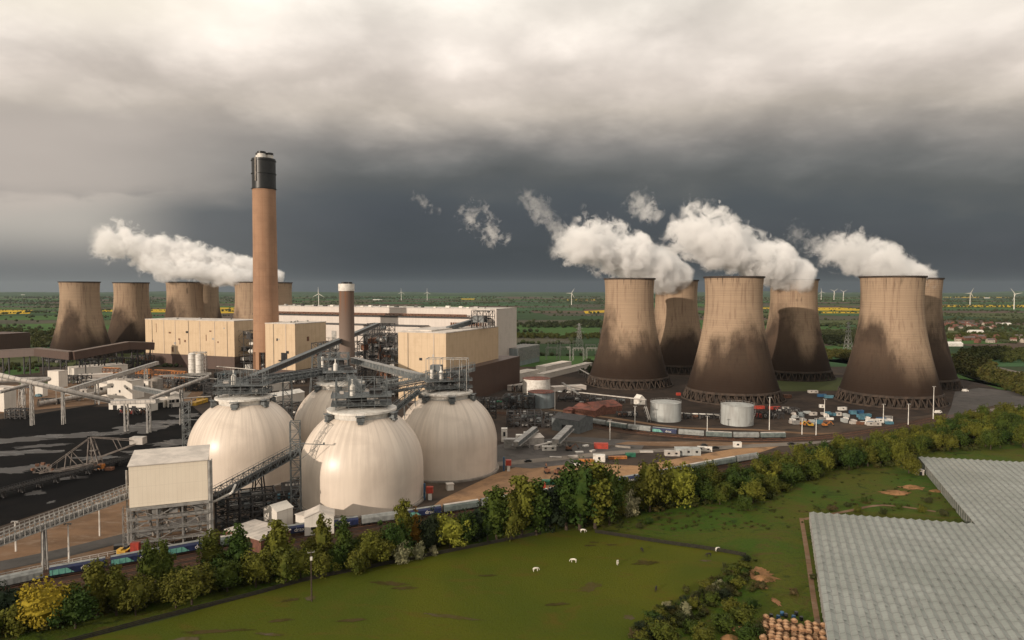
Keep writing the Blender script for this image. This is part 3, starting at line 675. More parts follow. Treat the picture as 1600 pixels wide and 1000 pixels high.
def plume(p, q, r0, r1, dens, seed, label, flat=0.8, wisp=0.0, name='steam_plume', group='steam plumes over the cooling towers'):
    p = Vector(p); q = Vector(q); d = q - p; Ln = d.length
    mb = MB(); n = 14; prof = []
    for i in range(n + 1):
        t = i / n; r = r0 + (r1 - r0) * t ** 0.75; prof.append((r * 1.02, t * Ln))
    # lathe about local x
    k = 28; vs = []
    for r, x in prof:
        for j in range(k): a = 2 * math.pi * j / k; vs.append((x, r * math.cos(a), r * flat * math.sin(a)))
    fs = [(i * k + j, i * k + (j + 1) % k, (i + 1) * k + (j + 1) % k, (i + 1) * k + j) for i in range(n) for j in range(k)]
    fs += [tuple(reversed(range(k))), tuple(n * k + j for j in range(k))]
    mb.add(vs, fs)
    o = mb.build(name, steam_mat('steam', Ln, r0, r1, dens, seed, flat, wisp)); tag(o, label, 'steam', group)
    o.location = p; o.rotation_euler = (0, -math.asin(d.z / Ln), math.atan2(d.y, d.x))
    return o
plume((214, 852, 113), (60, 798, 170), 28, 54, 0.22, 1, 'steam plume drifting left above the leftmost towers of the right group', 0.85)
plume((337, 790, 113), (176, 750, 178), 28, 54, 0.22, 2, 'widest white steam plume, between the two big front towers of the right group', 0.85)
plume((432, 722, 113), (312, 684, 150), 27, 36, 0.16, 3, 'low white steam plume over the rightmost cooling towers', 0.8)
plume((-375, 1120, 118), (-650, 1060, 182), 27, 56, 0.2, 4, 'long white steam plume over the left group of towers, passing behind the tall chimney', 0.8)
plume((-400, 1057, 117), (-560, 1020, 140), 26, 36, 0.14, 6, 'lower white steam bank lying on the rims left of the tall chimney', 0.7)
WG = 'torn wisps of steam in front of the storm cloud'
plume(A(795, 380, 760), A(715, 325, 760), 20, 30, 0.07, 8, 'detached v-shaped steam wisp halfway between the short chimney and the right towers', 0.9, 0.62, 'steam_wisp', WG)
plume(A(690, 330, 780), A(640, 308, 780), 13, 19, 0.04, 9, 'faint small steam wisp left of the v-shaped one', 0.7, 0.6, 'steam_wisp', WG)
plume(A(880, 370, 790), A(812, 290, 790), 22, 36, 0.03, 12, 'thin ragged steam wisp just left of the knob of the first right plume', 0.8, 0.55, 'steam_wisp', WG)
plume(A(1030, 345, 780), A(985, 300, 780), 20, 30, 0.05, 13, 'ragged steam wisp rising above the widest plume', 0.8, 0.45, 'steam_wisp', WG)
plume(A(1160, 345, 780), A(1085, 320, 780), 14, 22, 0.03, 14, 'thin grey steam wisp above the right half of the widest plume', 0.7, 0.55, 'steam_wisp', WG)
plume(A(1290, 400, 740), A(1225, 350, 740), 16, 26, 0.03, 15, 'faint steam wisp left of the low plume over the rightmost towers', 0.8, 0.55, 'steam_wisp', WG)
# ============================================================ air
mb = MB(); mb.bx(-20500, 20500, -900, 21000, -3, 345)
m = new_mat('haze'); v = N('ShaderNodeVolumePrincipled'); v.inputs['Color'].default_value = (0.60, 0.70, 0.80, 1); v.inputs['Density'].default_value = 0.000012; v.inputs['Anisotropy'].default_value = 0.1
o_ = N('ShaderNodeOutputMaterial'); L(v.outputs[0], o_.inputs[1])
hz = mb.build('haze', m); hz['kind'] = 'stuff'
# ============================================================ generic buildings
def base_frame(name, label, cat, a, b, group=None):
    """root Empty at the left front ground corner of something whose front foot runs from pixel a to pixel b"""
    P, Q = G(*a), G(*b); d = Q - P
    t = thing(name, label, cat, (P.x, P.y, 0.0), math.atan2(d.y, d.x), group)
    return t, d.length
def add_openings(t, w, dep, h, wins, doors, wm=None):
    for (x, z, ww, hh) in wins:
        mb = MB(); mb.bx(x * w - ww / 2 - .15, x * w + ww / 2 + .15, -0.14, -0.003, z - hh / 2 - .15, z + hh / 2 + .15); o = mb.build('window', whitep, t)
        mb = MB(); mb.bx(x * w - ww / 2, x * w + ww / 2, -0.18, -0.143, z - hh / 2, z + hh / 2); mb.build('pane', darkwin, o)
    for (x, ww, hh) in doors:
        mb = MB(); mb.bx(x * w - ww / 2, x * w + ww / 2, -0.12, -0.003, 0.02, hh)
        for k in range(int(hh / 0.8)): mb.bx(x * w - ww / 2, x * w + ww / 2, -0.16, -0.121, k * 0.8 + .3, k * 0.8 + .38)
        mb.build('roller_door' if ww > 2.2 else 'door', darkwin, t)
def building(name, label, cat, a, b, dep, h, wall=whiteclad, roof=roofclad, style='flat', rise=2.0, base=None, baseh=0, wins=(), doors=(), group=None, vents=0, parapet=True):
    t, w = base_frame(name, label, cat, a, b, group)
    mb = MB()
    if style == 'gable':
        mb.gable(0, w, 0, dep, baseh, h, h + rise, 0); g = MB()
        g.f = mb.f[8:]; g.v = mb.v; g.m = [0] * len(g.f)
        wl = MB(); wl.v = mb.v; wl.f = mb.f[:8]; wl.m = [0] * 8
        wl.build('walls', wall, t); rf_ = g.build('roof', roof, t)
    elif style == 'gabley':
        s = MB(); s.gable(0, dep, -w, 0, baseh, h, h + rise, 0); vs = [(-y, x, z) for x, y, z in s.v]
        wl = MB(); wl.v = vs; wl.f = s.f[:8]; wl.m = [0] * 8; wl.build('walls', wall, t)
        g = MB(); g.v = vs; g.f = s.f[8:]; g.m = [0] * len(g.f); g.build('roof', roof, t)
    else:
        mb.bx(0, w, 0, dep, baseh, h); mb.build('walls', wall, t)
        mb = MB(); mb.bx(-.25, w + .25, -.25, dep + .25, h + .003, h + 0.35)
        for k in range(1, int(w / 3)): mb.bx(k * 3 - .08, k * 3 + .08, 0, dep, h + .353, h + .45)
        rf_ = mb.build('roof', roof, t)
    if baseh: mb = MB(); mb.bx(-.15, w + .15, -.15, dep + .15, 0, baseh - .01); mb.build('base', base or brownclad, t)
    add_openings(t, w, dep, h, wins, doors)
    for i in range(vents):
        mb = MB(); x = rb(.08, .9) * w; y = rb(.2, .8) * dep; zz = h + (rise * .7 if style != 'flat' else .3); mb.bx(x - .8, x + .8, y - .7, y + .7, zz, zz + 1.3); mb.bx(x - .95, x + .95, y - .85, y + .85, zz + 1.303, zz + 1.45); mb.build('roof_vent', galv, t)
    return t, w

# ---- long boiler house
t = thing('boiler_house', 'very long pale boiler house with stepped front stretching behind the chimneys', 'building', (-20, 872, 0), R(-25.1))
W0 = 434
mb = MB(); mb.bx(-W0, 0, 0, 62, 0, 77); mb.build('main_block', palewall, t)
mb = MB(); mb.bx(-W0 + 1, -6, -14, -0.02, 0, 64.5); mb.build('bunker_bay', palewall, t)
mb = MB(); mb.bx(-W0 + 4, -90, -40, -14.02, 0, 54); mb.build('lower_annex', palewall, t)
mb = MB(); mb.bx(-W0 - .3, .3, -.3, 62.3, 77.003, 77.6); mb.build('roof', roofclad, t)
mb = MB(); mb.bx(-W0 + 1, -8, -14.4, -.3, 64.52, 66.2); mb.bx(-W0 + 4, -92, -40.3, -14.4, 54.02, 55.2); mb.build('dark_ledges', darksteel, t)
mb = MB()
for i in range(42):
    x = -W0 + 8 + i * 10; mb.bar((x, -13, 66), (x, -0.6, 68.5), .4)
for z in (67.5, 69.2): mb.tube((-W0 + 3, -6, z), (-40, -6, z), .7)
mb.build('pipe_rack', rusty, t)
for i in range(26):
    x = -W0 + 12 + i * 16 + rb(-3, 3); mb = MB(); y = rb(6, 30); s_ = rb(2, 6); mb.bx(x, x + s_, y, y + 4, 77.6, 77.6 + rb(1.2, 3.2)); mb.build('roof_vent', random.choice([galv, darksteel, whiteclad]), t)
for i in range(14):
    x = -W0 + 20 + i * 26; mb = MB(); mb.bx(x, x + 8, -40.35, -40.02, 30, 46); mb.build('louvre_panel', galv, t)

# ---- cream clad flue gas blocks
def cream_block(name, label, loc, rz, w, dep, h, zb, bx=(0, 0, 0, 0), doors=()):
    t = thing(name, label, 'building', (loc[0], loc[1], 0), rz)
    mb = MB(); mb.bx(0, w, 0, dep, zb, h); mb.build('cream_walls', cream, t)
    mb = MB(); mb.bx(-bx[0], w + bx[1], -bx[2], dep + bx[3], 0, zb - 0.01); mb.build('brown_base', brownclad, t)
    mb = MB(); mb.bx(-.3, w + .3, -.3, dep + .3, h + .003, h + .8); mb.build('roof', roofclad, t)
    mb = MB()
    for i in range(4):
        x = w * (.2 + .6 * random.random()); y = dep * (.2 + .6 * random.random()); mb.bx(x, x + 3, y, y + 3, h + .8, h + 2.2)
    mb.build('roof_vents', galv, t)
    return t
dx_, dy_ = -351 + 495, 861 - 920
tB1 = cream_block('absorber_building', 'wide cream clad block on a brown base, left of the tall chimney', (-495, 920), math.atan2(dy_, dx_), math.hypot(dx_, dy_), 48, 62, 17, (0, 0, .3, 0))
for x, z, a_, b_ in ((12, 26, 2, 9), (60, 36, 2.4, 2), (48, 20, 3, 6), (62, 30, 1.4, 8), (108, 36, 1.2, 8), (20, 45, .9, 12)):
    mb = MB(); mb.bx(x, x + a_, -.12, -.003, z, z + b_); mb.build('louvre', rusty, tB1)
tB2 = cream_block('absorber_building', 'cream clad block standing right of the tall chimney, in front of its foot', (-277, 765), math.atan2(-15, 38), 41, 55, 64, 13, (0, 0, .3, 0))
mb = MB(); mb.bx(22, 30, -.5, -.01, 24, 32); mb.bx(20, 32, -2.5, -.52, 22.5, 24); mb.build('door_opening', darkwin, tB2)
mb = MB(); mb.bx(41.01, 41.15, 20, 24, 44, 49); mb.bx(41.01, 41.15, 32, 34, 30, 33); mb.build('louvre', rusty, tB2)
tB3 = cream_block('absorber_building', 'nearest cream clad block with a brown lower half, behind the right dome', (-103, 616), math.atan2(-18, 45), 48.5, 118, 63.5, 2, (0, 0, 0, 0))
mb = MB(); mb.bx(26, 60, 2, 150, 0, 30.5); mb.build('brown_annex', brownclad, tB3)
mb = MB(); mb.bx(3, 30, 8, 60, 64.4, 65.6); mb.build('roof_upstand', roofclad, tB3)
mb = MB()
for i in range(16): mb.bx(2 + i * 2.6, 3.2 + i * 2.6, 100, 102, 64.4, 68)
mb.build('roof_posts', rusty, tB3)
# rain pipes, doors and small louvres that break up the clad walls
for tb, w_, zb_, zt_ in ((tB1, 155, 17, 61.5), (tB2, 40, 13, 63.5), (tB3, 48, 2, 63)):
    n_ = max(2, int(w_ / 22))
    for i in range(n_): mb = MB(); x_ = w_ * (i + .5) / n_ + rb(-2, 2); mb.bx(x_, x_ + .35, -.5, -.15, zb_, zt_); mb.build('rain_pipe', concrete if i % 3 == 0 else palewall, tb)
    for i in range(n_ + 1): mb = MB(); x_ = w_ * rb(.06, .9); z_ = rb(zb_ + 6, zt_ - 8); mb.bx(x_, x_ + rb(1.5, 4), -.16, -.01, z_, z_ + rb(1.2, 3)); mb.build('louvre', random.choice([galv, darkwin, rusty]), tb)
# roof conveyor and head house
t = thing('head_house', 'dark steel conveyor head house with a stair frame standing on the nearest cream block roof', 'conveyor head house', (-40, 672, 64.4), R(-22))
mb = MB(); mb.frame(0, 20, 0, 12, 0, 17, 3, 2, 3, .5); mb.build('frame', darksteel, t)
mb = MB(); mb.bx(1, 13, 1, 10, 5.5, 12); mb.build('housing', steel, t)
mb = MB(); mb.rails(0, 20, 0, 12, 17, 1.2); mb.build('handrail', galv, t)
mb = MB(); mb.bx(3, 16, 2, 9, 15.2, 16.8); mb.build('canopy', palepipe, t)

def conveyor(label, p, q, w, h, mat, mode='box', supports=(), smat=None, legw=None, name='conveyor', cat='conveyor', group=None, zfoot=0, n=None, t_=0.35):
    p = Vector(p); q = Vector(q); L_ = (q - p).length
    t = thing(name, label, cat, (p.x, p.y, 0), 0, group); smat = smat or mat
    u = (q - p).normalized(); a = u.cross(Vector((0, 0, 1))).normalized(); n = n or max(4, int(L_ / 4))
    if mode == 'tube':
        mb = MB(); mb.tube(p, q, w / 2, None, 14); mb.build('gallery', mat, t, smooth=True, world=True)
        mb = MB(); mb.bar(p - Vector((0, 0, w * .55)), q - Vector((0, 0, w * .55)), w * .5, .3)
        for i in range(n + 1):
            c = p.lerp(q, i / n); mb.tube(c - u * .12, c + u * .12, w / 2 + .12, None, 14)
        mb.build('ribs', smat, t, world=True)
    elif mode == 'box':
        mb = MB(); mb.bar(p, q, w, h); 
        mb.build('gallery', mat, t, world=True)
        mb = MB()
        for i in range(n + 1):
            c = p.lerp(q, i / n); mb.bar(c - u * .15, c + u * .15, w + .25, h + .25)
        mb.bar(p + Vector((0, 0, h / 2 + .2)), q + Vector((0, 0, h / 2 + .2)), w + .5, .25)
        mb.build('roof_and_ribs', smat, t, world=True)
        mb = MB(); o = a * (w / 2 + .9)
        for s in (-1, 1):
            mb.bar(p + o * s - Vector((0, 0, h / 2 - .2)), q + o * s - Vector((0, 0, h / 2 - .2)), 1.0, .15)
            mb.bar(p + o * s * 1.15 + Vector((0, 0, .9 - h / 2)), q + o * s * 1.15 + Vector((0, 0, .9 - h / 2)), .12)
        mb.build('walkway', smat, t, world=True)
    else:
        zb = Vector((0, 0, -h / 2)); mb = MB(); mb.truss(p + zb, q + zb, w, h, n, t_); mb.build('truss', mat, t, world=True)
        mb = MB(); mb.bar(p + zb * .35, q + zb * .35, w * .45, h * .32); mb.bar(p + zb * .95, q + zb * .95, w * .92, .12); mb.build('belt_cover', smat, t, world=True)
        mb = MB()
        for s in (-1, 1):
            o = a * (w / 2 + .05) * s; mb.bar(p + o + Vector((0, 0, h / 2 + 1.1)), q + o + Vector((0, 0, h / 2 + 1.1)), .12)
            for i in range(n + 1):
                c = p.lerp(q, i / n) + o; mb.bar(c + Vector((0, 0, h / 2)), c + Vector((0, 0, h / 2 + 1.1)), .1)
        mb.build('handrail', mat, t, world=True)
    for s in supports:
        c = p.lerp(q, s) - Vector((0, 0, h / 2)); lw = legw or w; mb = MB()
        f1, f2 = c + a * lw * .75, c - a * lw * .75
        for sg in (-1, 1):
            o = u * (lw * .25) * sg; o.z = 0
            mb.bar((f1.x + o.x, f1.y + o.y, zfoot), c + a * w * .45 + o * .6, .5); mb.bar((f2.x + o.x, f2.y + o.y, zfoot), c - a * w * .45 + o * .6, .5)
        k = max(2, int((c.z - zfoot) / 5)); 
        for i in range(k):
            f0, f1_ = i / k, (i + 1) / k
            def pt(sd_, f): 
                b = Vector((c.x, c.y, zfoot)) + a * lw * .75 * sd_; return b.lerp(c + a * w * .45 * sd_, f)
            mb.bar(pt(1, f0), pt(-1, f1_), .25); mb.bar(pt(-1, f0), pt(1, f1_), .25); mb.bar(pt(-1, f1_), pt(1, f1_), .25)
        mb.build('trestle', smat, t, world=True)
    return t
conveyor('dark inclined conveyor lying on the nearest cream block roof', A(700, 514, 648), A(746, 500, 688), 4, 4, steel, 'box')

# ============================================================ biomass domes
def dome_mat():
    m = new_mat('dome_membrane'); g = ocoord(); s = N('ShaderNodeSeparateXYZ'); L(g, s.inputs[0]); oi = orand()
    ang = math_('ARCTAN2', s.outputs[1], s.outputs[0])
    cv = N('ShaderNodeCombineXYZ'); L(math_('MULTIPLY', math_('COSINE', ang), 4.0), cv.inputs[0]); L(math_('MULTIPLY', math_('SINE', ang), 4.0), cv.inputs[1]); L(math_('ADD', math_('MULTIPLY', s.outputs[2], 0.008), math_('MULTIPLY', oi, 40.0)), cv.inputs[2])
    st = noise_(cv.outputs[0], 1.3, 5, 0.6); st2 = noise_(cv.outputs[0], 4.0, 4, 0.6); cl = noise_(g, 0.05, 4, 0.6, 0.5)
    up = mrange(s.outputs[2], 8, 36)
    col = mixc(mrange(st, 0.42, 0.62, 0, 0.42), (0.69, 0.60, 0.51, 1), (0.54, 0.465, 0.395, 1))
    col = mixc(math_('MULTIPLY', mrange(st2, 0.45, 0.62, 0, 0.38), up), col, (0.40, 0.34, 0.29, 1))
    col = mixc(mrange(cl, 0.45, 0.68, 0, 0.4), col, (0.46, 0.39, 0.33, 1))
    rib = math_('FRACT', math_('MULTIPLY', ang, 48 / math.pi)); col = mixc(math_('MULTIPLY', math_('LESS_THAN', rib, 0.05), 0.12), col, (0.3, 0.27, 0.24, 1))
    return finish(m, col, 0.36, 0, st, 0.02, 0.3, 0.5)
m_dome = dome_mat()
def dome(x, y, r, label, gear, rz=0.0):
    t = thing('storage_dome', label, 'storage dome', (x, y, 0), rz, 'biomass storage domes')
    zc = 16; top = 41.0; prof = [(r - .4, 0), (r, 4), (r, 10)]
    for i in range(0, 25):
        z = zc + (top - zc) * (i / 24); prof.append((math.sqrt(r * r - (z - zc) ** 2), z))
    mb = MB(); mb.lathe(prof, 96); mb.build('shell', m_dome, t, smooth=True)
    rt = prof[-1][0]
    mb = MB(); mb.lathe([(rt - .6, 40.4), (rt - .3, 43.2), (rt + 1.0, 43.4), (rt + 1.0, 44.4), (0.05, 45.6)], 64); mb.build('collar', whitep, t)
    for k in range(6):
        a = math.pi * 2 * k / 6 + .5; mb = MB(); cx, cy = (rt + 1.6) * math.cos(a), (rt + 1.6) * math.sin(a)
        mb.box((cx, cy, 41.6), (2.6, 3.6, 1.8), a); mb.box((cx * 1.03, cy * 1.03, 43.3), (2.6, 4.4, .3), a); mb.box((cx * 1.05, cy * 1.05, 40.1), (1.6, 2.6, .9), a)
        for e in (-1.8, 1.8): mb.bar((cx * 1.09 - e * math.sin(a), cy * 1.09 + e * math.cos(a), 43.4), (cx * 1.09 - e * math.sin(a), cy * 1.09 + e * math.cos(a), 44.8), .12)
        mb.build('vent_box', steel, t)
    mb = MB(); mb.lathe([(r - 0.3, 0), (r + 1.2, 0), (r + 1.2, .9), (r - .3, 1.0)], 64); mb.build('plinth', concrete, t)
    if gear:
        wx, wy, hh = gear
        mb = MB(); mb.frame(-wx / 2, wx / 2, -wy / 2, wy / 2, 44.8, 44.8 + hh, 4, 2, 3, .35); mb.build('head_frame', steel, t)
        mb = MB()
        for z in (47, 51): mb.rails(-wx / 2 - 2, wx / 2 + 2, -wy / 2 - 2, wy / 2 + 2, z, 1.2, .14); mb.bx(-wx / 2 - 2.1, wx / 2 + 2.1, -wy / 2 - 2.1, wy / 2 + 2.1, z - .25, z - .02)
        mb.build('walkway', steel, t)
        mb = MB(); mb.bx(-wx * .3, wx * .1, -wy * .3, wy * .3, 47.1, 50.2); mb.bx(wx * .15, wx * .4, -wy * .25, wy * .2, 51.1, 53.6); mb.build('drive_housing', darksteel, t)
        mb = MB(); mb.tube((-wx * .18, -wy * .3, 51.1), (-wx * .18, -wy * .3, 55.6), 1.25, None, 14); mb.tube((-wx * .18, -wy * .3, 55.6), (-wx * .18, -wy * .3, 57), 1.25, .3, 14); mb.tube((-wx * .18, -wy * .3, 57), (-wx * .18, -wy * .3, 59), .35, None, 8); mb.build('dust_filter', whitep, t, smooth=False)
        for (ex, ey, ez, c) in ((.3, -.35, 48, galv), (-.4, .1, 52, palepipe), (.05, -.45, 47.6, darksteel), (.42, .3, 52.6, galv)):
            mb = MB(); mb.box((wx * ex, wy * ey, ez), (rb(1.5, 3.4), rb(1.4, 2.6), rb(1.2, 2.6))); mb.build('equipment_box', c, t)
        for k in range(5):
            a = rb(0, 6.28); mb = MB(); mb.tube((rb(-.4, .4) * wx, rb(-.4, .4) * wy, 46), (math.cos(a) * 11, math.sin(a) * 11, 46.4), .35, None, 8); mb.build('duct', galv, t)
    return t
dome(-73, 330, 29.5, 'nearest storage dome, foremost of the four, with a sun glint on its flank', (24, 14, 14), .2)
dome(-37, 385, 28.5, 'greyer storage dome on the right in front of the brown building base', (22, 12, 11), .3)
dome(-145, 367, 28.5, 'left storage dome standing behind the off white loading building', (23, 12, 13), .1)
dome(-107, 424, 28.5, 'rear storage dome, mostly hidden between the left and the nearest dome', (16, 10, 7), .2)
# tall portal frame of the right dome
t = thing('gantry_frame', 'tall open portal frame of slim posts over the right dome crown', 'gantry', (-37, 385, 45), R(-5))
mb = MB()
for x in (-11, -7, -3, 3, 8, 12):
    for y in (-4, 4): mb.bx(x - .15, x + .15, y - .15, y + .15, 0, 18)
for y in (-4, 4): mb.bar((-11, y, 18), (12, y, 18), .35)
for x in (-11, -3, 3, 12): mb.bar((x, -4, 18), (x, 4, 18), .3)
mb.build('portal', galv, t)
mb = MB(); mb.bx(-9, -3, -3, 3, 11, 14.2); mb.build('housing', steel, t)
mb = MB(); mb.tube((-7.6, -4.6, 7), (-7.6, -4.6, 12), .9, None, 12); mb.build('filter', whitep, t)
mb = MB(); mb.tube((1, -3, 6.6), (4, -3, 6.6), 1.1, None, 12); mb.build('motor', orangep, t)
mb = MB(); mb.frame(-8, 11, -3.4, 3.4, 0, 11, 5, 1, 3, .25); mb.build('inner_frame', steel, t)

def lattice_tower(label, base, h, w=4.0, name='lattice_tower', mat=steel, arms=True, cat='lattice tower', group=None):
    t = thing(name, label, cat, (base.x, base.y, 0), R(12), group)
    mb = MB(); n = max(3, int(h / w)); mb.frame(-w / 2, w / 2, -w / 2, w / 2, 0, h, 1, 1, n, .35); mb.build('frame', mat, t)
    mb = MB(); z = 0
    for i in range(n):
        z0, z1 = h * i / n, h * (i + 1) / n; s = -1 if i % 2 else 1; mb.bar((-w * .35 * s, 0, z0 + .2), (w * .35 * s, 0, z1 - .1), .7, .12)
    mb.build('stairs', mat, t)
    if arms:
        mb = MB(); mb.bar((-w / 2, -w / 2, h * .78), (w * 3, -w * .9, h * .76), .3); mb.bar((w / 2, -w / 2, h * .6), (w * 2.4, -w * .8, h * .75), .2); mb.box((w * 3, -w * .9, h * .77), (.8, .8, .9)); mb.build('arm', mat, t)
    return t
lattice_tower('lattice stair tower between the left dome and the nearest dome', G(463, 806), 43, 4.2)
lattice_tower('lattice stair tower at the left edge of the left dome', G(293, 748), 42, 3.4)
lattice_tower('dark steel trestle tower between the nearest and the right dome', Vector((-57, 378, 0)), 46, 6, arms=False)
lattice_tower('dark steel trestle tower rising behind the left dome', Vector((-133, 402, 0)), 48, 5, arms=False)
# galleries between the dome crowns
SG = 'steel galleries between the domes'
conveyor('blue grey gallery from the left dome crown to the junction tower', A(352, 606, 365), A(530, 577, 440), 4, 3.4, steel, 'truss', (), steel, None, 'conveyor', 'conveyor', SG, 0, 26)
conveyor('enclosed grey gallery above the left dome crown', A(345, 598, 372), A(545, 574, 450), 3, 2.6, steel, 'box', (), darksteel, None, 'conveyor', 'conveyor', SG)
conveyor('gallery running down right from the junction tower towards the right dome', A(552, 563, 470), A(660, 590, 410), 4, 3.6, steel, 'box', (), galv, None, 'conveyor', 'conveyor', SG)
conveyor('truss gallery across the front of the nearest cream block to the right dome crown', A(590, 603, 400), A(742, 574, 398), 4.4, 3.8, steel, 'truss', (), steel, None, 'conveyor', 'conveyor', SG, 0, 24)
conveyor('lower truss gallery just above the right dome collar', A(600, 612, 385), A(725, 590, 382), 3.4, 2.8, darksteel, 'truss', (), steel, None, 'conveyor', 'conveyor', SG, 0, 20)
conveyor('gallery from the nearest dome crown back to the junction tower', A(560, 610, 335), A(545, 585, 440), 3.4, 3, steel, 'truss', (), steel, None, 'conveyor', 'conveyor', SG, 0, 20)
conveyor('sloping truss gallery between the nearest and right dome shoulders', A(655, 608, 372), A(600, 650, 345), 3.4, 3, steel, 'truss', (), steel, None, 'conveyor', 'conveyor', SG, 0, 12)
conveyor('long dark inclined conveyor climbing from the left dome to the boiler house', A(395, 590, 430), A(590, 507, 800), 4, 3.2, darksteel, 'box', (.35, .62, .85), steel, 8)
t = thing('junction_tower', 'blue grey steel junction tower between the short chimney and the rear dome', 'conveyor tower', (-118, 452, 0), R(8))
mb = MB(); mb.frame(-9, 9, -6, 6, 0, 60, 3, 2, 8, .5); mb.build('frame', steel, t)
mb = MB()
for z in (44, 50, 56): mb.bx(-9.6, 9.6, -6.6, 6.6, z - .3, z - .05); mb.rails(-9.6, 9.6, -6.6, 6.6, z, 1.1, .14)
mb.build('decks', steel, t)
mb = MB(); mb.bx(-3, 6, -3, 3, 50.1, 55); mb.build('housing', darksteel, t)
mb = MB(); mb.tube((-7, -5, 50), (-7, -5, 58), 1.0, None, 12); mb.build('filter', whitep, t)

# ---- dark steelwork and ducts between chimneys and nearest cream block
CNT = {}
def cnt(t): return CNT.get(t.name, 0)
def steel_mass(label, base, w, dep, h, rz=0.0, n=(4, 2, 4), fill=.45, mats=(darksteel, rusty, steel, galv), name='ductwork_frame', cat='steel structure'):
    t = thing(name, label, cat, (base.x, base.y, 0), rz)
    mb = MB(); mb.frame(0, w, 0, dep, 0, h, n[0], n[1], n[2], .7); mb.build('frame', darksteel, t)
    bw, bd, bh = w / n[0], dep / n[1], h / n[2]
    for i in range(n[0]):
        for j in range(n[1]):
            for k in range(n[2]):
                if random.random() < fill and cnt(t) < 60:
                    mt = random.choice(mats); mb = MB(); nm = 'duct'
                    c = ((i + .5) * bw + rb(-.1, .1) * bw, (j + .5) * bd, (k + rb(.3, .6)) * bh)
                    if random.random() < .35: mb.tube((c[0] - bw * .4, c[1], c[2]), (c[0] + bw * .4, c[1], c[2]), bh * rb(.12, .3), None, 12)
                    elif random.random() < .3: mb.tube((c[0], c[1], k * bh + .3), (c[0], c[1], k * bh + bh * .9), min(bw, bh) * rb(.1, .3), None, 12); nm = 'vessel'
                    else: mb.box(c, (bw * rb(.4, .85), bd * rb(.4, .8), bh * rb(.3, .7))); nm = 'equipment_box'
                    mb.build(nm, mt, t); CNT[t.name] = CNT.get(t.name, 0) + 1
    return t
steel_mass('dark boiler ductwork frame right of the short chimney', Vector((-150, 660, 0)), 50, 45, 58, R(-22), (6, 3, 7), .6)
steel_mass('dark steel frame between the second cream block and the short chimney', Vector((-212, 720, 0)), 40, 40, 46, R(-22), (5, 2, 6), .5)
steel_mass('dark recess steelwork with pale vessels between the two left cream blocks', Vector((-350, 868, 0)), 52, 40, 50, R(-22), (5, 2, 5), .6, (darksteel, whitep, darksteel, galv))
steel_mass('steel conveyor head structure on the boiler house ledge', A(574, 530, 815) * 1.0, 30, 14, 62, R(-25), (4, 1, 8), .3)
steel_mass('tangle of low dark steelwork behind the left dome', Vector((-215, 520, 0)), 70, 25, 14, R(-15), (10, 2, 2), .5)
steel_mass('low dark pipework frame in front of the cream block by the tall chimney', Vector((-290, 640, 0)), 60, 22, 12, R(-22), (8, 2, 2), .6)
# ============================================================ loading building on its steel frame
LP_ = G(214, 868); 
t = thing('loading_building', 'off white clad box raised on an open steel frame beside the left dome', 'building', (-146.5, 258, 0), R(21.8))
mb = MB(); mb.add([(0, 0, 18.3), (27.5, 0, 18.3), (27.5, 19, 18.3), (0, 19, 18.3), (0, 0, 34.2), (27.5, 0, 34.2), (27.5, 19, 36.0), (0, 19, 36.0)],
    [(3, 2, 1, 0), (0, 1, 5, 4), (1, 2, 6, 5), (2, 3, 7, 6), (3, 0, 4, 7), (4, 5, 6, 7)]); mb.build('clad_box', loadclad, t)
mb = MB(); mb.add([(-.4, -.4, 34.2), (27.9, -.4, 34.2), (27.9, 19.4, 36.1), (-.4, 19.4, 36.1), (-.4, -.4, 34.5), (27.9, -.4, 34.5), (27.9, 19.4, 36.4), (-.4, 19.4, 36.4)],
    [(3, 2, 1, 0), (0, 1, 5, 4), (1, 2, 6, 5), (2, 3, 7, 6), (3, 0, 4, 7), (4, 5, 6, 7)]); mb.build('roof', roofclad, t)
mb = MB(); mb.frame(.3, 27.2, .5, 18.5, 0, 18.2, 3, 2, 4, .62)
mb.build('support_frame', galv, t)
mb = MB(); mb.bar((0, -.5, 13.6), (27.5, -.5, 13.6), .5, 1.2); mb.bar((-1, -.6, 17.6), (28, -.6, 17.6), .5, .9); mb.build('girder', galv, t)
for x in (6, 12, 18, 23):
    mb = MB(); mb.tube((x, 6, 17.5), (x, 6, 11), 2.2, .6, 12); mb.tube((x, 6, 11), (x + 1.8, 3, 5.4), .55, None, 10); mb.build('hopper_chute', concrete, t)
for x in (9, 15, 24):
    mb = MB(); mb.bx(x - 1.5, x + 1.5, 1.0, 3.6, 14.4, 16.8); mb.build('drive_unit', random.choice([galv, rusty]), t)
mb = MB()
for z in (4.6, 9.1, 13.7): mb.rails(-.6, 28, -.9, 19, z, 1.1, .12); mb.bx(-.8, 28.2, -1.1, .1, z - .2, z - .03); mb.bx(-.8, 28.2, 8, 10, z - .2, z - .03)
mb.build('walkways', galv, t)
mb = MB(); mb.tube((28.4, .3, 0), (28.4, .3, 34), .75, None, 12); mb.bx(28.9, 29.3, -.3, 1.0, 0, 34.5); mb.build('riser_pipe', galv, t)
mb = MB(); mb.tube((-1.3, 4, 0), (-1.3, 4, 32), .35, None, 8); mb.frame(-2.6, -.7, 1, 4, 0, 18, 1, 1, 5, .2); mb.build('side_ladder', galv, t)
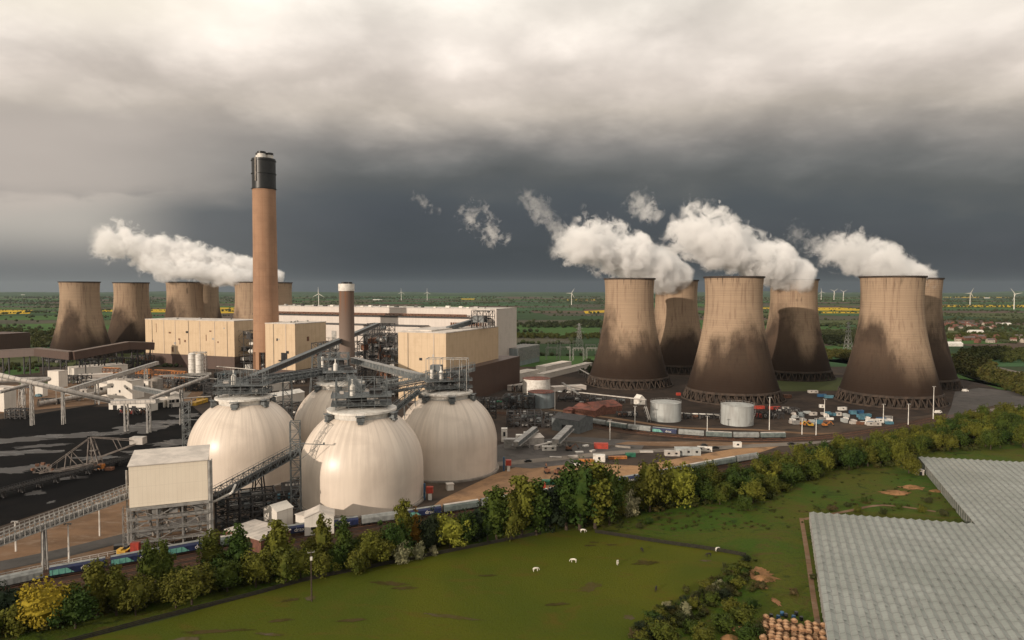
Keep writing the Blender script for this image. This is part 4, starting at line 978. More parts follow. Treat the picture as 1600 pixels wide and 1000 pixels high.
# conveyors to and from it
conveyor('pale truss conveyor rising from the left picture edge to the off white loading building', A(-150, 897, 222), A(213, 765, 264), 4.6, 3.6, galv, 'truss', (.35, .56), galv, 3, 'conveyor', 'conveyor', None, 0, 46, .3)
conveyor('dark truss conveyor climbing from the loading building behind the nearest dome', A(334, 775, 275), A(474, 698, 335), 4.4, 3.6, steel, 'truss', (.45,), darksteel, 5, 'conveyor', 'conveyor', None, 0, 18, .35)
t = thing('service_pipe', 'bent pale pipe lying along the dark conveyor right of the loading building', 'pipe', tuple(A(334, 784, 273)), 0)
mb = MB(); P0, P1, P2 = A(334, 784, 273), A(362, 770, 274), A(368, 757, 277)
mb.tube(P0, P1, .45, None, 8); mb.tube(P1, P2, .45, None, 8); XF[t.name] = (tuple(P0), 0); mb.build('pipe_run', whitep, t, world=True)
steel_mass('blue grey equipment frame under the dark conveyor right of the loading building', G(338, 832), 24, 12, 14, R(25), (5, 2, 4), .6, (steel, darksteel, steel, galv))
steel_mass('low teal and dark machinery frame between the left dome and the nearest dome', G(385, 800), 22, 8, 6, R(20), (4, 1, 2), .6, (steel, darksteel, cyanp))
t = thing('wall_screen', 'dark screen wall stepping up in front of the left dome foot', 'wall', tuple(G(412, 782)), R(18))
mb = MB(); mb.prism([(0, 0), (8, 0), (8, .4), (0, .4)], 0, 4); mb.prism([(8.01, 0), (26, 0), (26, .4), (8.01, .4)], 0, 8); mb.build('panels', darksteel, t)
mb = MB(); [mb.bx(10 + i * 1.6, 11 + i * 1.6, -.1, -.01, 6.2, 7.2) for i in range(6)]; mb.build('windows', galv, t)

# small buildings by the domes
building('shed', 'flat roofed brick shed with a pale sheet roof at the foot of the loading building', 'shed', (352, 848), (408, 866), 14, 5.2, brickred, roofclad, 'flat', doors=((.3, 3, 3.4), (.7, 3, 3.4)))
building('plant_room', 'small white gabled plant room left of the lattice stair tower', 'building', (412, 822), (433, 829), 8, 8, whiteclad, whiteclad, 'gabley', 2.0)
building('workshop', 'white gabled workshop at the foot of the nearest dome', 'building', (476, 838), (522, 834), 9, 7.5, whiteclad, roofclad, 'gabley', 2.4, wins=((.3, 3, 2, 1.2),), doors=((.7, 1.2, 2.3),))
building('annex', 'low white annex joined to the left of the dome foot workshop', 'building', (462, 826), (476, 830), 8, 6, whiteclad, roofclad, 'flat')
for (px, py, lb) in ((666, 782, 'red and white box unit at the right foot of the nearest dome'), (790, 737, 'red and white box unit at the right foot of the right dome')):
    t, w = base_frame('equipment_skid', lb, 'equipment', (px, py), (px + 10, py))
    mb = MB(); mb.bx(0, 3.2, 0, 2.4, 3.4, 6.4); mb.build('red_box', redp, t); mb = MB(); mb.bx(.9, 2.5, .4, 2, 0, 3.38); mb.build('white_base', whitep, t)
    mb = MB(); mb.tube((-1, 1, 0), (-1, 1, 8), .5, None, 10); mb.build('blue_riser', bluep, t)
building('kiosk', 'small white kiosk at the foot of the right dome', 'kiosk', (699, 767), (709, 766), 3, 3, whiteclad, roofclad)

oldsteel = plain('dusty_old_steel', (0.20, 0.175, 0.155, 1), (0.11, 0.09, 0.08, 1), .4, .8)
# ============================================================ bucket wheel stacker in the coal yard
B = G(152, 733)
t = thing('stacker_reclaimer', 'lattice bucket wheel stacker reclaimer standing in the black coal yard', 'coal machine', (B.x, B.y, 0), 0)
def AY(px, py, Y): return A(px, py, Y)
Yb = B.y
def pl(px, py, dY=0): p = A(px, py, Yb + dY); return p
top = pl(142, 683); piv = pl(152, 722); wheel = pl(66, 738, -8); cw = pl(216, 688, 8); foot = pl(150, 735)
mb = MB()
for dy in (-2.5, 2.5):
    o = Vector((0, dy, 0))
    mb.bar(top + o * .5, wheel + o, .35); mb.bar(piv + o, wheel + o, .5); mb.bar(top.lerp(wheel, .45) + o, piv.lerp(wheel, .55) + o, .4); mb.bar(piv.lerp(wheel, .3) + o, top.lerp(wheel, .45) + o, .35); mb.bar(piv.lerp(wheel, .8) + o, top.lerp(wheel, .75) + o, .3)
mb.bar(piv.lerp(wheel, .05) + Vector((0, 0, -1)), wheel + Vector((1, 0, -1)), 2.2, .8)
mb.build('boom', oldsteel, t, world=True)
mb = MB()
for dx, dy in ((-3, -2.5), (3, -2.5), (3, 2.5), (-3, 2.5)): mb.bar(foot + Vector((dx * 1.3, dy, 0)), top + Vector((dx * .2, dy * .4, 0)), .55)
for f in (.3, .6, .85):
    c = foot.lerp(top, f); mb.box(c, (6 * (1 - f) + 1, 4 * (1 - f) + 1, .35)); 
mb.bar(foot + Vector((-4, -2.5, 0)), foot.lerp(top, .6) + Vector((2, -1, 0)), .3); mb.bar(foot + Vector((4, -2.5, 0)), foot.lerp(top, .6) + Vector((-2, -1, 0)), .3)
mb.build('mast', oldsteel, t, world=True)
mb = MB()
for dy in (-2, 2):
    o = Vector((0, dy, 0)); mb.bar(top + o * .5, cw + o, .4); mb.bar(piv + Vector((2, dy, 3)), cw + o + Vector((0, 0, -1.5)), .8); mb.bar(top.lerp(cw, .5) + o, (piv + Vector((2, 0, 3))).lerp(cw, .5) + o, .3)
mb.build('counterweight_arm', oldsteel, t, world=True)
mb = MB(); mb.box(cw, (7.5, 5, 4)); mb.build('counterweight', palepipe, t, world=True)
mb = MB(); c = wheel
wr = 4.2
for i in range(10):
    a = 2 * math.pi * i / 10; r_ = Vector((math.cos(a) * .95, .25 * math.cos(a), math.sin(a))) * wr; a2 = a + 2 * math.pi / 10; r2_ = Vector((math.cos(a2) * .95, .25 * math.cos(a2), math.sin(a2))) * wr
    mb.bar(c, c + r_, .3); mb.bar(c + r_, c + r2_, .45, 1.2)
wh = mb.build('bucket_wheel', oldsteel, t, world=True)
for i in range(10):
    a = 2 * math.pi * i / 10 + .2; r_ = Vector((math.cos(a) * .95, .25 * math.cos(a), math.sin(a))) * (wr + .7); mb = MB(); mb.box(c + r_, (1.3, 1.9, 1.3), a); mb.build('bucket', rusty, wh, world=True)
mb = MB(); mb.box(foot + Vector((0, 0, -1)), (13, 7, 1.2)); mb.box(foot + Vector((2, 0, 2)), (4, 4, 4)); mb.box(foot + Vector((9, -2, .8)), (4, 3, 3)); mb.build('chassis', rusty, t, world=True)
for dx in (-6, -2, 2, 6):
    for dy in (-3, 3): mb = MB(); q = Vector((foot.x + dx, foot.y + dy, .75)); mb.tube(q - Vector((0, .4, 0)), q + Vector((0, .4, 0)), .65, None, 12); mb.build('wheel', darksteel, t, world=True)
mb = MB(); q = foot + Vector((5, -3, 3.2)); mb.box(q, (3, 2.4, 2.6)); mb.build('cab', orangep, t, world=True)
conveyor('low ground conveyor on trestles beside the bucket wheel machine', G(-60, 795) + Vector((0, 0, 3)), G(206, 722) + Vector((0, 0, 3)), 2.4, 1.4, darksteel, 'truss', (.1, .2, .3, .4, .5, .6, .7, .8, .9), darksteel, 2, 'conveyor', 'conveyor', None, 0, 70, .22)

# ============================================================ left hand plant
conveyor('longest pale tube conveyor crossing in front of the left plant, sloping down to the right', A(-60, 572, 500), A(176, 627, 520), 3.3, 3.3, palepipe, 'tube', (.45, .66), galv, 2.4)
conveyor('straight level pale tube conveyor at the left picture edge', A(-60, 594, 590), A(76, 592, 600), 3.6, 3.6, palepipe, 'tube', (.3, .7), galv, 2.4)
conveyor('thin pale tube conveyor descending left from the tall white transfer tower', A(0, 612, 545), A(78, 592, 590), 2.6, 2.6, palepipe, 'tube', (.4,), galv, 4)
conveyor('grey roofed conveyor climbing right above the white workshop', A(100, 612, 560), A(246, 567, 700), 3.0, 2.8, palepipe, 'box', (.3, .6, .85), galv, 2.4)
conveyor('thin conveyor rising from the white shed toward the left dome steelwork', A(236, 622, 480), A(325, 588, 540), 2.2, 2.2, palepipe, 'tube', (.5,), galv, 2)
conveyor('short dark inclined conveyor right of the big white transfer house', A(212, 606, 560), A(262, 616, 500), 3, 3, steel, 'box', (), galv, 4)
conveyor('fat pale pipe conveyor on the ground at the coal yard edge', G(60, 636) + Vector((0, 0, 3)), G(178, 618) + Vector((0, 0, 5)), 4, 4, palepipe, 'tube', (.5,), concrete, 3)
conveyor('flat conveyor bridge between the white house and the windowed shed', A(176, 629, 490), A(246, 627, 480), 3.4, 2.6, palepipe, 'box', (.3, .8), galv, 2)
conveyor('thin overhead pipe bridge across the yard left of the silos', A(255, 588, 690), A(330, 584, 700), 2, 2, galv, 'box', (.2, .8), galv, 3)
def tower_box(label, a, b, dep, h, **k): return building('transfer_tower', label, 'transfer tower', a, b, dep, h, whiteclad, roofclad, 'flat', **k)
tower_box('tallest white transfer tower in the left plant', (75, 605), (92, 606), 10, 17)
tower_box('half height grey white annex right of the tallest transfer tower', (92, 605), (104, 604), 8, 10)
tower_box('small white box tower below the crossing conveyors', (55, 620), (67, 620), 7, 10, doors=((.5, 2.4, 3),))
tower_box('white tower cut by the left picture edge', (-14, 642), (7, 644), 10, 20)
tower_box('big white transfer house above the long flat gallery', (168, 622), (207, 624), 14, 17, wins=((.2, 11, 1.6, 1.6), (.5, 7, 2, 2.4), (.8, 10, 1.6, 1.6), (.35, 4, 1.4, 1.4)), vents=2)
tower_box('grey white side house left of the big transfer house', (150, 617), (168, 620), 12, 12, wins=((.5, 7, 5, 2.6),))
tower_box('pale stair and lift block beside the grey silo', (214, 612), (232, 613), 9, 11, wins=((.5, 7, 7, 3.6),))
building('long_shed', 'long flat cream gallery building above the coal yard edge', 'building', (170, 640), (236, 643), 8, 8, whiteclad, roofclad, 'flat', doors=((.15, 4, 4), (.35, 5, 4), (.6, 4, 4)))
building('windowed_shed', 'white shed with large dark windows beside the left dome', 'building', (262, 637), (286, 635), 20, 9.5, whiteclad, roofclad, 'gabley', 2.5, wins=((.28, 5.4, 4, 2.6), (.72, 5.4, 4, 2.6)), doors=((.2, 2.5, 3),))
building('windowed_shed', 'lower white shed with a dark open front left of the windowed shed', 'building', (240, 637), (257, 637), 12, 7, whiteclad, roofclad, 'flat', doors=((.5, 7, 4.6),))
building('warehouse', 'long pale flat roofed warehouse behind the left conveyors', 'building', (116, 588), (200, 581), 30, 9, whiteclad, roofclad, 'flat', vents=5)
building('warehouse', 'smaller pale warehouse left of the silo pair', 'building', (122, 597), (176, 594), 14, 7, palewall, roofclad, 'flat', vents=3)
building('brown_hall', 'brown clad hall cut by the left picture edge', 'building', (-30, 560), (48, 553), 60, 34, brownclad, brownclad, 'flat')
# grey concrete silo and the twin silos
def silo(label, px, py, r, h, mat=palepipe, group=None, cap=True, nb=5):
    b = G(px, py); t = thing('silo', label, 'silo', (b.x, b.y, 0), 0, group)
    mb = MB(); mb.lathe([(r, 2.5), (r, h)], 28); mb.build('shell', mat, t, smooth=True)
    mb = MB(); mb.lathe([(r, h), (r * .5, h + 1.2), (.05, h + 1.4)], 28); mb.build('roof', mat, t)
    mb = MB()
    for i in range(nb): z = 2.5 + (h - 2.7) * i / (nb - 1); mb.lathe([(r + .003, z), (r + .2, z), (r + .2, z + .25), (r + .003, z + .25)], 28)
    mb.build('hoops', galv, t)
    mb = MB(); mb.lathe([(r * .92, 0), (r * .92, 2.5)], 20); mb.bx(-1.2, 1.2, -r - .15, -r * .8, 0, 2.3); mb.build('skirt', darksteel, t)
    mb = MB(); mb.rails(-r * .6, r * .6, -r * .6, r * .6, h + 1.2, 1.1, .12); mb.build('handrail', galv, t)
    return t
silo('left one of the two tall white silos before the cream block', 301, 589, 4.4, 27, whitep, 'twin white silos')
silo('right one of the two tall white silos before the cream block', 312.5, 590, 4.4, 27, whitep, 'twin white silos')
silo('squat grey concrete silo behind the windowed shed', 245, 612, 5.5, 13, concrete)
t = thing('stair_frame', 'pale stair frame right of the twin white silos', 'stair tower', tuple(G(320, 590)), 0); mb = MB(); mb.frame(-1.5, 2, -2, 2, 0, 29, 1, 1, 8, .35); mb.build('frame', galv, t); mb = MB(); mb.bx(-12, 2.4, -2.4, 2.4, 29, 29.4); mb.rails(-12, 2.4, -2.4, 2.4, 29.4, 1.2); mb.build('top_deck', galv, t)
for i, (x, y, w) in enumerate(((160, 590, 24), (212, 592, 20), (240, 594, 26), (268, 596, 18))):
    b = G(x, y); t = thing('pipe_gantry', ['orange pipe gantry behind the left conveyors', 'orange pipe gantry below the cream block corner', 'orange and brown gantry with tall legs before the brown base', 'short orange gantry left of the twin silos'][i], 'pipe gantry', (b.x, b.y, 0), R(-18), 'orange pipe gantries')
    mb = MB(); mb.frame(0, w, 0, 4, 0, 11, 4, 1, 2, .5); mb.build('frame', orangep if i % 2 else rusty, t)
    mb = MB(); [mb.tube((0, yy, z), (w, yy, z), .45, None, 8) for yy, z in ((1, 6.4), (2.6, 6.2), (1.6, 11.6), (3, 11.4))]; mb.build('pipes', orangep, t)
# brown enclosed gallery in front of the left towers
GB = [A(-40, 556, 820), A(58, 550, 820), A(113, 556, 800), A(200, 540, 860), A(240, 541, 880)]
t = thing('enclosed_gallery', 'brown enclosed conveyor gallery winding in front of the left cooling towers', 'conveyor gallery', (GB[0].x, GB[0].y, 0), 0)
mb = MB()
for a, b in zip(GB, GB[1:]): mb.bar(a, b, 9, 9)
mb.build('gallery_walls', brownclad, t, world=True)
mb = MB()
for a, b in zip(GB, GB[1:]): mb.bar(a + Vector((0, 0, 4.9)), b + Vector((0, 0, 4.9)), 9.6, .5)
mb.build('gallery_roof', plain('brown_grey_roof', (0.16, 0.12, 0.10, 1), (0.11, 0.085, 0.07, 1), .1), t, world=True)
for a, b in zip(GB, GB[1:]):
    n = max(2, int((b - a).length / 22))
    for i in range(n):
        c = a.lerp(b, (i + .5) / n); mb = MB()
        for e in (-3.6, 3.6): mb.bx(c.x + e - .6, c.x + e + .6, c.y - .6, c.y + .6, 0, c.z - 4.5)
        mb.bar((c.x - 3.6, c.y, 1), (c.x + 3.6, c.y, c.z - 5), .5); mb.build('trestle', darksteel, t, world=True)
for i, (x, y, w, h) in enumerate(((120, 576, 34, 12), (165, 576, 30, 14), (60, 566, 46, 10), (205, 574, 22, 16))):
    steel_mass(['dark plant under the bend of the brown gallery', 'dark steelwork under the right end of the brown gallery', 'low dark plant beside the brown hall', 'dark steelwork at the left foot of the cream block'][i], G(x, y), w, 16, h, R(-20), (5, 2, 2), .7)
steel_mass('light steel pipework frame between the warehouses and the white transfer house', G(180, 600), 32, 10, 9, R(-10), (6, 1, 2), .6, (galv, palepipe, steel))
steel_mass('pipework frame at the left edge of the coal yard', G(8, 655), 16, 6, 8, R(0), (4, 1, 3), .6, (galv, concrete, darksteel))
steel_mass('cluttered steel frame right of the windowed shed', G(318, 622), 24, 8, 14, R(10), (5, 1, 4), .6, (steel, darksteel, galv))
steel_mass('rusty machinery frame at the coal yard edge below the long gallery', G(185, 648), 20, 5, 5, R(0), (5, 1, 1), .8, (rusty, darksteel, redp, yellowp))
# ============================================================ trains
mint = plain('mint_green_paint', (0.16, 0.42, 0.34, 1), (0.10, 0.28, 0.24, 1), .6, .5)
navy = plain('navy_paint', (0.02, 0.03, 0.09, 1), (0.015, 0.02, 0.05, 1), .6, .45)
hoppergrey = plain('wagon_grey', (0.26, 0.27, 0.26, 1), (0.17, 0.175, 0.17, 1), .4, .6)
hooddark = plain('wagon_grey_green', (0.15, 0.18, 0.17, 1), (0.09, 0.11, 0.105, 1), .4, .6)
def text_mesh(s, size):
    cu = bpy.data.curves.new('lettering', 'FONT'); cu.body = s; cu.size = size; cu.extrude = 0.02; cu.resolution_u = 2
    o = bpy.data.objects.new('tmp', cu); COL.objects.link(o); dg = bpy.context.evaluated_depsgraph_get(); me = bpy.data.meshes.new_from_object(o.evaluated_get(dg)); bpy.data.objects.remove(o)
    return me
LETTER = text_mesh('drax', 2.3); LETTER.materials.append(whitep)
WL = 18.0
def wagon(style):
    t = thing('hopper_wagon', 'x', 'rail wagon', (0, 0, 0), 0)
    body = {0: navy, 1: hoppergrey, 2: hooddark}[style]
    mb = MB(); L2 = WL / 2 - .5
    prof = [(-1.35, 1.3), (-1.4, 3.4), (-.9, 4.25), (.9, 4.25), (1.4, 3.4), (1.35, 1.3)]
    vs = [(x, y, z) for x in (-L2, L2) for y, z in prof]; n = 6
    mb.add(vs, [tuple(range(n)), tuple(reversed(range(n, 2 * n)))] + [(i, i + n, (i + 1) % n + n, (i + 1) % n) for i in range(n)])
    mb.build('hopper_body', [body], t)
    mb = MB(); mb.add([(-L2 + .1, -.95, 4.28), (L2 - .1, -.95, 4.28), (L2 - .1, .95, 4.28), (-L2 + .1, .95, 4.28), (-L2 + .1, 0, 4.62), (L2 - .1, 0, 4.62)], [(0, 1, 5, 4), (2, 3, 4, 5), (1, 2, 5), (3, 0, 4), (3, 2, 1, 0)]); mb.build('roof_hatch', hoppergrey if style != 2 else palepipe, t)
    mb = MB()
    for i in range(9): x = -L2 + 1 + i * (WL - 3) / 8; mb.bx(x - .07, x + .07, -1.46, 1.46, 1.4, 3.3)
    mb.build('side_ribs', hoppergrey if style == 1 else body, t)
    mb = MB(); mb.bx(-L2 - .4, L2 + .4, -1.1, 1.1, .95, 1.28); mb.build('underframe', blackp, t)
    for e in (-1, 1):
        mb = MB(); mb.bx(e * (L2 - 2) - 1.4, e * (L2 - 2) + 1.4, -1.05, 1.05, .5, .9)
        for dx in (-.9, .9): mb.tube((e * (L2 - 2) + dx, -.85, .75), (e * (L2 - 2) + dx, .85, .75), .45, None, 10)
        mb.build('bogie', blackp, t)
    if style == 0:
        mb = MB(); mb.prism([(-L2 + .2, 0), (-1, 0), (-3.2, 1.9), (-L2 + .2, 1.9)], 0, .03)
        mb.v = [(x, -1.40 - z * .2 - (.0238 * (y + .2)), 1.45 + y) for x, y, z in mb.v]; mb.build('mint_panel', mint, t)
        o = bpy.data.objects.new('lettering', LETTER); COL.objects.link(o); o.parent = t; o.location = (.8, -1.47, 1.75); o.rotation_euler = (math.pi / 2, 0, 0)
    cache(t); return t
WG_ = [wagon(0), wagon(1), wagon(2)]; used = [False] * 3
def along(P, s0, off):
    """point and heading at arc length s0 along polyline P, shifted sideways"""
    s = 0
    for a, b in zip(P, P[1:]):
        l = (b - a).length
        if s + l >= s0:
            d = (b - a).normalized(); p = a + d * (s0 - s); return p + Vector((d.y, -d.x, 0)) * off, math.atan2(d.y, d.x)
        s += l
    return None, None
def put_wagon(st, p, a, lb, grp):
    if not used[st]: o = WG_[st]; used[st] = True; o.location = (p.x, p.y, .38); o.rotation_euler = (0, 0, a); o['label'] = lb; o['group'] = grp
    else: dup(WG_[st], (p.x, p.y, .38), a, lb, grp)
s0 = 30; i = 0
start = (RP[0] - G(-30, 932)).length
seq = [0, 1, 0, 0, 0, 2, 0, 0, 1, 0, 2, 1, 2, 0, 1, 0, 2, 0, 2, 2, 1, 0]
s0 = start - 10
for i in range(21):
    p, a = along(RP, s0, -2)
    if p is None: break
    st = seq[i % len(seq)]; put_wagon(st, p, a, ['navy and mint hopper wagon with white lettering', 'plain pale grey hopper wagon', 'grey green hopper wagon'][st] + f', {ordn(i + 1)} from the left in the front train', 'wagons of the front train')
    s0 += WL + .6
s0 = 118
for i in range(9):
    p, a = along(RP2, s0, -3)
    st = [0, 1, 2, 1, 0, 1, 2, 1, 2][i]; put_wagon(st, p, a, ['navy and mint hopper wagon', 'plain pale grey hopper wagon', 'grey green hopper wagon'][st] + f', {ordn(i + 1)} from the left in the train below the cooling towers', 'wagons of the train below the towers')
    s0 += WL + .6

# ============================================================ tanks
def tank(label, px, py, r, h, mat, roofm=None, group='storage tanks'):
    b = G(px, py); t = thing('storage_tank', label, 'storage tank', (b.x, b.y, 0), rb(0, 3), group)
    mb = MB(); mb.lathe([(r, 0), (r, h)], 56); mb.build('shell', mat, t, smooth=True)
    mb = MB(); mb.lathe([(r + .15, h), (r + .15, h + .25), (r * .5, h + 1.1), (.05, h + 1.5)], 56); mb.build('roof', roofm or mat, t)
    mb = MB()
    for z in (h * .33, h * .66, h - .5): mb.lathe([(r + .003, z), (r + .12, z), (r + .12, z + .15), (r + .003, z + .15)], 56)
    mb.build('hoops', mat, t)
    mb = MB(); n = 28
    for i in range(n):
        a0, a1 = 2 * math.pi * i / n, 2 * math.pi * (i + 1) / n; p0 = ((r + .1) * math.cos(a0), (r + .1) * math.sin(a0)); p1 = ((r + .1) * math.cos(a1), (r + .1) * math.sin(a1))
        mb.bar((*p0, h + .2), (*p0, h + 1.4), .1); mb.bar((*p0, h + 1.4), (*p1, h + 1.4), .1)
    mb.build('handrail', galv, t)
    mb = MB()
    for i in range(14):
        a0 = -1.9 + i * .09; z = h * i / 14; mb.box(((r + .6) * math.cos(a0), (r + .6) * math.sin(a0), z + .5), (1.1, 1.2, .12), a0)
        mb.bar(((r + 1.1) * math.cos(a0), (r + 1.1) * math.sin(a0), z + 1.5), ((r + 1.1) * math.cos(a0 + .09), (r + 1.1) * math.sin(a0 + .09), z + 1.5 + h / 14), .1)
    mb.build('spiral_stair', galv, t); return t
tank('white tank with a reddish roof, half hidden behind the blue grey tank', 838, 614, 13.6, 14.5, whitep, redroof)
tank('blue grey tank with a rusty roof in front of a white tank', 845.5, 635, 11.6, 13, tankblue, redroof)
tank('pale grey tank left of the other pale tank, before the front cooling towers', 1040, 656, 11.8, 14, tankgrey)
tank('pale grey tank at the right, nearest the parked wagons and mast', 1151.5, 662, 12, 14.5, tankgrey)

# ============================================================ sheds and plant in the middle
building('red_roof_shed', 'red roofed shed left of the brown gabled shed', 'shed', (893, 647), (930, 652), 24, 5, brickred, redroof, 'gable', 3)
building('brown_shed', 'long brown shed with a pale ridge stripe', 'shed', (930, 650), (972, 645), 22, 6, brickred, redroof, 'gable', 3.5)
building('low_shed', 'low dark red shed at the left of the red roofed shed', 'shed', (880, 648), (893, 649), 14, 4, brickred, redroof, 'flat')
building('white_house', 'small white gabled house before the left tank', 'house', (998, 633), (1008, 632), 7, 5, whitep, whitep, 'gabley', 3.5, wins=((.3, 3, 1, 1.2),))
t, w = building('cooler_house', 'grey building with horizontal louvre bands beside the boiler house end', 'building', (809, 573), (843, 565), 26, 24, tankblue, galv, 'flat')
for k in range(10): mb = MB(); mb.bx(1, w - .5, -.5, -.01, 7 + k * 1.7, 7.9 + k * 1.7); mb.build('louvre', galv, t)
building('office_block', 'white panelled low block at the foot of the boiler house end', 'building', (803, 599), (842, 590), 16, 9, whiteclad, roofclad, 'flat', vents=3)
building('office_block', 'upper long white low block right of the louvred building', 'building', (853, 582), (893, 573), 14, 7, whiteclad, roofclad, 'flat')
building('low_block', 'long low pale block running towards the leftmost right hand tower', 'building', (850, 593), (926, 574), 10, 6, whiteclad, roofclad, 'flat')
building('low_block', 'low pale sheds between the brown annex and the white tank', 'building', (806, 612), (858, 604), 12, 5, palewall, roofclad, 'flat')
building('low_block', 'low grey block behind the tanks with a pipe roof', 'building', (866, 612), (916, 609), 12, 4, palewall, roofclad, 'flat')
# substation
b0 = G(845, 563)
for i in range(12):
    r_, c_ = divmod(i, 6); x = b0.x + 8 + c_ * 19 + r_ * 6; y = b0.y + r_ * 70 - c_ * 4
    t = thing('switchyard_gantry', f'grey lattice switchyard gantry, {ordn(c_ + 1)} from the left in the {"front" if r_ == 0 else "rear"} row', 'gantry', (x, y, 0), R(-8), 'switchyard gantries')
    mb = MB(); hh = rb(17, 24)
    for xx in (0, 15): mb.frame(xx - .8, xx + .8, -.8, .8, 0, hh, 1, 1, 6, .3)
    mb.build('columns', galv, t); mb = MB(); mb.truss((0, 0, hh), (15, 0, hh), 1.4, 1.6, 6, .3); mb.build('beam', galv, t)
    for k in range(3): mb = MB(); mb.tube((3 + k * 4.5, 0, hh - 3), (3 + k * 4.5, 0, hh), .35, .35, 8); mb.build('insulator', concrete, t)
for i in range(7):
    p = G(1020 - i * 19, 625 - i * 1.5)
    if i < 0: continue
steel_mass('low switchgear and dark pipework behind the blue grey tank', G(872, 628), 60, 12, 5, R(-8), (9, 1, 1), .8, (galv, darksteel, steel))
steel_mass('grey dark plant frame between the right dome and the white canopy', G(792, 668), 26, 20, 10, R(0), (5, 2, 3), .65, (darksteel, steel, galv))
steel_mass('dark plant frame behind the right dome shoulder', G(786, 640), 26, 16, 12, R(-10), (5, 2, 3), .65, (darksteel, steel, tankblue))
steel_mass('dark equipment frame left of the unloading hall', G(850, 668), 22, 14, 6, R(-8), (5, 2, 2), .65, (darksteel, steel, galv))
building('unloading_hall', 'dark grey unloading hall standing over the train below the towers', 'building', (862, 672), (905, 678), 20, 9, steel, darksteel, 'gable', 2.5, doors=((.5, 6, 5),))
conveyor('dark conveyor gallery sloping up from the white canopy towards the dome steelwork', A(806, 694, 420), A(836, 670, 455), 3, 2.4, steel, 'box', (.5,), galv, 4)
conveyor('wide double conveyor gallery sloping down from the unloading hall', A(868, 690, 420), A(890, 668, 455), 4, 2.4, steel, 'box', (.5,), galv, 4)
building('canopy', 'open pale canopy roof right of the white container stack', 'canopy', (818, 697), (850, 694), 14, 4.5, palepipe, roofclad, 'gable', 1.5)
# containers and vehicles
def container(label, px, py, mat, L_=6.1, h=2.6, rz=None, w=2.44, group='containers and cabins', z=0.0, doors=True):
    b = G(px, py); t = thing('container', label, 'container', (b.x, b.y, z), R(rz if rz is not None else rb(-20, 20)), group)
    mb = MB(); mb.bx(-L_ / 2, L_ / 2, -w / 2, w / 2, .15, h)
    n = int(L_ / .6)
    for i in range(n): x = -L_ / 2 + .3 + i * (L_ - .6) / max(1, n - 1); mb.bx(x - .08, x + .08, -w / 2 - .05, -w / 2 - .002, .2, h - .1)
    mb.build('box', mat, t); mb = MB(); mb.bx(-L_ / 2 - .05, L_ / 2 + .05, -w / 2 - .08, w / 2 + .08, h + .003, h + .12); mb.build('roof', mat, t)
    if mat in (whitep, palepipe, tankgrey) and L_ >= 4 and h > 2.2:
        for k in range(max(1, int(L_ / 4))):
            mb = MB(); x = -L_ / 2 + L_ * (k + .5) / max(1, int(L_ / 4)); mb.bx(x - .7, x + .7, -w / 2 - .12, -w / 2 - .06, h * .45, h * .78); mb.build('window', darkwin, t)
    return t
container('bright red shipping container in the middle of the lay down yard', 939, 701, redp, 9, 3.6, -6, 3)
container('tall white box standing right of the right dome', 788, 690, whitep, 4, 9, 0, 4)
container('white box unit with dark openings left of the canopy', 812, 696, whitep, 5, 7, 0, 4)
container('narrow white box unit touching the canopy', 821, 694, whitep, 2.4, 8, 0, 3)
container('grey slatted box unit right of the right dome foot', 797, 700, galv, 8, 6, 0, 5)
container('long cream container slanting in front of the canopy', 848, 700, palepipe, 14, 2.6, 45)
container('first white container of the stacked pair in the lay down yard', 858, 704, whitep, 9, 2.8, 0)
container('second white container of the stacked pair, further right', 866, 697, whitep, 9, 2.8, 0)
container('white cabin beside an orange heap at the sandy edge', 936, 721, whitep, 7, 4, -5, 4)
container('long flat orange container left of the white cabin', 916, 722, orangep, 9, 1.6, 0)
container('pale orange container right of the white cabin', 965, 717, orangep, 11, 1.5, 5)
container('dark green container at the sandy yard edge', 985, 714, greenp, 6, 2.4, 0)
container('red container half hidden by poplars beside the track', 840, 762, redp, 8, 2.6, 5)
container('white container half hidden by poplars beside the track', 828, 765, whitep, 6, 2.4, 5)
container('green container behind the dark poplars', 857, 757, greenp, 7, 2.4, 5)
container('grey site office with a dark flat roof on the sandy ground', 1074, 710, tankgrey, 15, 4, -3, 7)
container('low cream cabin left of the grey site office', 1050, 712, palepipe, 9, 3, -3, 4)
container('white trailer cabin right of the grey site office', 1101, 705, whitep, 9, 2.8, -15)
container('small white cabin alone on the sandy strip', 1152, 699, whitep, 5, 3.4, 0)
container('red and orange box beside the frame of the loading building', 212, 868, redp, 3, 5, 10)
container('black tarpaulined box left of the loading building frame', 197, 862, blackp, 8, 3, 20)
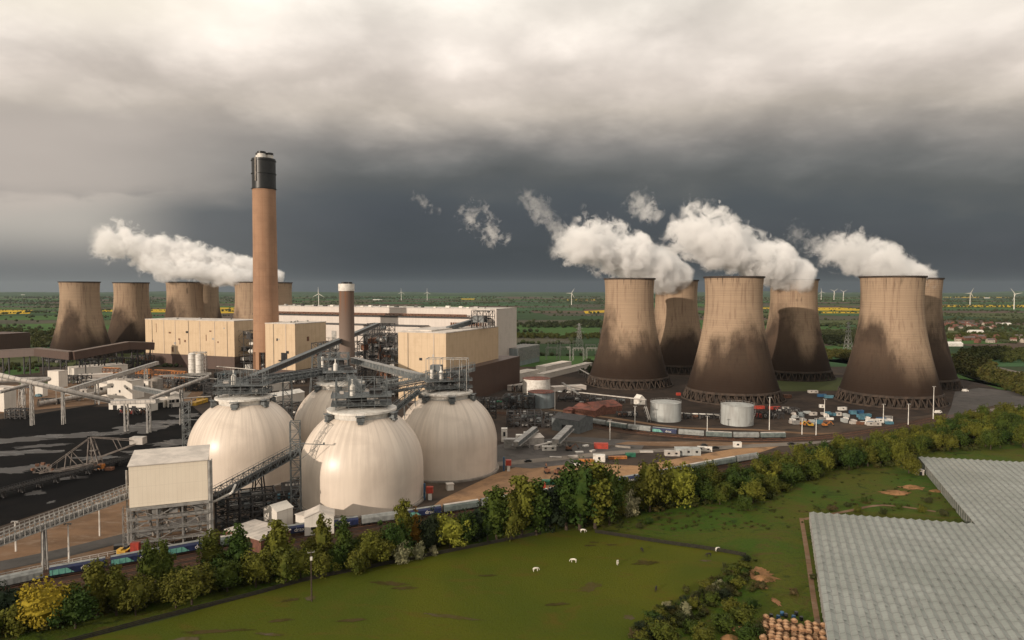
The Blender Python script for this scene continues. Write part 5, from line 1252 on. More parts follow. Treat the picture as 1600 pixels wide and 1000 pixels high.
def vehicle(label, px, py, mat, kind='car', rz=0.0, group=None, z=0.3):
    b = G(px, py, 0.2); t = thing({'car': 'parked_car', 'van': 'van', 'truck': 'truck'}[kind], label, kind, (b.x, b.y, z), R(rz), group)
    L_, w, h1, h2 = {'car': (4.4, 1.8, .9, 1.5), 'van': (5.8, 2.1, 1.4, 2.5), 'truck': (9.5, 2.5, 1.5, 3.3)}[kind]
    mb = MB(); c0 = -L_ * .42 if kind != 'car' else -L_ * .32; c1 = L_ * (.30 if kind != 'car' else .22)
    mb.bx(-L_ / 2, L_ / 2, -w / 2, w / 2, .35, h1)
    vs = [(c0, -w / 2 + .05, h1), (c1 + .6, -w / 2 + .05, h1), (c1 + .6, w / 2 - .05, h1), (c0, w / 2 - .05, h1), (c0 + .25, -w / 2 + .15, h2), (c1, -w / 2 + .15, h2), (c1, w / 2 - .15, h2), (c0 + .25, w / 2 - .15, h2)]
    mb.add(vs, [(0, 1, 5, 4), (1, 2, 6, 5), (2, 3, 7, 6), (3, 0, 4, 7), (4, 5, 6, 7)]); mb.build('body', mat, t)
    mb = MB(); mb.bx(c1 - 1.1, c1 - .1, -w / 2 + .02, w / 2 - .02, h1 + .1, h2 - .25); mb.add([(c1 + .62, -w / 2 + .2, h1 + .05), (c1 + .62, w / 2 - .2, h1 + .05), (c1 + .1, w / 2 - .25, h2 - .1), (c1 + .1, -w / 2 + .25, h2 - .1)], [(0, 1, 2, 3)]); mb.build('windows', darkwin, t)
    for x in (-L_ * .31, L_ * .31):
        for y in (-w / 2, w / 2): mb = MB(); mb.tube((x, y - .12, .36), (x, y + .12, .36), .36, None, 12); mb.build('wheel', rubber, t)
    return t
for x, y, m_, k, rz, lb in ((1466, 646, whitep, 'van', 8, 'white van on the road below the rightmost front cooling tower'), (1508, 612, whitep, 'van', 0, 'white van on the tarmac right of the rightmost tower'),
        (1541, 573, whitep, 'truck', -40, 'white lorry on the far road at the right'), (1547, 577, whitep, 'car', -40, 'white car following the lorry on the far road'),
        (1236, 695, blackp, 'car', 10, 'dark car on the site road above the dark green trees'), (907, 725, blackp, 'car', 30, 'dark car left of the orange container at the sandy edge'), (900, 728, whitep, 'car', 10, 'white car next to the dark car at the sandy edge'),
        (1100, 697, blackp, 'car', 0, 'dark car parked behind the white trailer cabin'), (1118, 701, blackp, 'car', 0, 'dark car right of the white trailer cabin'), (825, 722, blackp, 'car', 20, 'small dark car alone on the sandy ground by the right dome'), (770, 775, bluep, 'car', 20, 'blue car half hidden by the trees below the sandy ground'),
        (60, 620, cyanp, 'van', 0, 'light blue van left of the small white box tower'), (316, 625, yellowp, 'truck', 20, 'yellow truck beside the left dome shoulder')):
    vehicle(lb, x, y, m_, k, rz)
def digger(label, px, py, mat, rz=0.0):
    b = G(px, py, .2); t = thing('excavator', label, 'excavator', (b.x, b.y, .25), R(rz))
    for s in (-1, 1): mb = MB(); mb.box((0, s * 1.2, .45), (3.8, .6, .9)); mb.build('track', rubber, t)
    mb = MB(); mb.bx(-1.9, 1.4, -1.3, 1.3, 1.05, 2.2); mb.bx(-1.9, -.3, -1.3, 1.3, 2.2, 2.7); mb.build('body', mat, t)
    mb = MB(); mb.bx(.1, 1.5, .1, 1.25, 2.21, 3.3); mb.build('cab', darkwin, t)
    mb = MB(); mb.bar((1.2, -.3, 2), (4.2, -.3, 4.3), .45); mb.bar((4.2, -.3, 4.3), (6, -.3, 1.8), .38); ar = mb.build('arm', mat, t)
    mb = MB(); mb.box((6.1, -.3, 1.2), (1, 1.1, .9)); mb.build('bucket', darksteel, ar)
digger('dark excavator on the sandy works ground near the right dome', 855, 739, rusty, 100); digger('brown excavator right of the dark one on the sandy ground', 872, 741, rusty, 40); digger('small red brown excavator in the lay down yard', 889, 704, rusty, 10)
digger('orange excavator at the front of the caravan and scrap yard', 1255, 666, orangep, 0); digger('yellow orange excavator right of the orange one', 1266, 667, yellowp, 180); digger('orange loader below the white cabins of the crowded yard', 1289, 667, orangep, 0)
digger('yellow digger at the foot of the loading building frame', 193, 868, yellowp, 0)
# crowded contractors' yard below the right hand towers
cy = random.Random(5); pal = [(whitep, 'white'), (palepipe, 'cream'), (cyanp, 'light blue'), (bluep, 'dark blue'), (tankgrey, 'pale grey'), (palepipe, 'cream'), (rusty, 'rust brown'), (tankblue, 'blue grey'), (galv, 'grey')]
yard = []
for i in range(52):
    x = cy.uniform(1238, 1392); y = cy.uniform(645, 664) if x < 1345 else cy.uniform(655, 664)
    if any(abs(x - a) < 5 and abs(y - b) < 3 for a, b in yard): continue
    yard.append((x, y))
yard.sort()
for i, (x, y) in enumerate(yard):
    m_, nm = pal[cy.randrange(len(pal))]
    if cy.random() < .3: vehicle(f'{nm} van in the crowded contractors yard, {ordn(i + 1)} item from the left', x, y, m_, 'van', cy.choice((-8, 0, 6, 90)), 'contractors yard')
    else: container(f'{nm} cabin in the crowded contractors yard, {ordn(i + 1)} item from the left', x, y, m_, cy.uniform(3, 7.5), cy.uniform(1.4, 3), cy.choice((-8, -4, 0, 5, 90)), cy.uniform(2, 3.2), 'contractors yard')
for i, (x, y, m_, L_) in enumerate(((1316, 641, whitep, 7), (1338, 646, bluep, 12), (1186, 639, redp, 9), (1210, 640, redp, 9), (1228, 641, whitep, 6), (1295, 622, cyanp, 8), (1284, 620, bluep, 8), (1375, 660, whitep, 14), (1362, 661, whitep, 9), (1060, 618, redp, 4), (1284, 637, whitep, 4), (1350, 652, cyanp, 12), (1365, 665, palepipe, 10))):
    container(['white caravan', 'long dark blue cabin', 'dark red container left of the mast', 'dark red container right of the mast', 'white cabin right of the red containers', 'light blue tarpaulined crate stack', 'dark blue crate stack', 'long white cabin row', 'short white cabin row', 'red tank trailer', 'small white cabin', 'light blue covered load', 'long cream cabin'][i] + ' by the foot of the right hand cooling towers', x, y, m_, L_, 2.6, rb(-15, 15), 2.8, 'contractors yard')
# lighting masts
def mast(label, px, py, h, w=.35, lamps=True):
    b = G(px, py); t = thing('lighting_mast', label, 'lighting mast', (b.x, b.y, 0), 0, 'lighting masts')
    mb = MB(); mb.tube((0, 0, 0), (0, 0, h), w, w * .55, 8); mb.build('pole', whitep, t)
    mb = MB(); mb.bx(-1.3, 1.3, -.25, .25, h - .15, h + .1); [mb.box((x, -.3, h - .25), (.5, .5, .3)) for x in (-1.1, 1.1)]; mb.build('lamp_head', galv, t)
for x, y, h, lb in ((1458, 655, 26, 'tall white mast before the rightmost front tower'), (1202, 672, 24, 'tall white mast right of the right hand pale tank'), (1253, 679, 12, 'short mast beside the road below the contractors yard'), (1275, 680, 12, 'thin mast right of the road cutting'),
        (1419, 664, 16, 'thin mast at the foot of the last front tower'), (1380, 662, 15, 'thin mast left of the foot of the last front tower'), (1288, 655, 16, 'thin mast in the contractors yard'), (953, 688, 14, 'thin mast by the red container'), (992, 668, 16, 'thin mast behind the train, left of the pale tank'), (867, 640, 16, 'thin mast beside the blue grey tank'), (1105, 676, 12, 'thin mast between the two pale tanks'),
        (108, 880, 15, 'pale mast under the left truss conveyor'), (156, 838, 14, 'thin mast on the bare ground left of the loading building'), (25, 862, 12, 'thin mast near the left edge on the bare ground'), (88, 632, 14, 'thin mast among the pale conveyors'), (535, 850, 10, 'mast beside the front train at the workshop')):
    mast(lb, x, y, h)
# utility pole in the paddock
b = G(487, 940); t = thing('utility_pole', 'wooden utility pole at the paddock edge with a small white box near its top', 'utility pole', (b.x, b.y, 0), R(20))
mb = MB(); mb.tube((0, 0, 0), (0, 0, 17), .28, .16, 8); mb.build('pole', barkm, t)
mb = MB(); mb.bx(-1.1, 1.1, -.08, .08, 16.2, 16.4); [mb.tube((x, 0, 16.4), (x, 0, 16.75), .08, None, 6) for x in (-1, 0, 1)]; mb.build('crossarm', galv, t)
mb = MB(); mb.bx(-.35, .35, -.5, -.2, 13.8, 15); mb.build('transformer', whitep, t)
# lattice pylons far off
def pylon(label, px, py, h):
    b = G(px, py); t = thing('pylon', label, 'pylon', (b.x, b.y, 0), R(25), 'electricity pylons'); mb = MB(); k = 7
    def c(i, f): w = (h * .09) * (1 - f) + .8; s = ((-1, -1), (1, -1), (1, 1), (-1, 1))[i % 4]; return (s[0] * w, s[1] * w, h * f)
    for i in range(4):
        mb.bar(c(i, 0), c(i, 1), .4)
        for j in range(k): mb.bar(c(i, j / k), c(i + 1, (j + 1) / k), .25); mb.bar(c(i + 1, j / k), c(i, (j + 1) / k), .25)
    mb.build('lattice', galv, t); mb = MB()
    for f, l in ((.66, 9), (.8, 7), (.94, 5.5)): mb.bar((-l, 0, h * f), (l, 0, h * f), .5); mb.bar((-l, 0, h * f), (0, 0, h * (f + .05)), .3); mb.bar((l, 0, h * f), (0, 0, h * (f + .05)), .3)
    mb.build('arms', galv, t)
pylon('grey lattice pylon left of the rightmost front cooling tower', 1325, 547, 48); pylon('grey lattice pylon right of the switchyard', 905, 545, 44)
# barrier along the front track
P = smooth_line([G(-40, 914), G(0, 905), G(100, 884), G(210, 862), G(320, 838)], 4); t = thing('barrier', 'long low pale rail barrier between the bare ground and the front train', 'fence', (P[0].x, P[0].y, 0), 0)
mb = MB()
for a, b in zip(P, P[1:]):
    mb.bar(a + Vector((0, 0, 1.9)), b + Vector((0, 0, 1.9)), .25); mb.bar(a + Vector((0, 0, 1.2)), b + Vector((0, 0, 1.2)), .2); mb.bar(a, a + Vector((0, 0, 1.9)), .2); m2_ = a.lerp(b, .5); mb.bar(m2_, m2_ + Vector((0, 0, 1.9)), .2)
mb.build('rails', palepipe, t, world=True)
P = [G(905, 687), G(1000, 697)]; t = thing('low_wall', 'low brown wall behind the bright red container', 'wall', (P[0].x, P[0].y, 0), 0); mb = MB(); mb.bar(G(872, 690) + Vector((0, 0, .7)), G(985, 701) + Vector((0, 0, .7)), .5, 1.2); mb.build('panels', concrete, t, world=True)
# paddock boundary fence: dark post-and-rail with hedge bottom
fencem = plain('dark_weathered_timber', (0.025, 0.02, 0.015, 1), (0.015, 0.013, 0.01, 1), 1, .95)
def fence(label, pix, h=1.5):
    P = smooth_line([G(x, y) for x, y in pix], 6); Q = [P[0]]
    for p in P: 
        if (p - Q[-1]).length > 2.6: Q.append(p)
    t = thing('fence', label, 'fence', (P[0].x, P[0].y, 0), 0); mb = MB()
    for a, b in zip(Q, Q[1:]):
        for z in (.35, .8, 1.25): mb.bar(a + Vector((0, 0, z * h / 1.4)), b + Vector((0, 0, z * h / 1.4)), .14, .36)
    mb.build('rails', fencem, t, world=True); mb = MB()
    for a in Q: mb.bar(a, a + Vector((0, 0, h)), .2)
    mb.build('posts', fencem, t, world=True)
fence('dark post and rail fence along the top edge of the paddock', [(-60, 1045), (90, 1010), (250, 968), (400, 930), (480, 908), (600, 884), (700, 864), (800, 844), (850, 834)])
fence('dark fence between the paddock and the rough meadow', [(930, 833), (970, 839), (1040, 850), (1110, 860), (1165, 870)])
# ============================================================ more plant: frames, pipe bridges, cabins between the big buildings
for i, (x, y, w, dp, h, rz, n, ms, lb) in enumerate((
    (100, 600, 26, 8, 9, -5, (5, 1, 2), (galv, palepipe, steel), 'pale pipework frame right of the tallest white transfer tower'),
    (128, 608, 22, 8, 8, 5, (5, 1, 2), (galv, palepipe, rusty), 'low pale frame under the grey roofed conveyor'),
    (60, 632, 18, 6, 5, 0, (5, 1, 1), (yellowp, galv, concrete), 'yellowish machinery row at the back edge of the coal yard'),
    (200, 604, 20, 8, 12, 0, (4, 1, 3), (galv, steel, palepipe), 'grey frame behind the big white transfer house'),
    (255, 606, 26, 8, 9, -10, (5, 1, 2), (darksteel, steel, palepipe), 'dark frame between the squat silo and the windowed shed'),
    (290, 612, 20, 10, 12, 0, (4, 2, 3), (steel, darksteel, galv), 'blue grey frame above the windowed shed'),
    (335, 606, 22, 10, 16, 10, (4, 2, 4), (steel, darksteel, cyanp), 'blue grey steel frame just left of the left dome crown'),
    (440, 600, 24, 10, 10, 0, (5, 1, 2), (whitep, palepipe, steel), 'white panelled plant between the left and rear domes'),
    (470, 590, 36, 12, 12, -15, (6, 2, 2), (rusty, darksteel, steel), 'rusty and dark plant behind the junction gallery'),
    (395, 585, 40, 12, 10, -20, (7, 2, 2), (rusty, darksteel, galv), 'rusty pipework before the brown base right of the twin silos'),
    (590, 600, 40, 14, 22, -15, (6, 2, 4), (darksteel, steel, galv), 'dark steel mass left of the nearest cream block'),
    (735, 655, 20, 12, 16, 0, (4, 2, 4), (steel, darksteel, galv), 'steel frame rising behind the shoulder of the right dome'),
    (765, 640, 22, 12, 9, 0, (4, 2, 2), (tankblue, darksteel, greenp), 'greenish low plant at the foot of the brown annex'),
    (820, 655, 28, 8, 5, -5, (6, 1, 1), (galv, darksteel, greenp), 'low mixed machinery row above the unloading hall'),
    (905, 632, 30, 6, 4, -5, (6, 1, 1), (rusty, darksteel, galv), 'low rusty pipe row behind the red roofed shed'),
    (965, 652, 16, 6, 4, 0, (4, 1, 1), (whitep, galv, rusty), 'small white and rusty items right of the brown shed'),
    (1070, 655, 34, 6, 4, -3, (6, 1, 1), (whitep, darksteel, rusty), 'low white pipe row between the two pale tanks'),
    (1185, 655, 20, 8, 5, 0, (5, 1, 1), (darksteel, redp, galv), 'low dark machinery row right of the right hand pale tank'),
    (1215, 648, 18, 8, 5, 0, (4, 1, 1), (galv, whitep, darksteel), 'grey machinery row left of the contractors yard'),
    (800, 612, 24, 8, 6, -10, (5, 1, 1), (rusty, darksteel, palepipe), 'rust brown low plant along the foot of the brown annex'),
    (430, 590, 14, 6, 14, 0, (3, 1, 3), (palepipe, steel, darksteel), 'slim pale frame beside the trestle behind the left dome'))):
    steel_mass(lb, G(x, y), w, dp, h, R(rz), n, .75, ms)
def pipe_bridge(label, a, b, z, mat, r=.45, k=2, step=12):
    P, Q = G(*a), G(*b); t = thing('pipe_bridge', label, 'pipe bridge', (P.x, P.y, 0), 0, 'pipe bridges'); d = (Q - P).normalized(); s = Vector((d.y, -d.x, 0))
    for j in range(k): mb = MB(); o = s * (j * 1.3) + Vector((0, 0, z + .4)); mb.tube(P + o, Q + o, r, None, 8); mb.build('pipe', mat, t, world=True)
    mb = MB(); n = max(2, int((Q - P).length / step))
    for i in range(n + 1):
        c = P.lerp(Q, i / n)
        for j in (-.3, k * 1.3 - .4): mb.bar(c + s * j, c + s * j + Vector((0, 0, z)), .3)
        mb.bar(c + s * -.5 + Vector((0, 0, z - .1)), c + s * (k * 1.3) + Vector((0, 0, z - .1)), .3)
    mb.build('supports', galv, t, world=True)
for a, b, z, m_, lb in (((905, 622), (1010, 634), 5, palepipe, 'pale pipe bridge running from the tanks towards the white gabled house'), ((880, 606), (905, 625), 5, galv, 'short pipe bridge beside the white tank'), ((1064, 652), (1124, 655), 3, whitep, 'white pipes between the two pale tanks'),
        ((1010, 640), (1016, 660), 2, palepipe, 'short pipe at the left of the left pale tank'), ((930, 600), (905, 585), 6, palepipe, 'pipe bridge at the foot of the leftmost right hand tower'), ((235, 640), (330, 632), 7, palepipe, 'pale pipe bridge from the long shed towards the left dome'),
        ((250, 600), (340, 606), 9, galv, 'grey pipe bridge behind the windowed shed'), ((100, 622), (160, 628), 4, palepipe, 'low pale pipes under the longest tube conveyor'), ((340, 586), (400, 592), 10, palepipe, 'pale pipe bridge behind the left dome crown'), ((0, 625), (50, 612), 6, palepipe, 'pale pipes at the left picture edge below the crossing conveyors')):
    pipe_bridge(lb, a, b, z, m_)
for i, (x, y, m_, L_, h, w, rz, lb) in enumerate(((118, 622, whitep, 8, 4, 4, 0, 'small white cabin under the longest tube conveyor'), (132, 616, palepipe, 7, 5, 4, 5, 'cream cabin beside the grey side house'), (40, 606, bluep, 6, 3, 3, 0, 'small blue cabin by the grass strip at left'), (140, 600, whitep, 12, 5, 6, -5, 'long white cabin below the smaller warehouse'),
        (225, 632, orangep, 5, 4, 4, 0, 'orange box at the right end of the long shed'), (232, 636, redp, 4, 3, 3, 0, 'small red box in front of the long shed'), (355, 640, whitep, 6, 3, 3, 0, 'white cabin behind the left dome shoulder'), (895, 715, palepipe, 6, 1.2, 2, 20, 'low pale timber stack in the lay down yard'), (868, 716, palepipe, 7, .8, 2, -10, 'flat pale panel stack in the lay down yard'),
        (915, 698, whitep, 4, 1, 2, 30, 'little white pallet load left of the red container'), (905, 708, whitep, 5, 1, 2, 10, 'white pallet row in the lay down yard'), (926, 706, palepipe, 4, 1, 2, 45, 'cream pallet load under the red container'), (1010, 707, palepipe, 8, .8, 3, 0, 'flat cream pile at the edge of the sandy strip'), (700, 800, tankgrey, 4, 2, 2, 10, 'grey box beside the front train below the right dome'),
        (1345, 603, whitep, 24, 5, 12, 0, 'white shed row between the right hand towers'), (1340, 612, palepipe, 16, 3, 8, 0, 'pale low shed in the gap right of the rear tower'), (1230, 622, rusty, 7, 3, 3, 0, 'rusty box at the foot of the second front tower'), (1270, 614, palepipe, 9, 2.5, 4, 0, 'pale cabin on the green between the towers'))):
    container(lb, x, y, m_, L_, h, rz, w, 'containers and cabins')
for i, (x, y) in enumerate(((875, 613), (883, 611), (889, 614), (896, 610), (901, 613), (872, 609), (908, 609))):
    vehicle(f'{["silver", "dark", "white"][i % 3]} car in the small car park behind the white tank, {ordn(sorted((875, 883, 889, 896, 901, 872, 908)).index(x) + 1)} from the left', x, y, [tankgrey, blackp, whitep][i % 3], 'car', rb(-20, 20), 'cars behind the white tank')
building('white_workshop', 'white long workshop seen in the gap between the left and rear domes', 'building', (432, 634), (476, 626), 14, 8, whiteclad, whitep, 'gable', 2.5, vents=2)
building('white_store', 'small white store building behind the left dome, right of its crown', 'building', (420, 612), (452, 608), 10, 7, whiteclad, roofclad, 'flat', vents=1)
building('yellow_store', 'low yellow clad store beside the left dome shoulder', 'building', (306, 634), (325, 628), 5, 2.6, yellowp, yellowp, 'flat')
# ============================================================ foliage
def leafmat(name, stops, tw=0.5):
    m = new_mat(name); oi = orand(); g = gpos(); a = noise_(g, 0.7, 3, 0.6); b = noise_(g, 0.16, 2, 0.5)
    f = math_('ADD', math_('MULTIPLY', oi, 0.8), math_('MULTIPLY', math_('SUBTRACT', b, 0.5), tw))
    col = ramp(f, stops); col = mixc(mrange(a, 0.35, 0.7, 0, 0.45), col, mixc(1.0, col, (0.5, 0.5, 0.45, 1), 'MULTIPLY'))
    return finish(m, col, 0.8, 0, None, 0, 1, 0.15)
m_leaf = leafmat('foliage', [(0.0, (0.026, 0.052, 0.008, 1)), (0.3, (0.056, 0.075, 0.010, 1)), (0.55, (0.090, 0.088, 0.012, 1)), (0.8, (0.110, 0.118, 0.015, 1)), (1.0, (0.110, 0.080, 0.015, 1))])
m_leafy = leafmat('yellow_foliage', [(0, (0.32, 0.23, 0.02, 1)), (1, (0.26, 0.21, 0.02, 1))])
m_leafyg = leafmat('yellow_green_foliage', [(0, (0.20, 0.20, 0.025, 1)), (1, (0.15, 0.17, 0.02, 1))])
m_leafg = leafmat('golden_foliage', [(0, (0.30, 0.15, 0.02, 1)), (1, (0.26, 0.14, 0.02, 1))])
m_leafp = leafmat('pale_blossom_foliage', [(0, (0.26, 0.24, 0.14, 1)), (1, (0.20, 0.21, 0.11, 1))])
m_leafd = leafmat('dark_foliage', [(0, (0.010, 0.020, 0.008, 1)), (1, (0.018, 0.024, 0.009, 1))])
m_leafu = leafmat('undergrowth_foliage', [(0, (0.020, 0.030, 0.006, 1)), (0.5, (0.040, 0.046, 0.009, 1)), (1, (0.062, 0.048, 0.012, 1))], 1.8)
m_leafb = leafmat('brush_foliage', [(0, (0.06, 0.055, 0.022, 1)), (0.5, (0.035, 0.045, 0.012, 1)), (1, (0.10, 0.065, 0.03, 1))])
def crown_mb(rng, rx, hz, z0, nc, nl, leaf, mb=None, off=(0, 0, 0), core=True, shape='round'):
    """leaf clumps through an uneven crown rx wide and hz tall standing on z0"""
    mb = mb or MB(); seed = rng.random() * 90; ox, oy, oz = off
    def env(d):
        n = mnoise.noise(Vector((d.x * 1.7 + seed, d.y * 1.7, d.z * 1.7))); return 1 + .62 * n
    cz = z0 + hz * .5
    if core:
        st = 7; rg = 9; vs = []
        for i in range(1, st):
            ph = math.pi * i / st
            for j in range(rg):
                th = 2 * math.pi * j / rg; d = Vector((math.sin(ph) * math.cos(th), math.sin(ph) * math.sin(th), -math.cos(ph))); e = env(d) * .66
                vs.append((ox + d.x * rx * e, oy + d.y * rx * e, oz + cz + d.z * hz * .5 * e))
        fs = [(i * rg + j, i * rg + (j + 1) % rg, (i + 1) * rg + (j + 1) % rg, (i + 1) * rg + j) for i in range(st - 2) for j in range(rg)] + [tuple(reversed(range(rg))), tuple((st - 2) * rg + j for j in range(rg))]
        mb.add(vs, fs)
    for _ in range(nc):
        d = Vector((rng.gauss(0, 1), rng.gauss(0, 1), rng.gauss(0, 1) + .15)).normalized(); e = env(d) * rng.uniform(.62, 1.0)
        w = 1.0
        if shape == 'poplar': w = 1 - .35 * abs(d.z)
        c = Vector((d.x * rx * e * w, d.y * rx * e * w, cz + d.z * hz * .5 * e)); cr = rx * rng.uniform(.2, .36) if shape != 'poplar' else rx * rng.uniform(.28, .42)
        for _ in range(nl):
            q = Vector((rng.gauss(0, 1), rng.gauss(0, 1), rng.gauss(0, 1))).normalized(); p = c + q * cr * rng.uniform(.6, 1.05)
            nrm = (q + Vector((rng.uniform(-.7, .7), rng.uniform(-.7, .7), rng.uniform(-.3, .9)))).normalized(); t = nrm.orthogonal().normalized(); bt = nrm.cross(t); a = rng.uniform(0, 3.14); t, bt = t * math.cos(a) + bt * math.sin(a), bt * math.cos(a) - t * math.sin(a)
            s = leaf * rng.uniform(.6, 1.3); h_ = s * .5
            x, y, z = p.x + ox, p.y + oy, p.z + oz
            mb.add([(x - t.x * h_, y - t.y * h_, z - t.z * h_), (x + bt.x * h_ * .8, y + bt.y * h_ * .8, z + bt.z * h_ * .8), (x + t.x * h_, y + t.y * h_, z + t.z * h_), (x - bt.x * h_ * .8, y - bt.y * h_ * .8, z - bt.z * h_ * .8)], [(0, 1, 2, 3)])
    return mb
def trunk_mb(rng, h, r, spread):
    mb = MB(); mb.tube((0, 0, -.1), (0, 0, h * .55), r, r * .6, 7); mb.tube((0, 0, h * .55), (rng.uniform(-.3, .3), 0, h * .85), r * .6, r * .2, 6)
    for i in range(5):
        a = rng.uniform(0, 6.28); z = h * rng.uniform(.2, .55); mb.tube((0, 0, z), (math.cos(a) * spread, math.sin(a) * spread, z + h * .25), r * .4, r * .12, 5)
    return mb
TV = {}
def make_tree(kind, k):
    rng = random.Random(hash((len(kind), kind[0], k)) % 1000 + k * 17 if False else sum(map(ord, kind)) + k * 31)
    mat = {'round': m_leaf, 'poplar': m_leaf, 'bush': m_leaf, 'yellow': m_leafy, 'yellowgreen': m_leafyg, 'golden': m_leafg, 'pale': m_leafp, 'dark': m_leafd, 'scrub': m_leafb}[kind]
    rx, hz, z0, nc, nl, leaf = {'round': (4.4, 8.6, 1.3, 62, 30, .62), 'poplar': (2.5, 11.2, .8, 66, 30, .55), 'bush': (3.0, 4.4, .05, 44, 28, .5), 'yellow': (4.6, 8.6, 1.2, 60, 30, .6), 'yellowgreen': (4.4, 8.4, 1.2, 60, 30, .6), 'golden': (1.8, 11, .6, 50, 28, .5), 'pale': (3, 4.6, .05, 44, 28, .5), 'dark': (4.2, 9.0, .8, 60, 30, .6), 'scrub': (2.6, 2.6, .02, 34, 24, .45)}[kind]
    nm = {'round': 'tree', 'poplar': 'poplar_tree', 'bush': 'bush', 'yellow': 'tree', 'yellowgreen': 'tree', 'golden': 'tree', 'pale': 'bush', 'dark': 'tree', 'scrub': 'shrub'}[kind]
    t = thing(nm, 'x', nm.replace('_', ' ').replace('poplar tree', 'tree'), (0, 0, 0), 0)
    crown_mb(rng, rx, hz, z0, nc, nl, leaf, shape='poplar' if kind in ('poplar', 'golden') else 'round').build('crown', mat, t)
    trunk_mb(rng, z0 + hz * .8, .28 if hz > 5 else .12, rx * .5).build('trunk', barkm, t)
    cache(t); return t
def tree_height(kind): return {'round': 9.9, 'poplar': 12, 'bush': 4.45, 'yellow': 9.8, 'yellowgreen': 9.6, 'golden': 11.6, 'pale': 4.65, 'dark': 9.8, 'scrub': 2.62}[kind]
NV = {'round': 5, 'poplar': 3, 'bush': 3, 'scrub': 3}
taken = {}
DESC = {'round': 'rounded', 'poplar': 'slender upright poplar', 'bush': 'low dense bush', 'yellow': 'bright yellow leafed rounded', 'yellowgreen': 'light yellow green rounded', 'golden': 'narrow golden orange', 'pale': 'pale cream flowering bush', 'dark': 'very dark green rounded', 'scrub': 'low brownish scrub'}
def landmark(px):
    for x, s in ((110, 'at the left picture edge'), (230, 'below the left truss conveyor'), (345, 'in front of the loading building'), (455, 'in front of the brick shed'), (560, 'in front of the dome foot workshop'), (680, 'below the nearest dome'), (800, 'below the sandy works ground'), (960, 'at the top corner of the paddock'), (1100, 'left of the meadow, below the site offices'), (1240, 'above the left meadow'), (1360, 'above the meadow, below the contractors yard'), (1460, 'above the earth heaps of the meadow'), (3000, 'behind the far glasshouse')):
        if px < x: return s
TREES = []
def want(kind, px, py, hpx, wpx=None, where=None, group='trees along the railway'): TREES.append((kind, px, py, hpx, wpx, where, group))
for a in ((30, 985, 42, 60, 'bush'), (70, 985, 78, 74, 'yellow'), (118, 982, 60, 60, 'round'), (10, 975, 60, 50, 'dark'), (152, 965, 95, 46, 'poplar'), (182, 962, 84, 34, 'poplar'), (212, 962, 58, 42, 'round'), (240, 925, 80, 40, 'round'), (258, 930, 82, 34, 'poplar'), (300, 945, 62, 60, 'round'), (275, 950, 50, 50, 'round'),
          (330, 905, 78, 38, 'poplar'), (372, 902, 80, 42, 'poplar'), (355, 925, 50, 46, 'round'), (400, 918, 56, 46, 'round'), (435, 892, 84, 44, 'poplar'), (447, 915, 60, 38, 'poplar'), (470, 905, 48, 40, 'round'), (505, 882, 76, 34, 'poplar'), (500, 903, 42, 46, 'round'), (537, 886, 76, 28, 'poplar'), (528, 893, 40, 30, 'bush'), (560, 895, 36, 40, 'bush'), (580, 886, 50, 46, 'round'), (598, 882, 44, 44, 'round'),
          (617, 876, 62, 46, 'round'), (631, 866, 90, 30, 'poplar'), (650, 858, 60, 18, 'golden'), (656, 874, 24, 20, 'pale'), (672, 862, 62, 34, 'dark'), (630, 880, 30, 30, 'pale'), (703, 856, 54, 50, 'yellowgreen'), (728, 852, 46, 34, 'round'), (745, 846, 56, 40, 'dark'), (776, 846, 90, 44, 'poplar'), (762, 846, 52, 34, 'round'), (798, 844, 74, 44, 'round'), (815, 838, 100, 50, 'poplar'), (838, 836, 92, 48, 'poplar'), (860, 830, 76, 48, 'dark'),
          (885, 828, 98, 50, 'poplar'), (906, 828, 112, 54, 'poplar'), (930, 826, 110, 54, 'poplar'), (952, 820, 92, 50, 'round'), (985, 806, 34, 34, 'pale'), (980, 798, 46, 40, 'round'), (1015, 800, 84, 60, 'round'), (1035, 790, 50, 36, 'round'), (1060, 790, 66, 54, 'yellowgreen'), (1085, 780, 46, 36, 'round'), (1164, 798, 24, 22, 'bush'), (1240, 754, 17, 16, 'bush'), (1252, 752, 16, 16, 'bush'), (1420, 740, 32, 30, 'round'), (1430, 742, 22, 14, 'bush'), (678, 868, 14, 14, 'pale')):
    want(a[4], a[0], a[1], a[2], a[3])
rt = random.Random(11)
def interp(L_, x):
    for (a, b), (c, d) in zip(L_, L_[1:]):
        if a <= x <= c: return b + (d - b) * (x - a) / (c - a)
    return L_[-1][1] if x > L_[-1][0] else L_[0][1]
LOW = [(-40, 1010), (0, 1000), (250, 945), (480, 893), (700, 850), (830, 822), (930, 822), (1000, 803), (1060, 793), (1180, 786), (1300, 738), (1400, 727), (1450, 708), (1640, 698)]
UPP = [(-40, 968), (0, 960), (250, 915), (480, 868), (700, 832), (830, 808), (930, 795), (1000, 778), (1060, 768), (1180, 742), (1300, 715), (1400, 694), (1460, 684), (1500, 664), (1640, 648)]
pts = [G(a[1], a[2]) for a in TREES]; tries = 0
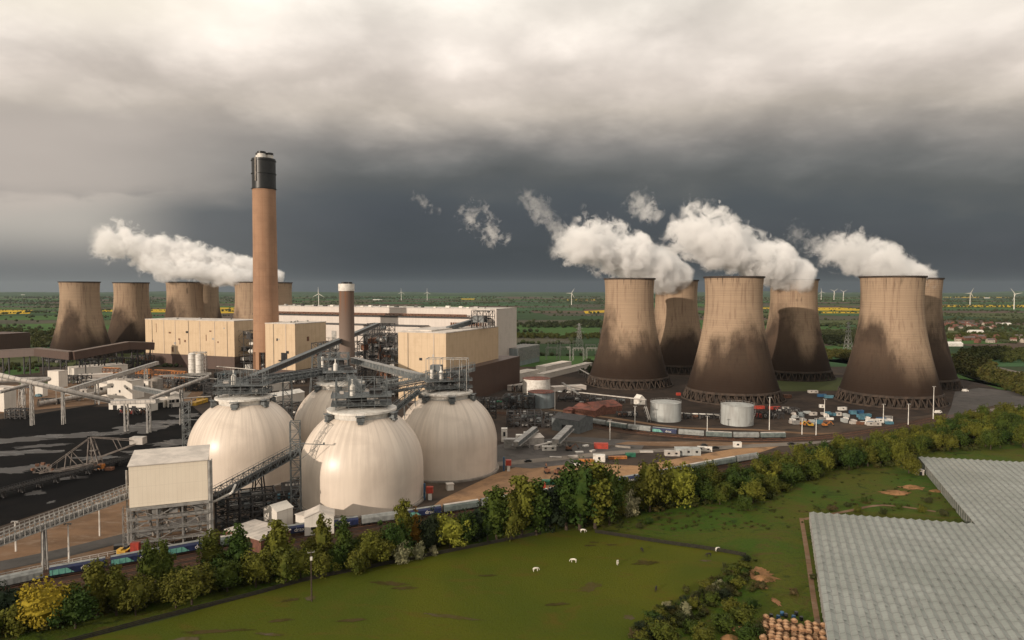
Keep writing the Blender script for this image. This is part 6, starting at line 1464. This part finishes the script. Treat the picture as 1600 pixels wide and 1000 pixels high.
while len(TREES) < 335 and tries < 30000:
    tries += 1; x = rt.uniform(-30, 1630) if rt.random() < .45 else rt.uniform(960, 1640); lo, up = interp(LOW, x), interp(UPP, x); y = rt.uniform(up, lo); p = G(x, y)
    dmin = 4.2 if x < 960 else 6.6
    if any((p - q).length < dmin for q in pts): continue
    front = (y - up) / (lo - up)
    r = rt.random(); k = 'round' if r < .62 else 'bush' if r < .74 else 'yellowgreen' if r < .80 else 'poplar' if (r < .86 and x < 960) else 'round'
    if x < 960 and front < .25: k = 'bush'
    H = {'round': rt.uniform(8.0, 13.5), 'bush': rt.uniform(3, 5), 'yellowgreen': rt.uniform(6, 9), 'poplar': rt.uniform(8, 12)}[k] * (0.72 if x < 960 else 1.0)
    pts.append(p); want(k, x, y, H * FPX / p.y, None)
# scrub between paddock and meadow
SCR = [(1160, 880), (1120, 915), (1060, 945), (1020, 975), (985, 1010)]
for i in range(64):
    t_ = rt.random(); s_ = t_ * 4; k = int(min(3, s_)); f = s_ - k; x = SCR[k][0] * (1 - f) + SCR[k + 1][0] * f + rt.gauss(6, 9); y = SCR[k][1] * (1 - f) + SCR[k + 1][1] * f + rt.gauss(5, 9)
    kd = rt.choice(['bush', 'scrub', 'scrub', 'dark', 'bush', 'scrub', 'bush', 'bush', 'scrub', 'bush', 'pale']); H = {'bush': 3.0, 'scrub': 2.2, 'dark': 2.8, 'pale': 3}[kd] * rt.uniform(.6, 1.2); p = G(x, y)
    if p.y < 150: continue
    want(kd, x, y, H * FPX / p.y, H * 1.5 * FPX / p.y, 'in the scrub line right of the paddock', 'scrub between the paddock and the meadow')
for i, (x, y, H, kd) in enumerate(((1130, 985, 4.5, 'bush'), (1160, 975, 5, 'bush'), (1165, 1000, 4, 'bush'), (1185, 990, 3, 'scrub'), (1100, 1000, 4, 'bush'), (1140, 955, 3.5, 'bush'), (1085, 990, 3.5, 'bush'), (1040, 1000, 5, 'bush'), (1190, 920, 2.2, 'scrub'), (1240, 930, 2.0, 'scrub'), (1130, 935, 3, 'dark'), (1175, 950, 2.6, 'bush'), (1270, 905, 1.6, 'scrub'), (1300, 798, 2.5, 'scrub'), (1340, 800, 2.5, 'bush'), (1380, 803, 2.4, 'scrub'), (1440, 800, 2.6, 'bush'), (1475, 806, 2.6, 'scrub'), (1350, 785, 2.4, 'bush'), (1325, 792, 2, 'scrub'), (1405, 795, 2.2, 'bush'), (1500, 795, 2.5, 'scrub'), (1490, 780, 2.6, 'bush'), (1000, 825, 2, 'scrub'), (1015, 818, 2.4, 'bush'), (1450, 785, 2.5, 'scrub'))):
    p = G(x, y); want(kd, x, y, H * FPX / p.y, H * 1.6 * FPX / p.y, 'in the rough meadow', 'meadow bushes')
TREES.sort(key=lambda a: (a[6], a[1]))
cnt_ = {}
for kind, px, py, hpx, wpx, where, group in TREES:
    p = G(px, py); d = p.y; H = hpx * d / FPX; s = H / tree_height(kind)
    w0 = {'round': 8.6, 'poplar': 5, 'bush': 6, 'yellow': 9, 'yellowgreen': 8.6, 'golden': 3.6, 'pale': 6, 'dark': 8.2, 'scrub': 5.2}[kind]
    sx = (wpx * d / FPX) / w0 if wpx else s * rb(.85, 1.15)
    k = rt.randrange(NV.get(kind, 1)); key = (kind, k)
    lm = where or landmark(px); c = cnt_[(kind, lm)] = cnt_.get((kind, lm), 0) + 1
    n = 'bush' if kind in ('bush', 'pale') else 'shrub' if kind == 'scrub' else 'tree'
    ds = DESC[kind]; ds = ds if ds.endswith(n) else ds + ' ' + n
    lb = f'{ds} {lm}, {ordn(c)} of its kind from the left'
    lb = ' '.join(lb.split()[:16])
    if key not in TV:
        t = make_tree(kind, k); TV[key] = t; t.location = (p.x, p.y, .1); t.rotation_euler = (0, 0, rb(0, 6.28)); t.scale = (sx, sx, s); t['label'] = lb; t['group'] = group
    else: dup(TV[key], (p.x, p.y, .1), rb(0, 6.28), lb, group, (sx, sx, s))

# ============================================================ woods and hedges further off (read as masses)
rw = random.Random(3); LOWT = []
for k in range(5): LOWT.append(crown_mb(rw, 4.5, 8, .2, 22, 9, 1.7))
def paste(mb, src, x, y, s, a):
    ca, sa = math.cos(a) * s, math.sin(a) * s; b = len(mb.v); mb.v += [(x + vx * ca - vy * sa, y + vx * sa + vy * ca, vz * s) for vx, vy, vz in src.v]; mb.f += [tuple(b + i for i in f) for f in src.f]; mb.m += [0] * len(src.f)
def wood(name, pix, n, smin, smax, mat, seed):
    r = random.Random(seed); P = [G(x, y) for x, y in pix]; xs = [p.x for p in P]; ys = [p.y for p in P]; mb = MB(); k = 0; tr_ = 0
    while k < n and tr_ < n * 30:
        tr_ += 1; x, y = r.uniform(min(xs), max(xs)), r.uniform(min(ys), max(ys)); ins = False; j = len(P) - 1
        for i in range(len(P)):
            if (P[i].y > y) != (P[j].y > y) and x < (P[j].x - P[i].x) * (y - P[i].y) / (P[j].y - P[i].y) + P[i].x: ins = not ins
            j = i
        if ins: paste(mb, r.choice(LOWT), x, y, r.uniform(smin, smax), r.uniform(0, 6)); k += 1
    o = mb.build(name, mat); o['kind'] = 'stuff'; return o
m_wood = leafmat('woodland_foliage', [(0, (0.040, 0.050, 0.012, 1)), (0.5, (0.055, 0.062, 0.013, 1)), (1, (0.075, 0.065, 0.015, 1))], 1.6)
m_woodd = leafmat('distant_foliage', [(0, (0.030, 0.042, 0.016, 1)), (0.5, (0.042, 0.052, 0.019, 1)), (1, (0.058, 0.058, 0.024, 1))], 1.4)
wood('woodland', [(1482, 574), (1500, 562), (1540, 572), (1560, 590), (1620, 606), (1620, 625), (1580, 612), (1540, 596), (1500, 584)], 200, .9, 1.7, m_wood, 1)
wood('woodland', [(1482, 560), (1530, 548), (1620, 552), (1620, 572), (1560, 566), (1500, 562)], 120, .9, 1.5, m_wood, 2)
wood('woodland', [(808, 508), (1000, 500), (1000, 512), (808, 513)], 260, .9, 1.5, m_woodd, 3)
wood('woodland', [(808, 524), (940, 524), (940, 530), (808, 529)], 120, .7, 1.1, m_wood, 4)
wood('woodland', [(1285, 520), (1345, 520), (1340, 538), (1290, 538)], 140, .9, 1.4, m_woodd, 5)
wood('woodland', [(1285, 553), (1330, 553), (1325, 562), (1290, 562)], 50, .8, 1.2, m_wood, 6)
wood('woodland', [(-20, 515), (85, 518), (90, 545), (50, 545), (48, 524), (-20, 522)], 90, .9, 1.3, m_wood, 7)
wood('woodland', [(1480, 524), (1620, 524), (1620, 533), (1480, 531)], 120, .7, 1.2, m_wood, 8)
wood('woodland', [(1470, 505), (1620, 500), (1620, 518), (1470, 520)], 130, .7, 1.2, m_woodd, 9)
wood('shrubs_on_verge', [(10, 570), (56, 570), (58, 580), (5, 584)], 30, .4, .7, m_wood, 10)
wood('woodland', [(1170, 575), (1200, 575), (1200, 592), (1170, 592)], 12, .5, .8, m_wood, 11)
wood('woodland', [(905, 565), (930, 560), (930, 585), (910, 590)], 10, .6, 1, m_woodd, 12)
OCT = []
for k in range(5):
    r = random.Random(k); n = 5; vs = [(math.cos(2 * math.pi * j / n) * r.uniform(.8, 1.2), math.sin(2 * math.pi * j / n) * r.uniform(.8, 1.2), r.uniform(.3, .6)) for j in range(n)] + [(math.cos(2 * math.pi * (j + .5) / n) * .8, math.sin(2 * math.pi * (j + .5) / n) * .8, 1.1 + r.uniform(-.15, .15)) for j in range(n)] + [(0, 0, 1.5), (0, 0, 0)]
    OCT.append((vs, [(j, (j + 1) % n, n + j) for j in range(n)] + [((j + 1) % n, n + (j + 1) % n, n + j) for j in range(n)] + [(n + j, n + (j + 1) % n, 2 * n) for j in range(n)] + [((j + 1) % n, j, 2 * n + 1) for j in range(n)]))
mb = MB(); rh = random.Random(8)
def blob(x, y, s, hs=1.0):
    vs, fs = OCT[rh.randrange(5)]; mb.add([(x + a * s, y + b * s, c * s * hs) for a, b, c in vs], fs)
for (x0, y0), (x1, y1) in edges:
    ym = (y0 + y1) / 2
    if rh.random() > .5 or abs((x0 + x1) / 2) > ym * .82 + 200 or ym > 9500: continue
    if ym < 1600 and -500 < (x0 + x1) / 2 < 800 and y0 < 1050: continue
    Ln = math.hypot(x1 - x0, y1 - y0); step = 7 * max(1, ym / 1500); n = int(Ln / step); dense = rh.random()
    for i in range(n):
        if rh.random() < .25 and dense < .5: continue
        f = (i + rh.random()) / n; s = rh.uniform(1.8, 4.2) * max(1, ym / 3600) * (1.5 if rh.random() < .15 else 1); blob(x0 + (x1 - x0) * f + rh.gauss(0, 2), y0 + (y1 - y0) * f + rh.gauss(0, 2), s, 1 if ym < 3500 else .75)
for _ in range(260):   # spinneys and copses
    y = rh.uniform(1150, 9500); x = rh.uniform(-.82, .82) * y
    if y < 1500 and -500 < x < 760: continue
    n = rh.randrange(5, 22); sp = rh.uniform(15, 60) * (1 + y / 5000)
    for i in range(n): blob(x + rh.gauss(0, sp * 1.6), y + rh.gauss(0, sp * .5), rh.uniform(4, 7.5) * max(1, y / 4200))
o = mb.build('far_hedgerows', m_woodd); o['kind'] = 'stuff'

# bramble and grass undergrowth filling the foot of the tree line
ru = random.Random(14); mb = MB(); LOWU = [crown_mb(ru, 2.4, 2.6, 0, 16, 9, .75) for _ in range(4)]
for i in range(520):
    x = ru.uniform(-40, 1640); lo, up = interp(LOW, x), interp(UPP, x); p = G(x, ru.uniform(up, lo + 2)); paste(mb, ru.choice(LOWU), p.x, p.y, ru.uniform(.5, 1.25), ru.uniform(0, 6))
for i in range(260):
    x = ru.uniform(930, 1500); y = ru.uniform(interp(LOW, x), 830 if x < 1260 else 800); p = G(x, y); paste(mb, ru.choice(LOWU), p.x, p.y, ru.uniform(.12, .42), ru.uniform(0, 6))
for i in range(150):
    t_ = ru.random() * 4; k = int(min(3, t_)); f = t_ - k; x = SCR[k][0] * (1 - f) + SCR[k + 1][0] * f + ru.gauss(14, 18); y = SCR[k][1] * (1 - f) + SCR[k + 1][1] * f + ru.gauss(10, 12); p = G(x, y); paste(mb, ru.choice(LOWU), p.x, p.y, ru.uniform(.2, .7), ru.uniform(0, 6))
o = mb.build('undergrowth', m_leafu); o['kind'] = 'stuff'

# ============================================================ village
hs = []; rv = random.Random(4)
wallm = [brickred, plain('pale_render', (0.42, 0.36, 0.30, 1), None, .2), brickred]; tile = plain('clay_roof_tiles', (0.17, 0.065, 0.045, 1), (0.10, 0.05, 0.04, 1), .3, .9); slate = plain('slate_roof', (0.12, 0.10, 0.095, 1), None, .3)
base_h = {}
for i in range(60):
    x, y = (rv.uniform(1466, 1560), rv.uniform(506, 517)) if i < 34 else (rv.uniform(1490, 1640), rv.uniform(528, 536))
    if any(abs(x - a) < 2.4 and abs(y - b) < 2 for a, b in hs): continue
    hs.append((x, y))
hs.sort()
for i, (x, y) in enumerate(hs):
    p = G(x, y); k = rv.randrange(6); mt, rf2 = wallm[k % 3], (tile if k < 4 else slate)
    rowname = 'upper' if y < 522 else 'lower'
    lb = f'{"red roofed" if k < 4 else "grey roofed"} village house, {ordn(i + 1)} from the left in the village right of the towers'
    if k not in base_h:
        t = thing('village_house', lb, 'house', (p.x, p.y, .3), rv.uniform(-.6, .6), 'village houses'); L_ = 9 + k; s = MB(); s.gable(-L_ / 2, L_ / 2, -4, 4, 0, 5.4, 8.4)
        wl = MB(); wl.v = s.v; wl.f = s.f[:8]; wl.m = [0] * 8; wl.build('walls', mt, t); g_ = MB(); g_.v = s.v; g_.f = s.f[8:]; g_.m = [0] * len(g_.f); r__ = g_.build('roof', rf2, t)
        c_ = MB(); c_.bx(L_ * .3, L_ * .3 + .9, -.4, .4, 8, 9.8); c_.build('chimney', brickred, r__)
        for wx in (-.28, .28):
            w_ = MB(); w_.bx(wx * L_ - .7, wx * L_ + .7, -4.06, -4.003, 1, 2.2); w_.build('window', darkwin, t)
        cache(t); base_h[k] = t
    else: dup(base_h[k], (p.x, p.y, .3), rv.uniform(-.6, .6), lb, 'village houses')
for x, y, w, lb in ((1524, 521, 30, 'long white farm shed above the green strip'), (1475, 541, 60, 'row of white sheds right of the last cooling tower'), (1572, 509, 22, 'white barn beyond the village'), (1542, 466, 60, 'tiny white farm buildings near the horizon at right'), (36, 461, 70, 'tiny white sheds near the horizon at the left edge'), (590, 469, 90, 'white distant factory sheds behind the short chimney')):
    p = G(x, y); t = thing('farm_shed', lb, 'shed', (p.x, p.y, .3), 0); s = MB(); s.gable(-w / 2, w / 2, -7, 7, 0, 5, 8); s.build('walls_and_roof', whitep, t)

# ============================================================ wind turbines
def turbine(label, px, pyhub, pyb, rot, first=None):
    # 80 m hub height
    hub_z = 80.0; y = (CAM_H - hub_z) * FPX / max(3.0, (pyhub - 453)); y = min(y, 6500); b = A(px, pyb, y); hz_ = A(px, pyhub, y).z
    t = thing('wind_turbine', label, 'wind turbine', (b.x, b.y, 0), 0, 'distant wind turbines'); k = max(.6, hz_ / 80)
    mb = MB(); mb.tube((0, 0, 0), (0, 0, hz_), 2.6 * k, 1.5 * k, 10); mb.build('tower', whitep, t)
    mb = MB(); mb.bx(-1.8, 1.8, -5, 3, hz_ - 1.5, hz_ + 2); mb.tube((0, -5, hz_), (0, -7.4, hz_), 1.8, .5, 10); mb.build('nacelle', whitep, t)
    for i in range(3):
        a = rot + i * 2 * math.pi / 3; l = 38 * k; d = Vector((math.cos(a), 0, math.sin(a))); c = Vector((0, -6.2, hz_)); s_ = Vector((-math.sin(a), 0, math.cos(a)))
        mb = MB(); w1, w2 = 1.9 * k, .6 * k; vs = [c - s_ * .8, c + s_ * .8, c + d * l * .2 + s_ * w1, c + d * l + s_ * w2, c + d * l - s_ * w2 * .3, c + d * l * .2 - s_ * w1 * .5]; vs = [v + Vector((0, -.3, 0)) for v in vs] + [v + Vector((0, .3, 0)) for v in vs]; n = 6
        mb.add(vs, [tuple(range(n)), tuple(reversed(range(n, 2 * n)))] + [(i2, (i2 + 1) % n + 0, (i2 + 1) % n + n, i2 + n) for i2 in range(n)]); mb.build('blade', whitep, t)
for x, yh, yb, r_, lb in ((1515.5, 458, 477, R(62), 'left one of the two large wind turbines at the far right'), (1584.5, 459.5, 478, R(10), 'rightmost large wind turbine at the picture edge'), (1283, 456, 469, R(100), 'left one of three small wind turbines between the towers'), (1303, 455, 469, R(35), 'middle one of three small wind turbines between the towers'), (1317.5, 456, 470, R(30), 'right one of three small wind turbines between the towers'),
        (627, 456.5, 468, R(90), 'left one of two tiny wind turbines right of the short chimney'), (667.5, 456.5, 468, R(90), 'right one of two tiny wind turbines right of the short chimney'), (498, 459, 474, R(90), 'tiny wind turbine between the two chimneys'), (893, 458, 470, R(60), 'faint wind turbine left of the right hand towers')):
    turbine(lb, x, yh, yb, r_)

# ============================================================ glasshouses
def glassmat():
    m = new_mat('whitewashed_glass'); g = ocoord(); s = N('ShaderNodeSeparateXYZ'); L(g, s.inputs[0])
    bars = math_('LESS_THAN', math_('FRACT', math_('MULTIPLY', s.outputs[1], 1 / 1.6)), 0.10); beams = math_('LESS_THAN', math_('FRACT', math_('MULTIPLY', s.outputs[1], 1 / 6.4)), 0.075)
    pane = N('ShaderNodeTexWhiteNoise'); pane.noise_dimensions = '2D'; cv = N('ShaderNodeCombineXYZ'); L(math_('FLOOR', math_('MULTIPLY', s.outputs[0], 1 / 1.6)), cv.inputs[0]); L(math_('FLOOR', math_('MULTIPLY', s.outputs[1], 1 / 3.2)), cv.inputs[1]); L(cv.outputs[0], pane.inputs[0])
    a = noise_(g, 0.035, 5, 0.6, 0.5); b = noise_(mapping(g, (1, .3, 1)), 0.5, 5, 0.6)
    col = mixc(mrange(a, .35, .65), (0.285, 0.31, 0.285, 1), (0.205, 0.23, 0.205, 1)); col = mixc(mrange(b, .45, .7, 0, .5), col, (0.20, 0.205, 0.185, 1))
    col = mixc(math_('MULTIPLY', pane.outputs[0], .18), col, (0.17, 0.175, 0.16, 1)); col = mixc(math_('MULTIPLY', bars, .32), col, (0.10, 0.10, 0.09, 1)); col = mixc(math_('MULTIPLY', beams, .42), col, (0.07, 0.07, 0.065, 1))
    wv_ = math_('SINE', math_('ADD', math_('MULTIPLY', s.outputs[1], 6.283 / 6.4), math_('MULTIPLY', a, 3.0))); wm_ = noise_(mapping(g, (1, 1, 1), (9, 4, 0)), 0.03, 3, 0.6)
    col = mixc(math_('MULTIPLY', mrange(wv_, -0.2, 1.0), mrange(wm_, 0.35, 0.6, 0.0, 0.26)), col, (0.12, 0.125, 0.11, 1))
    return finish(m, col, 0.38, 0, None, 0, 1, 0.5)
m_glass = glassmat(); m_wallg = plain('glasshouse_wall', (0.17, 0.18, 0.165, 1), (0.11, 0.12, 0.11, 1), .4, .4)
C0 = G(1265, 801, 4.6); V_ = (C0 - G(1292, 985, 4.6)).normalized(); U_ = (G(1520, 819, 4.6) - C0).normalized(); V_.z = 0; U_.z = 0
def glasshouse(label, u0, u1, v0, v1, w=3.2):
    o0 = C0 + U_ * u0 + V_ * v0; rz = math.atan2(V_.y, V_.x) - math.pi / 2
    t = thing('glasshouse', label, 'glasshouse', (o0.x, o0.y, 0), rz); ca, sa = math.cos(-rz), math.sin(-rz)
    def loc(u, v, z): p = U_ * u + V_ * v; return (p.x * ca - p.y * sa, p.x * sa + p.y * ca, z)
    n = int(round((u1 - u0) / w)); Ln = v1 - v0; mb = MB()
    for i in range(n):
        a, b = i * w, (i + 1) * w; m2 = (a + b) / 2
        mb.add([loc(a, 0, 4.6), loc(a, Ln, 4.6), loc(m2, Ln, 5.22), loc(m2, 0, 5.22)], [(0, 3, 2, 1)]); mb.add([loc(b, 0, 4.6), loc(m2, 0, 5.22), loc(m2, Ln, 5.22), loc(b, Ln, 4.6)], [(0, 3, 2, 1)])
    mb.build('roof_glass', m_glass, t); mb = MB()
    for i in range(n):
        a, b = i * w, (i + 1) * w; m2 = (a + b) / 2
        for v in (0, Ln): mb.add([loc(a, v, 0), loc(b, v, 0), loc(b, v, 4.6), loc(m2, v, 5.22), loc(a, v, 4.6)], [(0, 1, 2, 3, 4) if v == 0 else (4, 3, 2, 1, 0)])
    for u in (0, n * w): mb.add([loc(u, 0, 0), loc(u, Ln, 0), loc(u, Ln, 4.6), loc(u, 0, 4.6)], [(3, 2, 1, 0) if u == 0 else (0, 1, 2, 3)])
    mb.build('wall_glass', m_wallg, t); mb = MB()
    for i in range(n + 1): mb.bar(loc(i * w, -.1, 4.66), loc(i * w, Ln + .1, 4.64), .16, .06)
    k = int(Ln / 4)
    for i in range(k + 1):
        for u in (-.06, n * w + .06): mb.bar(loc(u, Ln * i / k, 0), loc(u, Ln * i / k, 4.6), .14)
    mb.build('gutters_and_posts', galv, t); mb = MB()
    for i in range(n): mb.bar(loc((i + .5) * w, -.1, 5.27), loc((i + .5) * w, Ln + .1, 5.27), .10)
    mb.build('ridge_bars', galv, t)
    vb = MB(); rg = random.Random(int(u0 + 5))
    for i in range(n):
        for j in range(int(Ln / 6.4)):
            if rg.random() < .5: continue
            v = j * 6.4 + 1.2; a = (i + .52) * w; zz = 5.29; vb.add([loc(a, v, zz), loc(a, v + 1.6, zz), loc(a + .95, v + 1.6, zz - .22), loc(a + .95, v, zz - .22)], [(0, 1, 2, 3)] if False else [(3, 2, 1, 0)])
    vb.build('roof_vents', m_glass, t)
seam = (G(1520, 819, 4.6) - C0).length
glasshouse('near whitewashed glasshouse filling the lower right corner', 0, round(seam / 3.2) * 3.2, -150, 0)
glasshouse('farther whitewashed glasshouse reaching back along the right picture edge', round(seam / 3.2) * 3.2 + .02, round(seam / 3.2) * 3.2 + 3.2 * 42, -150, 122)

# ============================================================ lower right odds and ends: stacked boxes, earth heaps
boxm = plain('weathered_wooden_crate', (0.34, 0.19, 0.10, 1), (0.20, 0.11, 0.06, 1), 1.2, .9)
c0 = G(1205, 975); nb_ = 0
mbp = MB(); mbp.bx(-.62, .62, -.52, .52, .12, .75)
cr = thing('bulk_crate', 'x', 'crate', (0, 0, 0), 0, 'stacked bulk crates'); mbp = MB(); mbp.bx(-.8, .8, -.6, .6, .14, .95); mbp.build('box', boxm, cr)
mbp = MB(); [mbp.bx(-.8, .8, y - .07, y + .07, 0, .13) for y in (-.5, 0, .5)]; mbp.build('pallet', barkm, cr); mbp = MB(); mbp.lathe([(.1, .96), (.75, .97), (.5, 1.25), (.02, 1.35)], 8); mbp.build('load', plain('pale_sacking', (0.42, 0.26, 0.15, 1), (0.3, 0.17, 0.09, 1), 1, .9), cr); cache(cr)
spots = []
for r_ in range(9):
    for c_ in range(9):
        if random.random() < .1: continue
        for lv in range(1 if random.random() < .5 else 2): spots.append((r_, c_, lv))
Uc = (G(1262, 985) - G(1196, 975)); Vc = (G(1190, 1040) - G(1196, 975))
for i, (r_, c_, lv) in enumerate(spots):
    p = G(1196, 974) + Uc.normalized() * c_ * 2.0 + Vc.normalized() * r_ * 1.7; p += Vector((rb(-.2, .2), rb(-.2, .2), 0)); lb = f'pale brown bulk crate beside the near glasshouse, row {r_ + 1}, {ordn(c_ + 1)} from the left' + (', upper layer' if lv else '')
    if i == 0: cr.location = (p.x, p.y, .2); cr['label'] = lb
    else: dup(cr, (p.x, p.y, .2 + lv * 1.3), rb(-.2, .2) + .1, lb)
for i, (x, y) in enumerate(((1205, 966), (1216, 968), (1228, 965), (1240, 968), (1252, 970), (1222, 962), (1244, 962))):
    p = G(x, y); t = thing('plastic_barrel_stack', f'blue black plastic drum stack behind the crates, {ordn(i + 1)} placed', 'drum', (p.x, p.y, .2), 0, 'dark drums behind the crates'); mb = MB(); mb.lathe([(.55, 0), (.6, .1), (.6, .5), (.64, .55), (.6, .6), (.58, 1.1), (.45, 1.15)], 14, top=True); mb.build('drum', bluep if i % 2 else blackp, t)
def mound(label, px, py, r, h, mat, seed):
    p = G(px, py); mb = MB(); n = 20; k = 6; vs = [(0, 0, h)]
    for j in range(1, k + 1):
        for i in range(n):
            a = 2 * math.pi * i / n; rr = r * j / k * (1 + .3 * mnoise.noise(Vector((math.cos(a) * 1.4, math.sin(a) * 1.4, seed)))); z = h * (1 - (j / k) ** 1.6) * (1 + .3 * mnoise.noise(Vector((math.cos(a) * j * .6, math.sin(a) * j * .6, seed + 4)))); vs.append((rr * math.cos(a), rr * .6 * math.sin(a), z if j < k else -.05))
    fs = [(0, 1 + i, 1 + (i + 1) % n) for i in range(n)] + [(1 + (j - 1) * n + i, 1 + j * n + i, 1 + j * n + (i + 1) % n, 1 + (j - 1) * n + (i + 1) % n) for j in range(1, k) for i in range(n)]
    mb.add(vs, fs); o = mb.build('earth_heap', mat, smooth=True); o.location = (p.x, p.y, .25); tag(o, label, 'earth heap', 'earth heaps')
for i, (x, y, r, h, lb) in enumerate(((1400, 771, 6.5, 1.1, 'sandy orange earth heap in the middle of the meadow'), (1425, 762, 5, 1.2, 'brown earth heap just behind the sandy one'), (1462, 768, 3.5, .8, 'small pale heap near the far glasshouse wall'), (1192, 905, 4, 1.2, 'bare orange earth heap right of the paddock scrub'), (1158, 985, 2.6, 1.0, 'tan heap left of the stacked crates'), (1140, 998, 2.8, 1.0, 'tan heap at the bottom edge left of the crates'))):
    mound(lb, x, y, r, h, m_earth, i * 3.1)
building('field_shelter', 'small pale pink field shelter under the trees by the far glasshouse', 'shelter', (1433, 743), (1444, 743), 3, 2.6, palepipe, roofclad, 'flat', doors=((.5, 1.6, 2),))

# ============================================================ horses
def horse(label, px, py, mat, rz, s=1.0, graze=True):
    p = G(px, py, .1); L_ = 1.0
    J = {'rump': (-.75, 0, 1.32, .27), 'mid': (-.1, 0, 1.25, .31), 'chest': (.55, 0, 1.22, .28), 'neck': (.95, 0, 1.25 if graze else 1.65, .16), 'poll': (1.3, 0, .75 if graze else 1.98, .11), 'nose': (1.42, 0, .28 if graze else 1.72, .07), 'tail': (-1.05, 0, 1.15, .06), 'tail2': (-1.12, 0, .6, .05)}
    E = [('rump', 'mid'), ('mid', 'chest'), ('chest', 'neck'), ('neck', 'poll'), ('poll', 'nose'), ('rump', 'tail'), ('tail', 'tail2')]
    for k, (r_, x) in {'f': ('chest', .6), 'b': ('rump', -.8)}.items():
        for sd_ in (-1, 1):
            a = f'{k}{sd_}'; dx = rb(-.12, .12)
            if k == 'f': J[a + 'u'] = (x, .16 * sd_, .95, .13); J[a + 'k'] = (x + .03 + dx, .17 * sd_, .52, .075); J[a + 'h'] = (x + dx * 1.6, .17 * sd_, .04, .075)
            else: J[a + 'u'] = (x + .12, .17 * sd_, .95, .17); J[a + 'k'] = (x - .12 + dx, .17 * sd_, .55, .085); J[a + 'h'] = (x - .04 + dx, .17 * sd_, .04, .075)
            E += [(r_, a + 'u'), (a + 'u', a + 'k'), (a + 'k', a + 'h')]
    names = list(J); me = bpy.data.meshes.new('horse'); me.from_pydata([J[n][:3] for n in names], [(names.index(a), names.index(b)) for a, b in E], []); me.materials.append(mat)
    o = bpy.data.objects.new('horse', me); COL.objects.link(o); o.modifiers.new('skin', 'SKIN'); 
    sv = me.skin_vertices[0].data if me.skin_vertices else None
    if sv is None:
        me.update()
        bm_ = None
    else:
        for i, n in enumerate(names): sv[i].radius = (J[n][3], J[n][3]); 
        sv[names.index('rump')].use_root = True
    sb = o.modifiers.new('sub', 'SUBSURF'); sb.levels = 1; sb.render_levels = 1
    dg = bpy.context.evaluated_depsgraph_get(); me2 = bpy.data.meshes.new_from_object(o.evaluated_get(dg)); o.modifiers.clear(); o.data = me2
    o.location = p; o.rotation_euler = (0, 0, R(rz)); o.scale = (s, s, s); tag(o, label, 'horse', 'horses in the paddock')
    return o
hw = plain('white_horse_hair', (0.72, 0.68, 0.60, 1), (0.6, 0.56, 0.48, 1), 1, .8); hd = plain('dark_brown_horse_hair', (0.022, 0.015, 0.011, 1), (0.012, 0.01, 0.008, 1), 1, .7)
for x, y, m_, rz, lb, g_ in ((896, 879, hw, 170, 'white horse grazing in the middle of the paddock, nearest the left white one', True), (837, 893, hw, 20, 'leftmost white horse grazing in the paddock', True), (965, 882, hw, 250, 'white horse standing end on, right of the middle one', False), (1121, 861, hw, 30, 'white horse by the fence at the right end of the paddock', True),
        (1107, 870, hd, 190, 'dark horse grazing beside the right hand fence', True), (1003, 862, hd, 100, 'dark horse near the top fence of the paddock', True), (1025, 923, hd, 70, 'dark horse alone in the lower right of the paddock', True), (911, 832, hw, 0, 'white horse under the poplars at the paddock corner', True)):
    horse(lb, x, y, m_, rz, 1.05, g_)
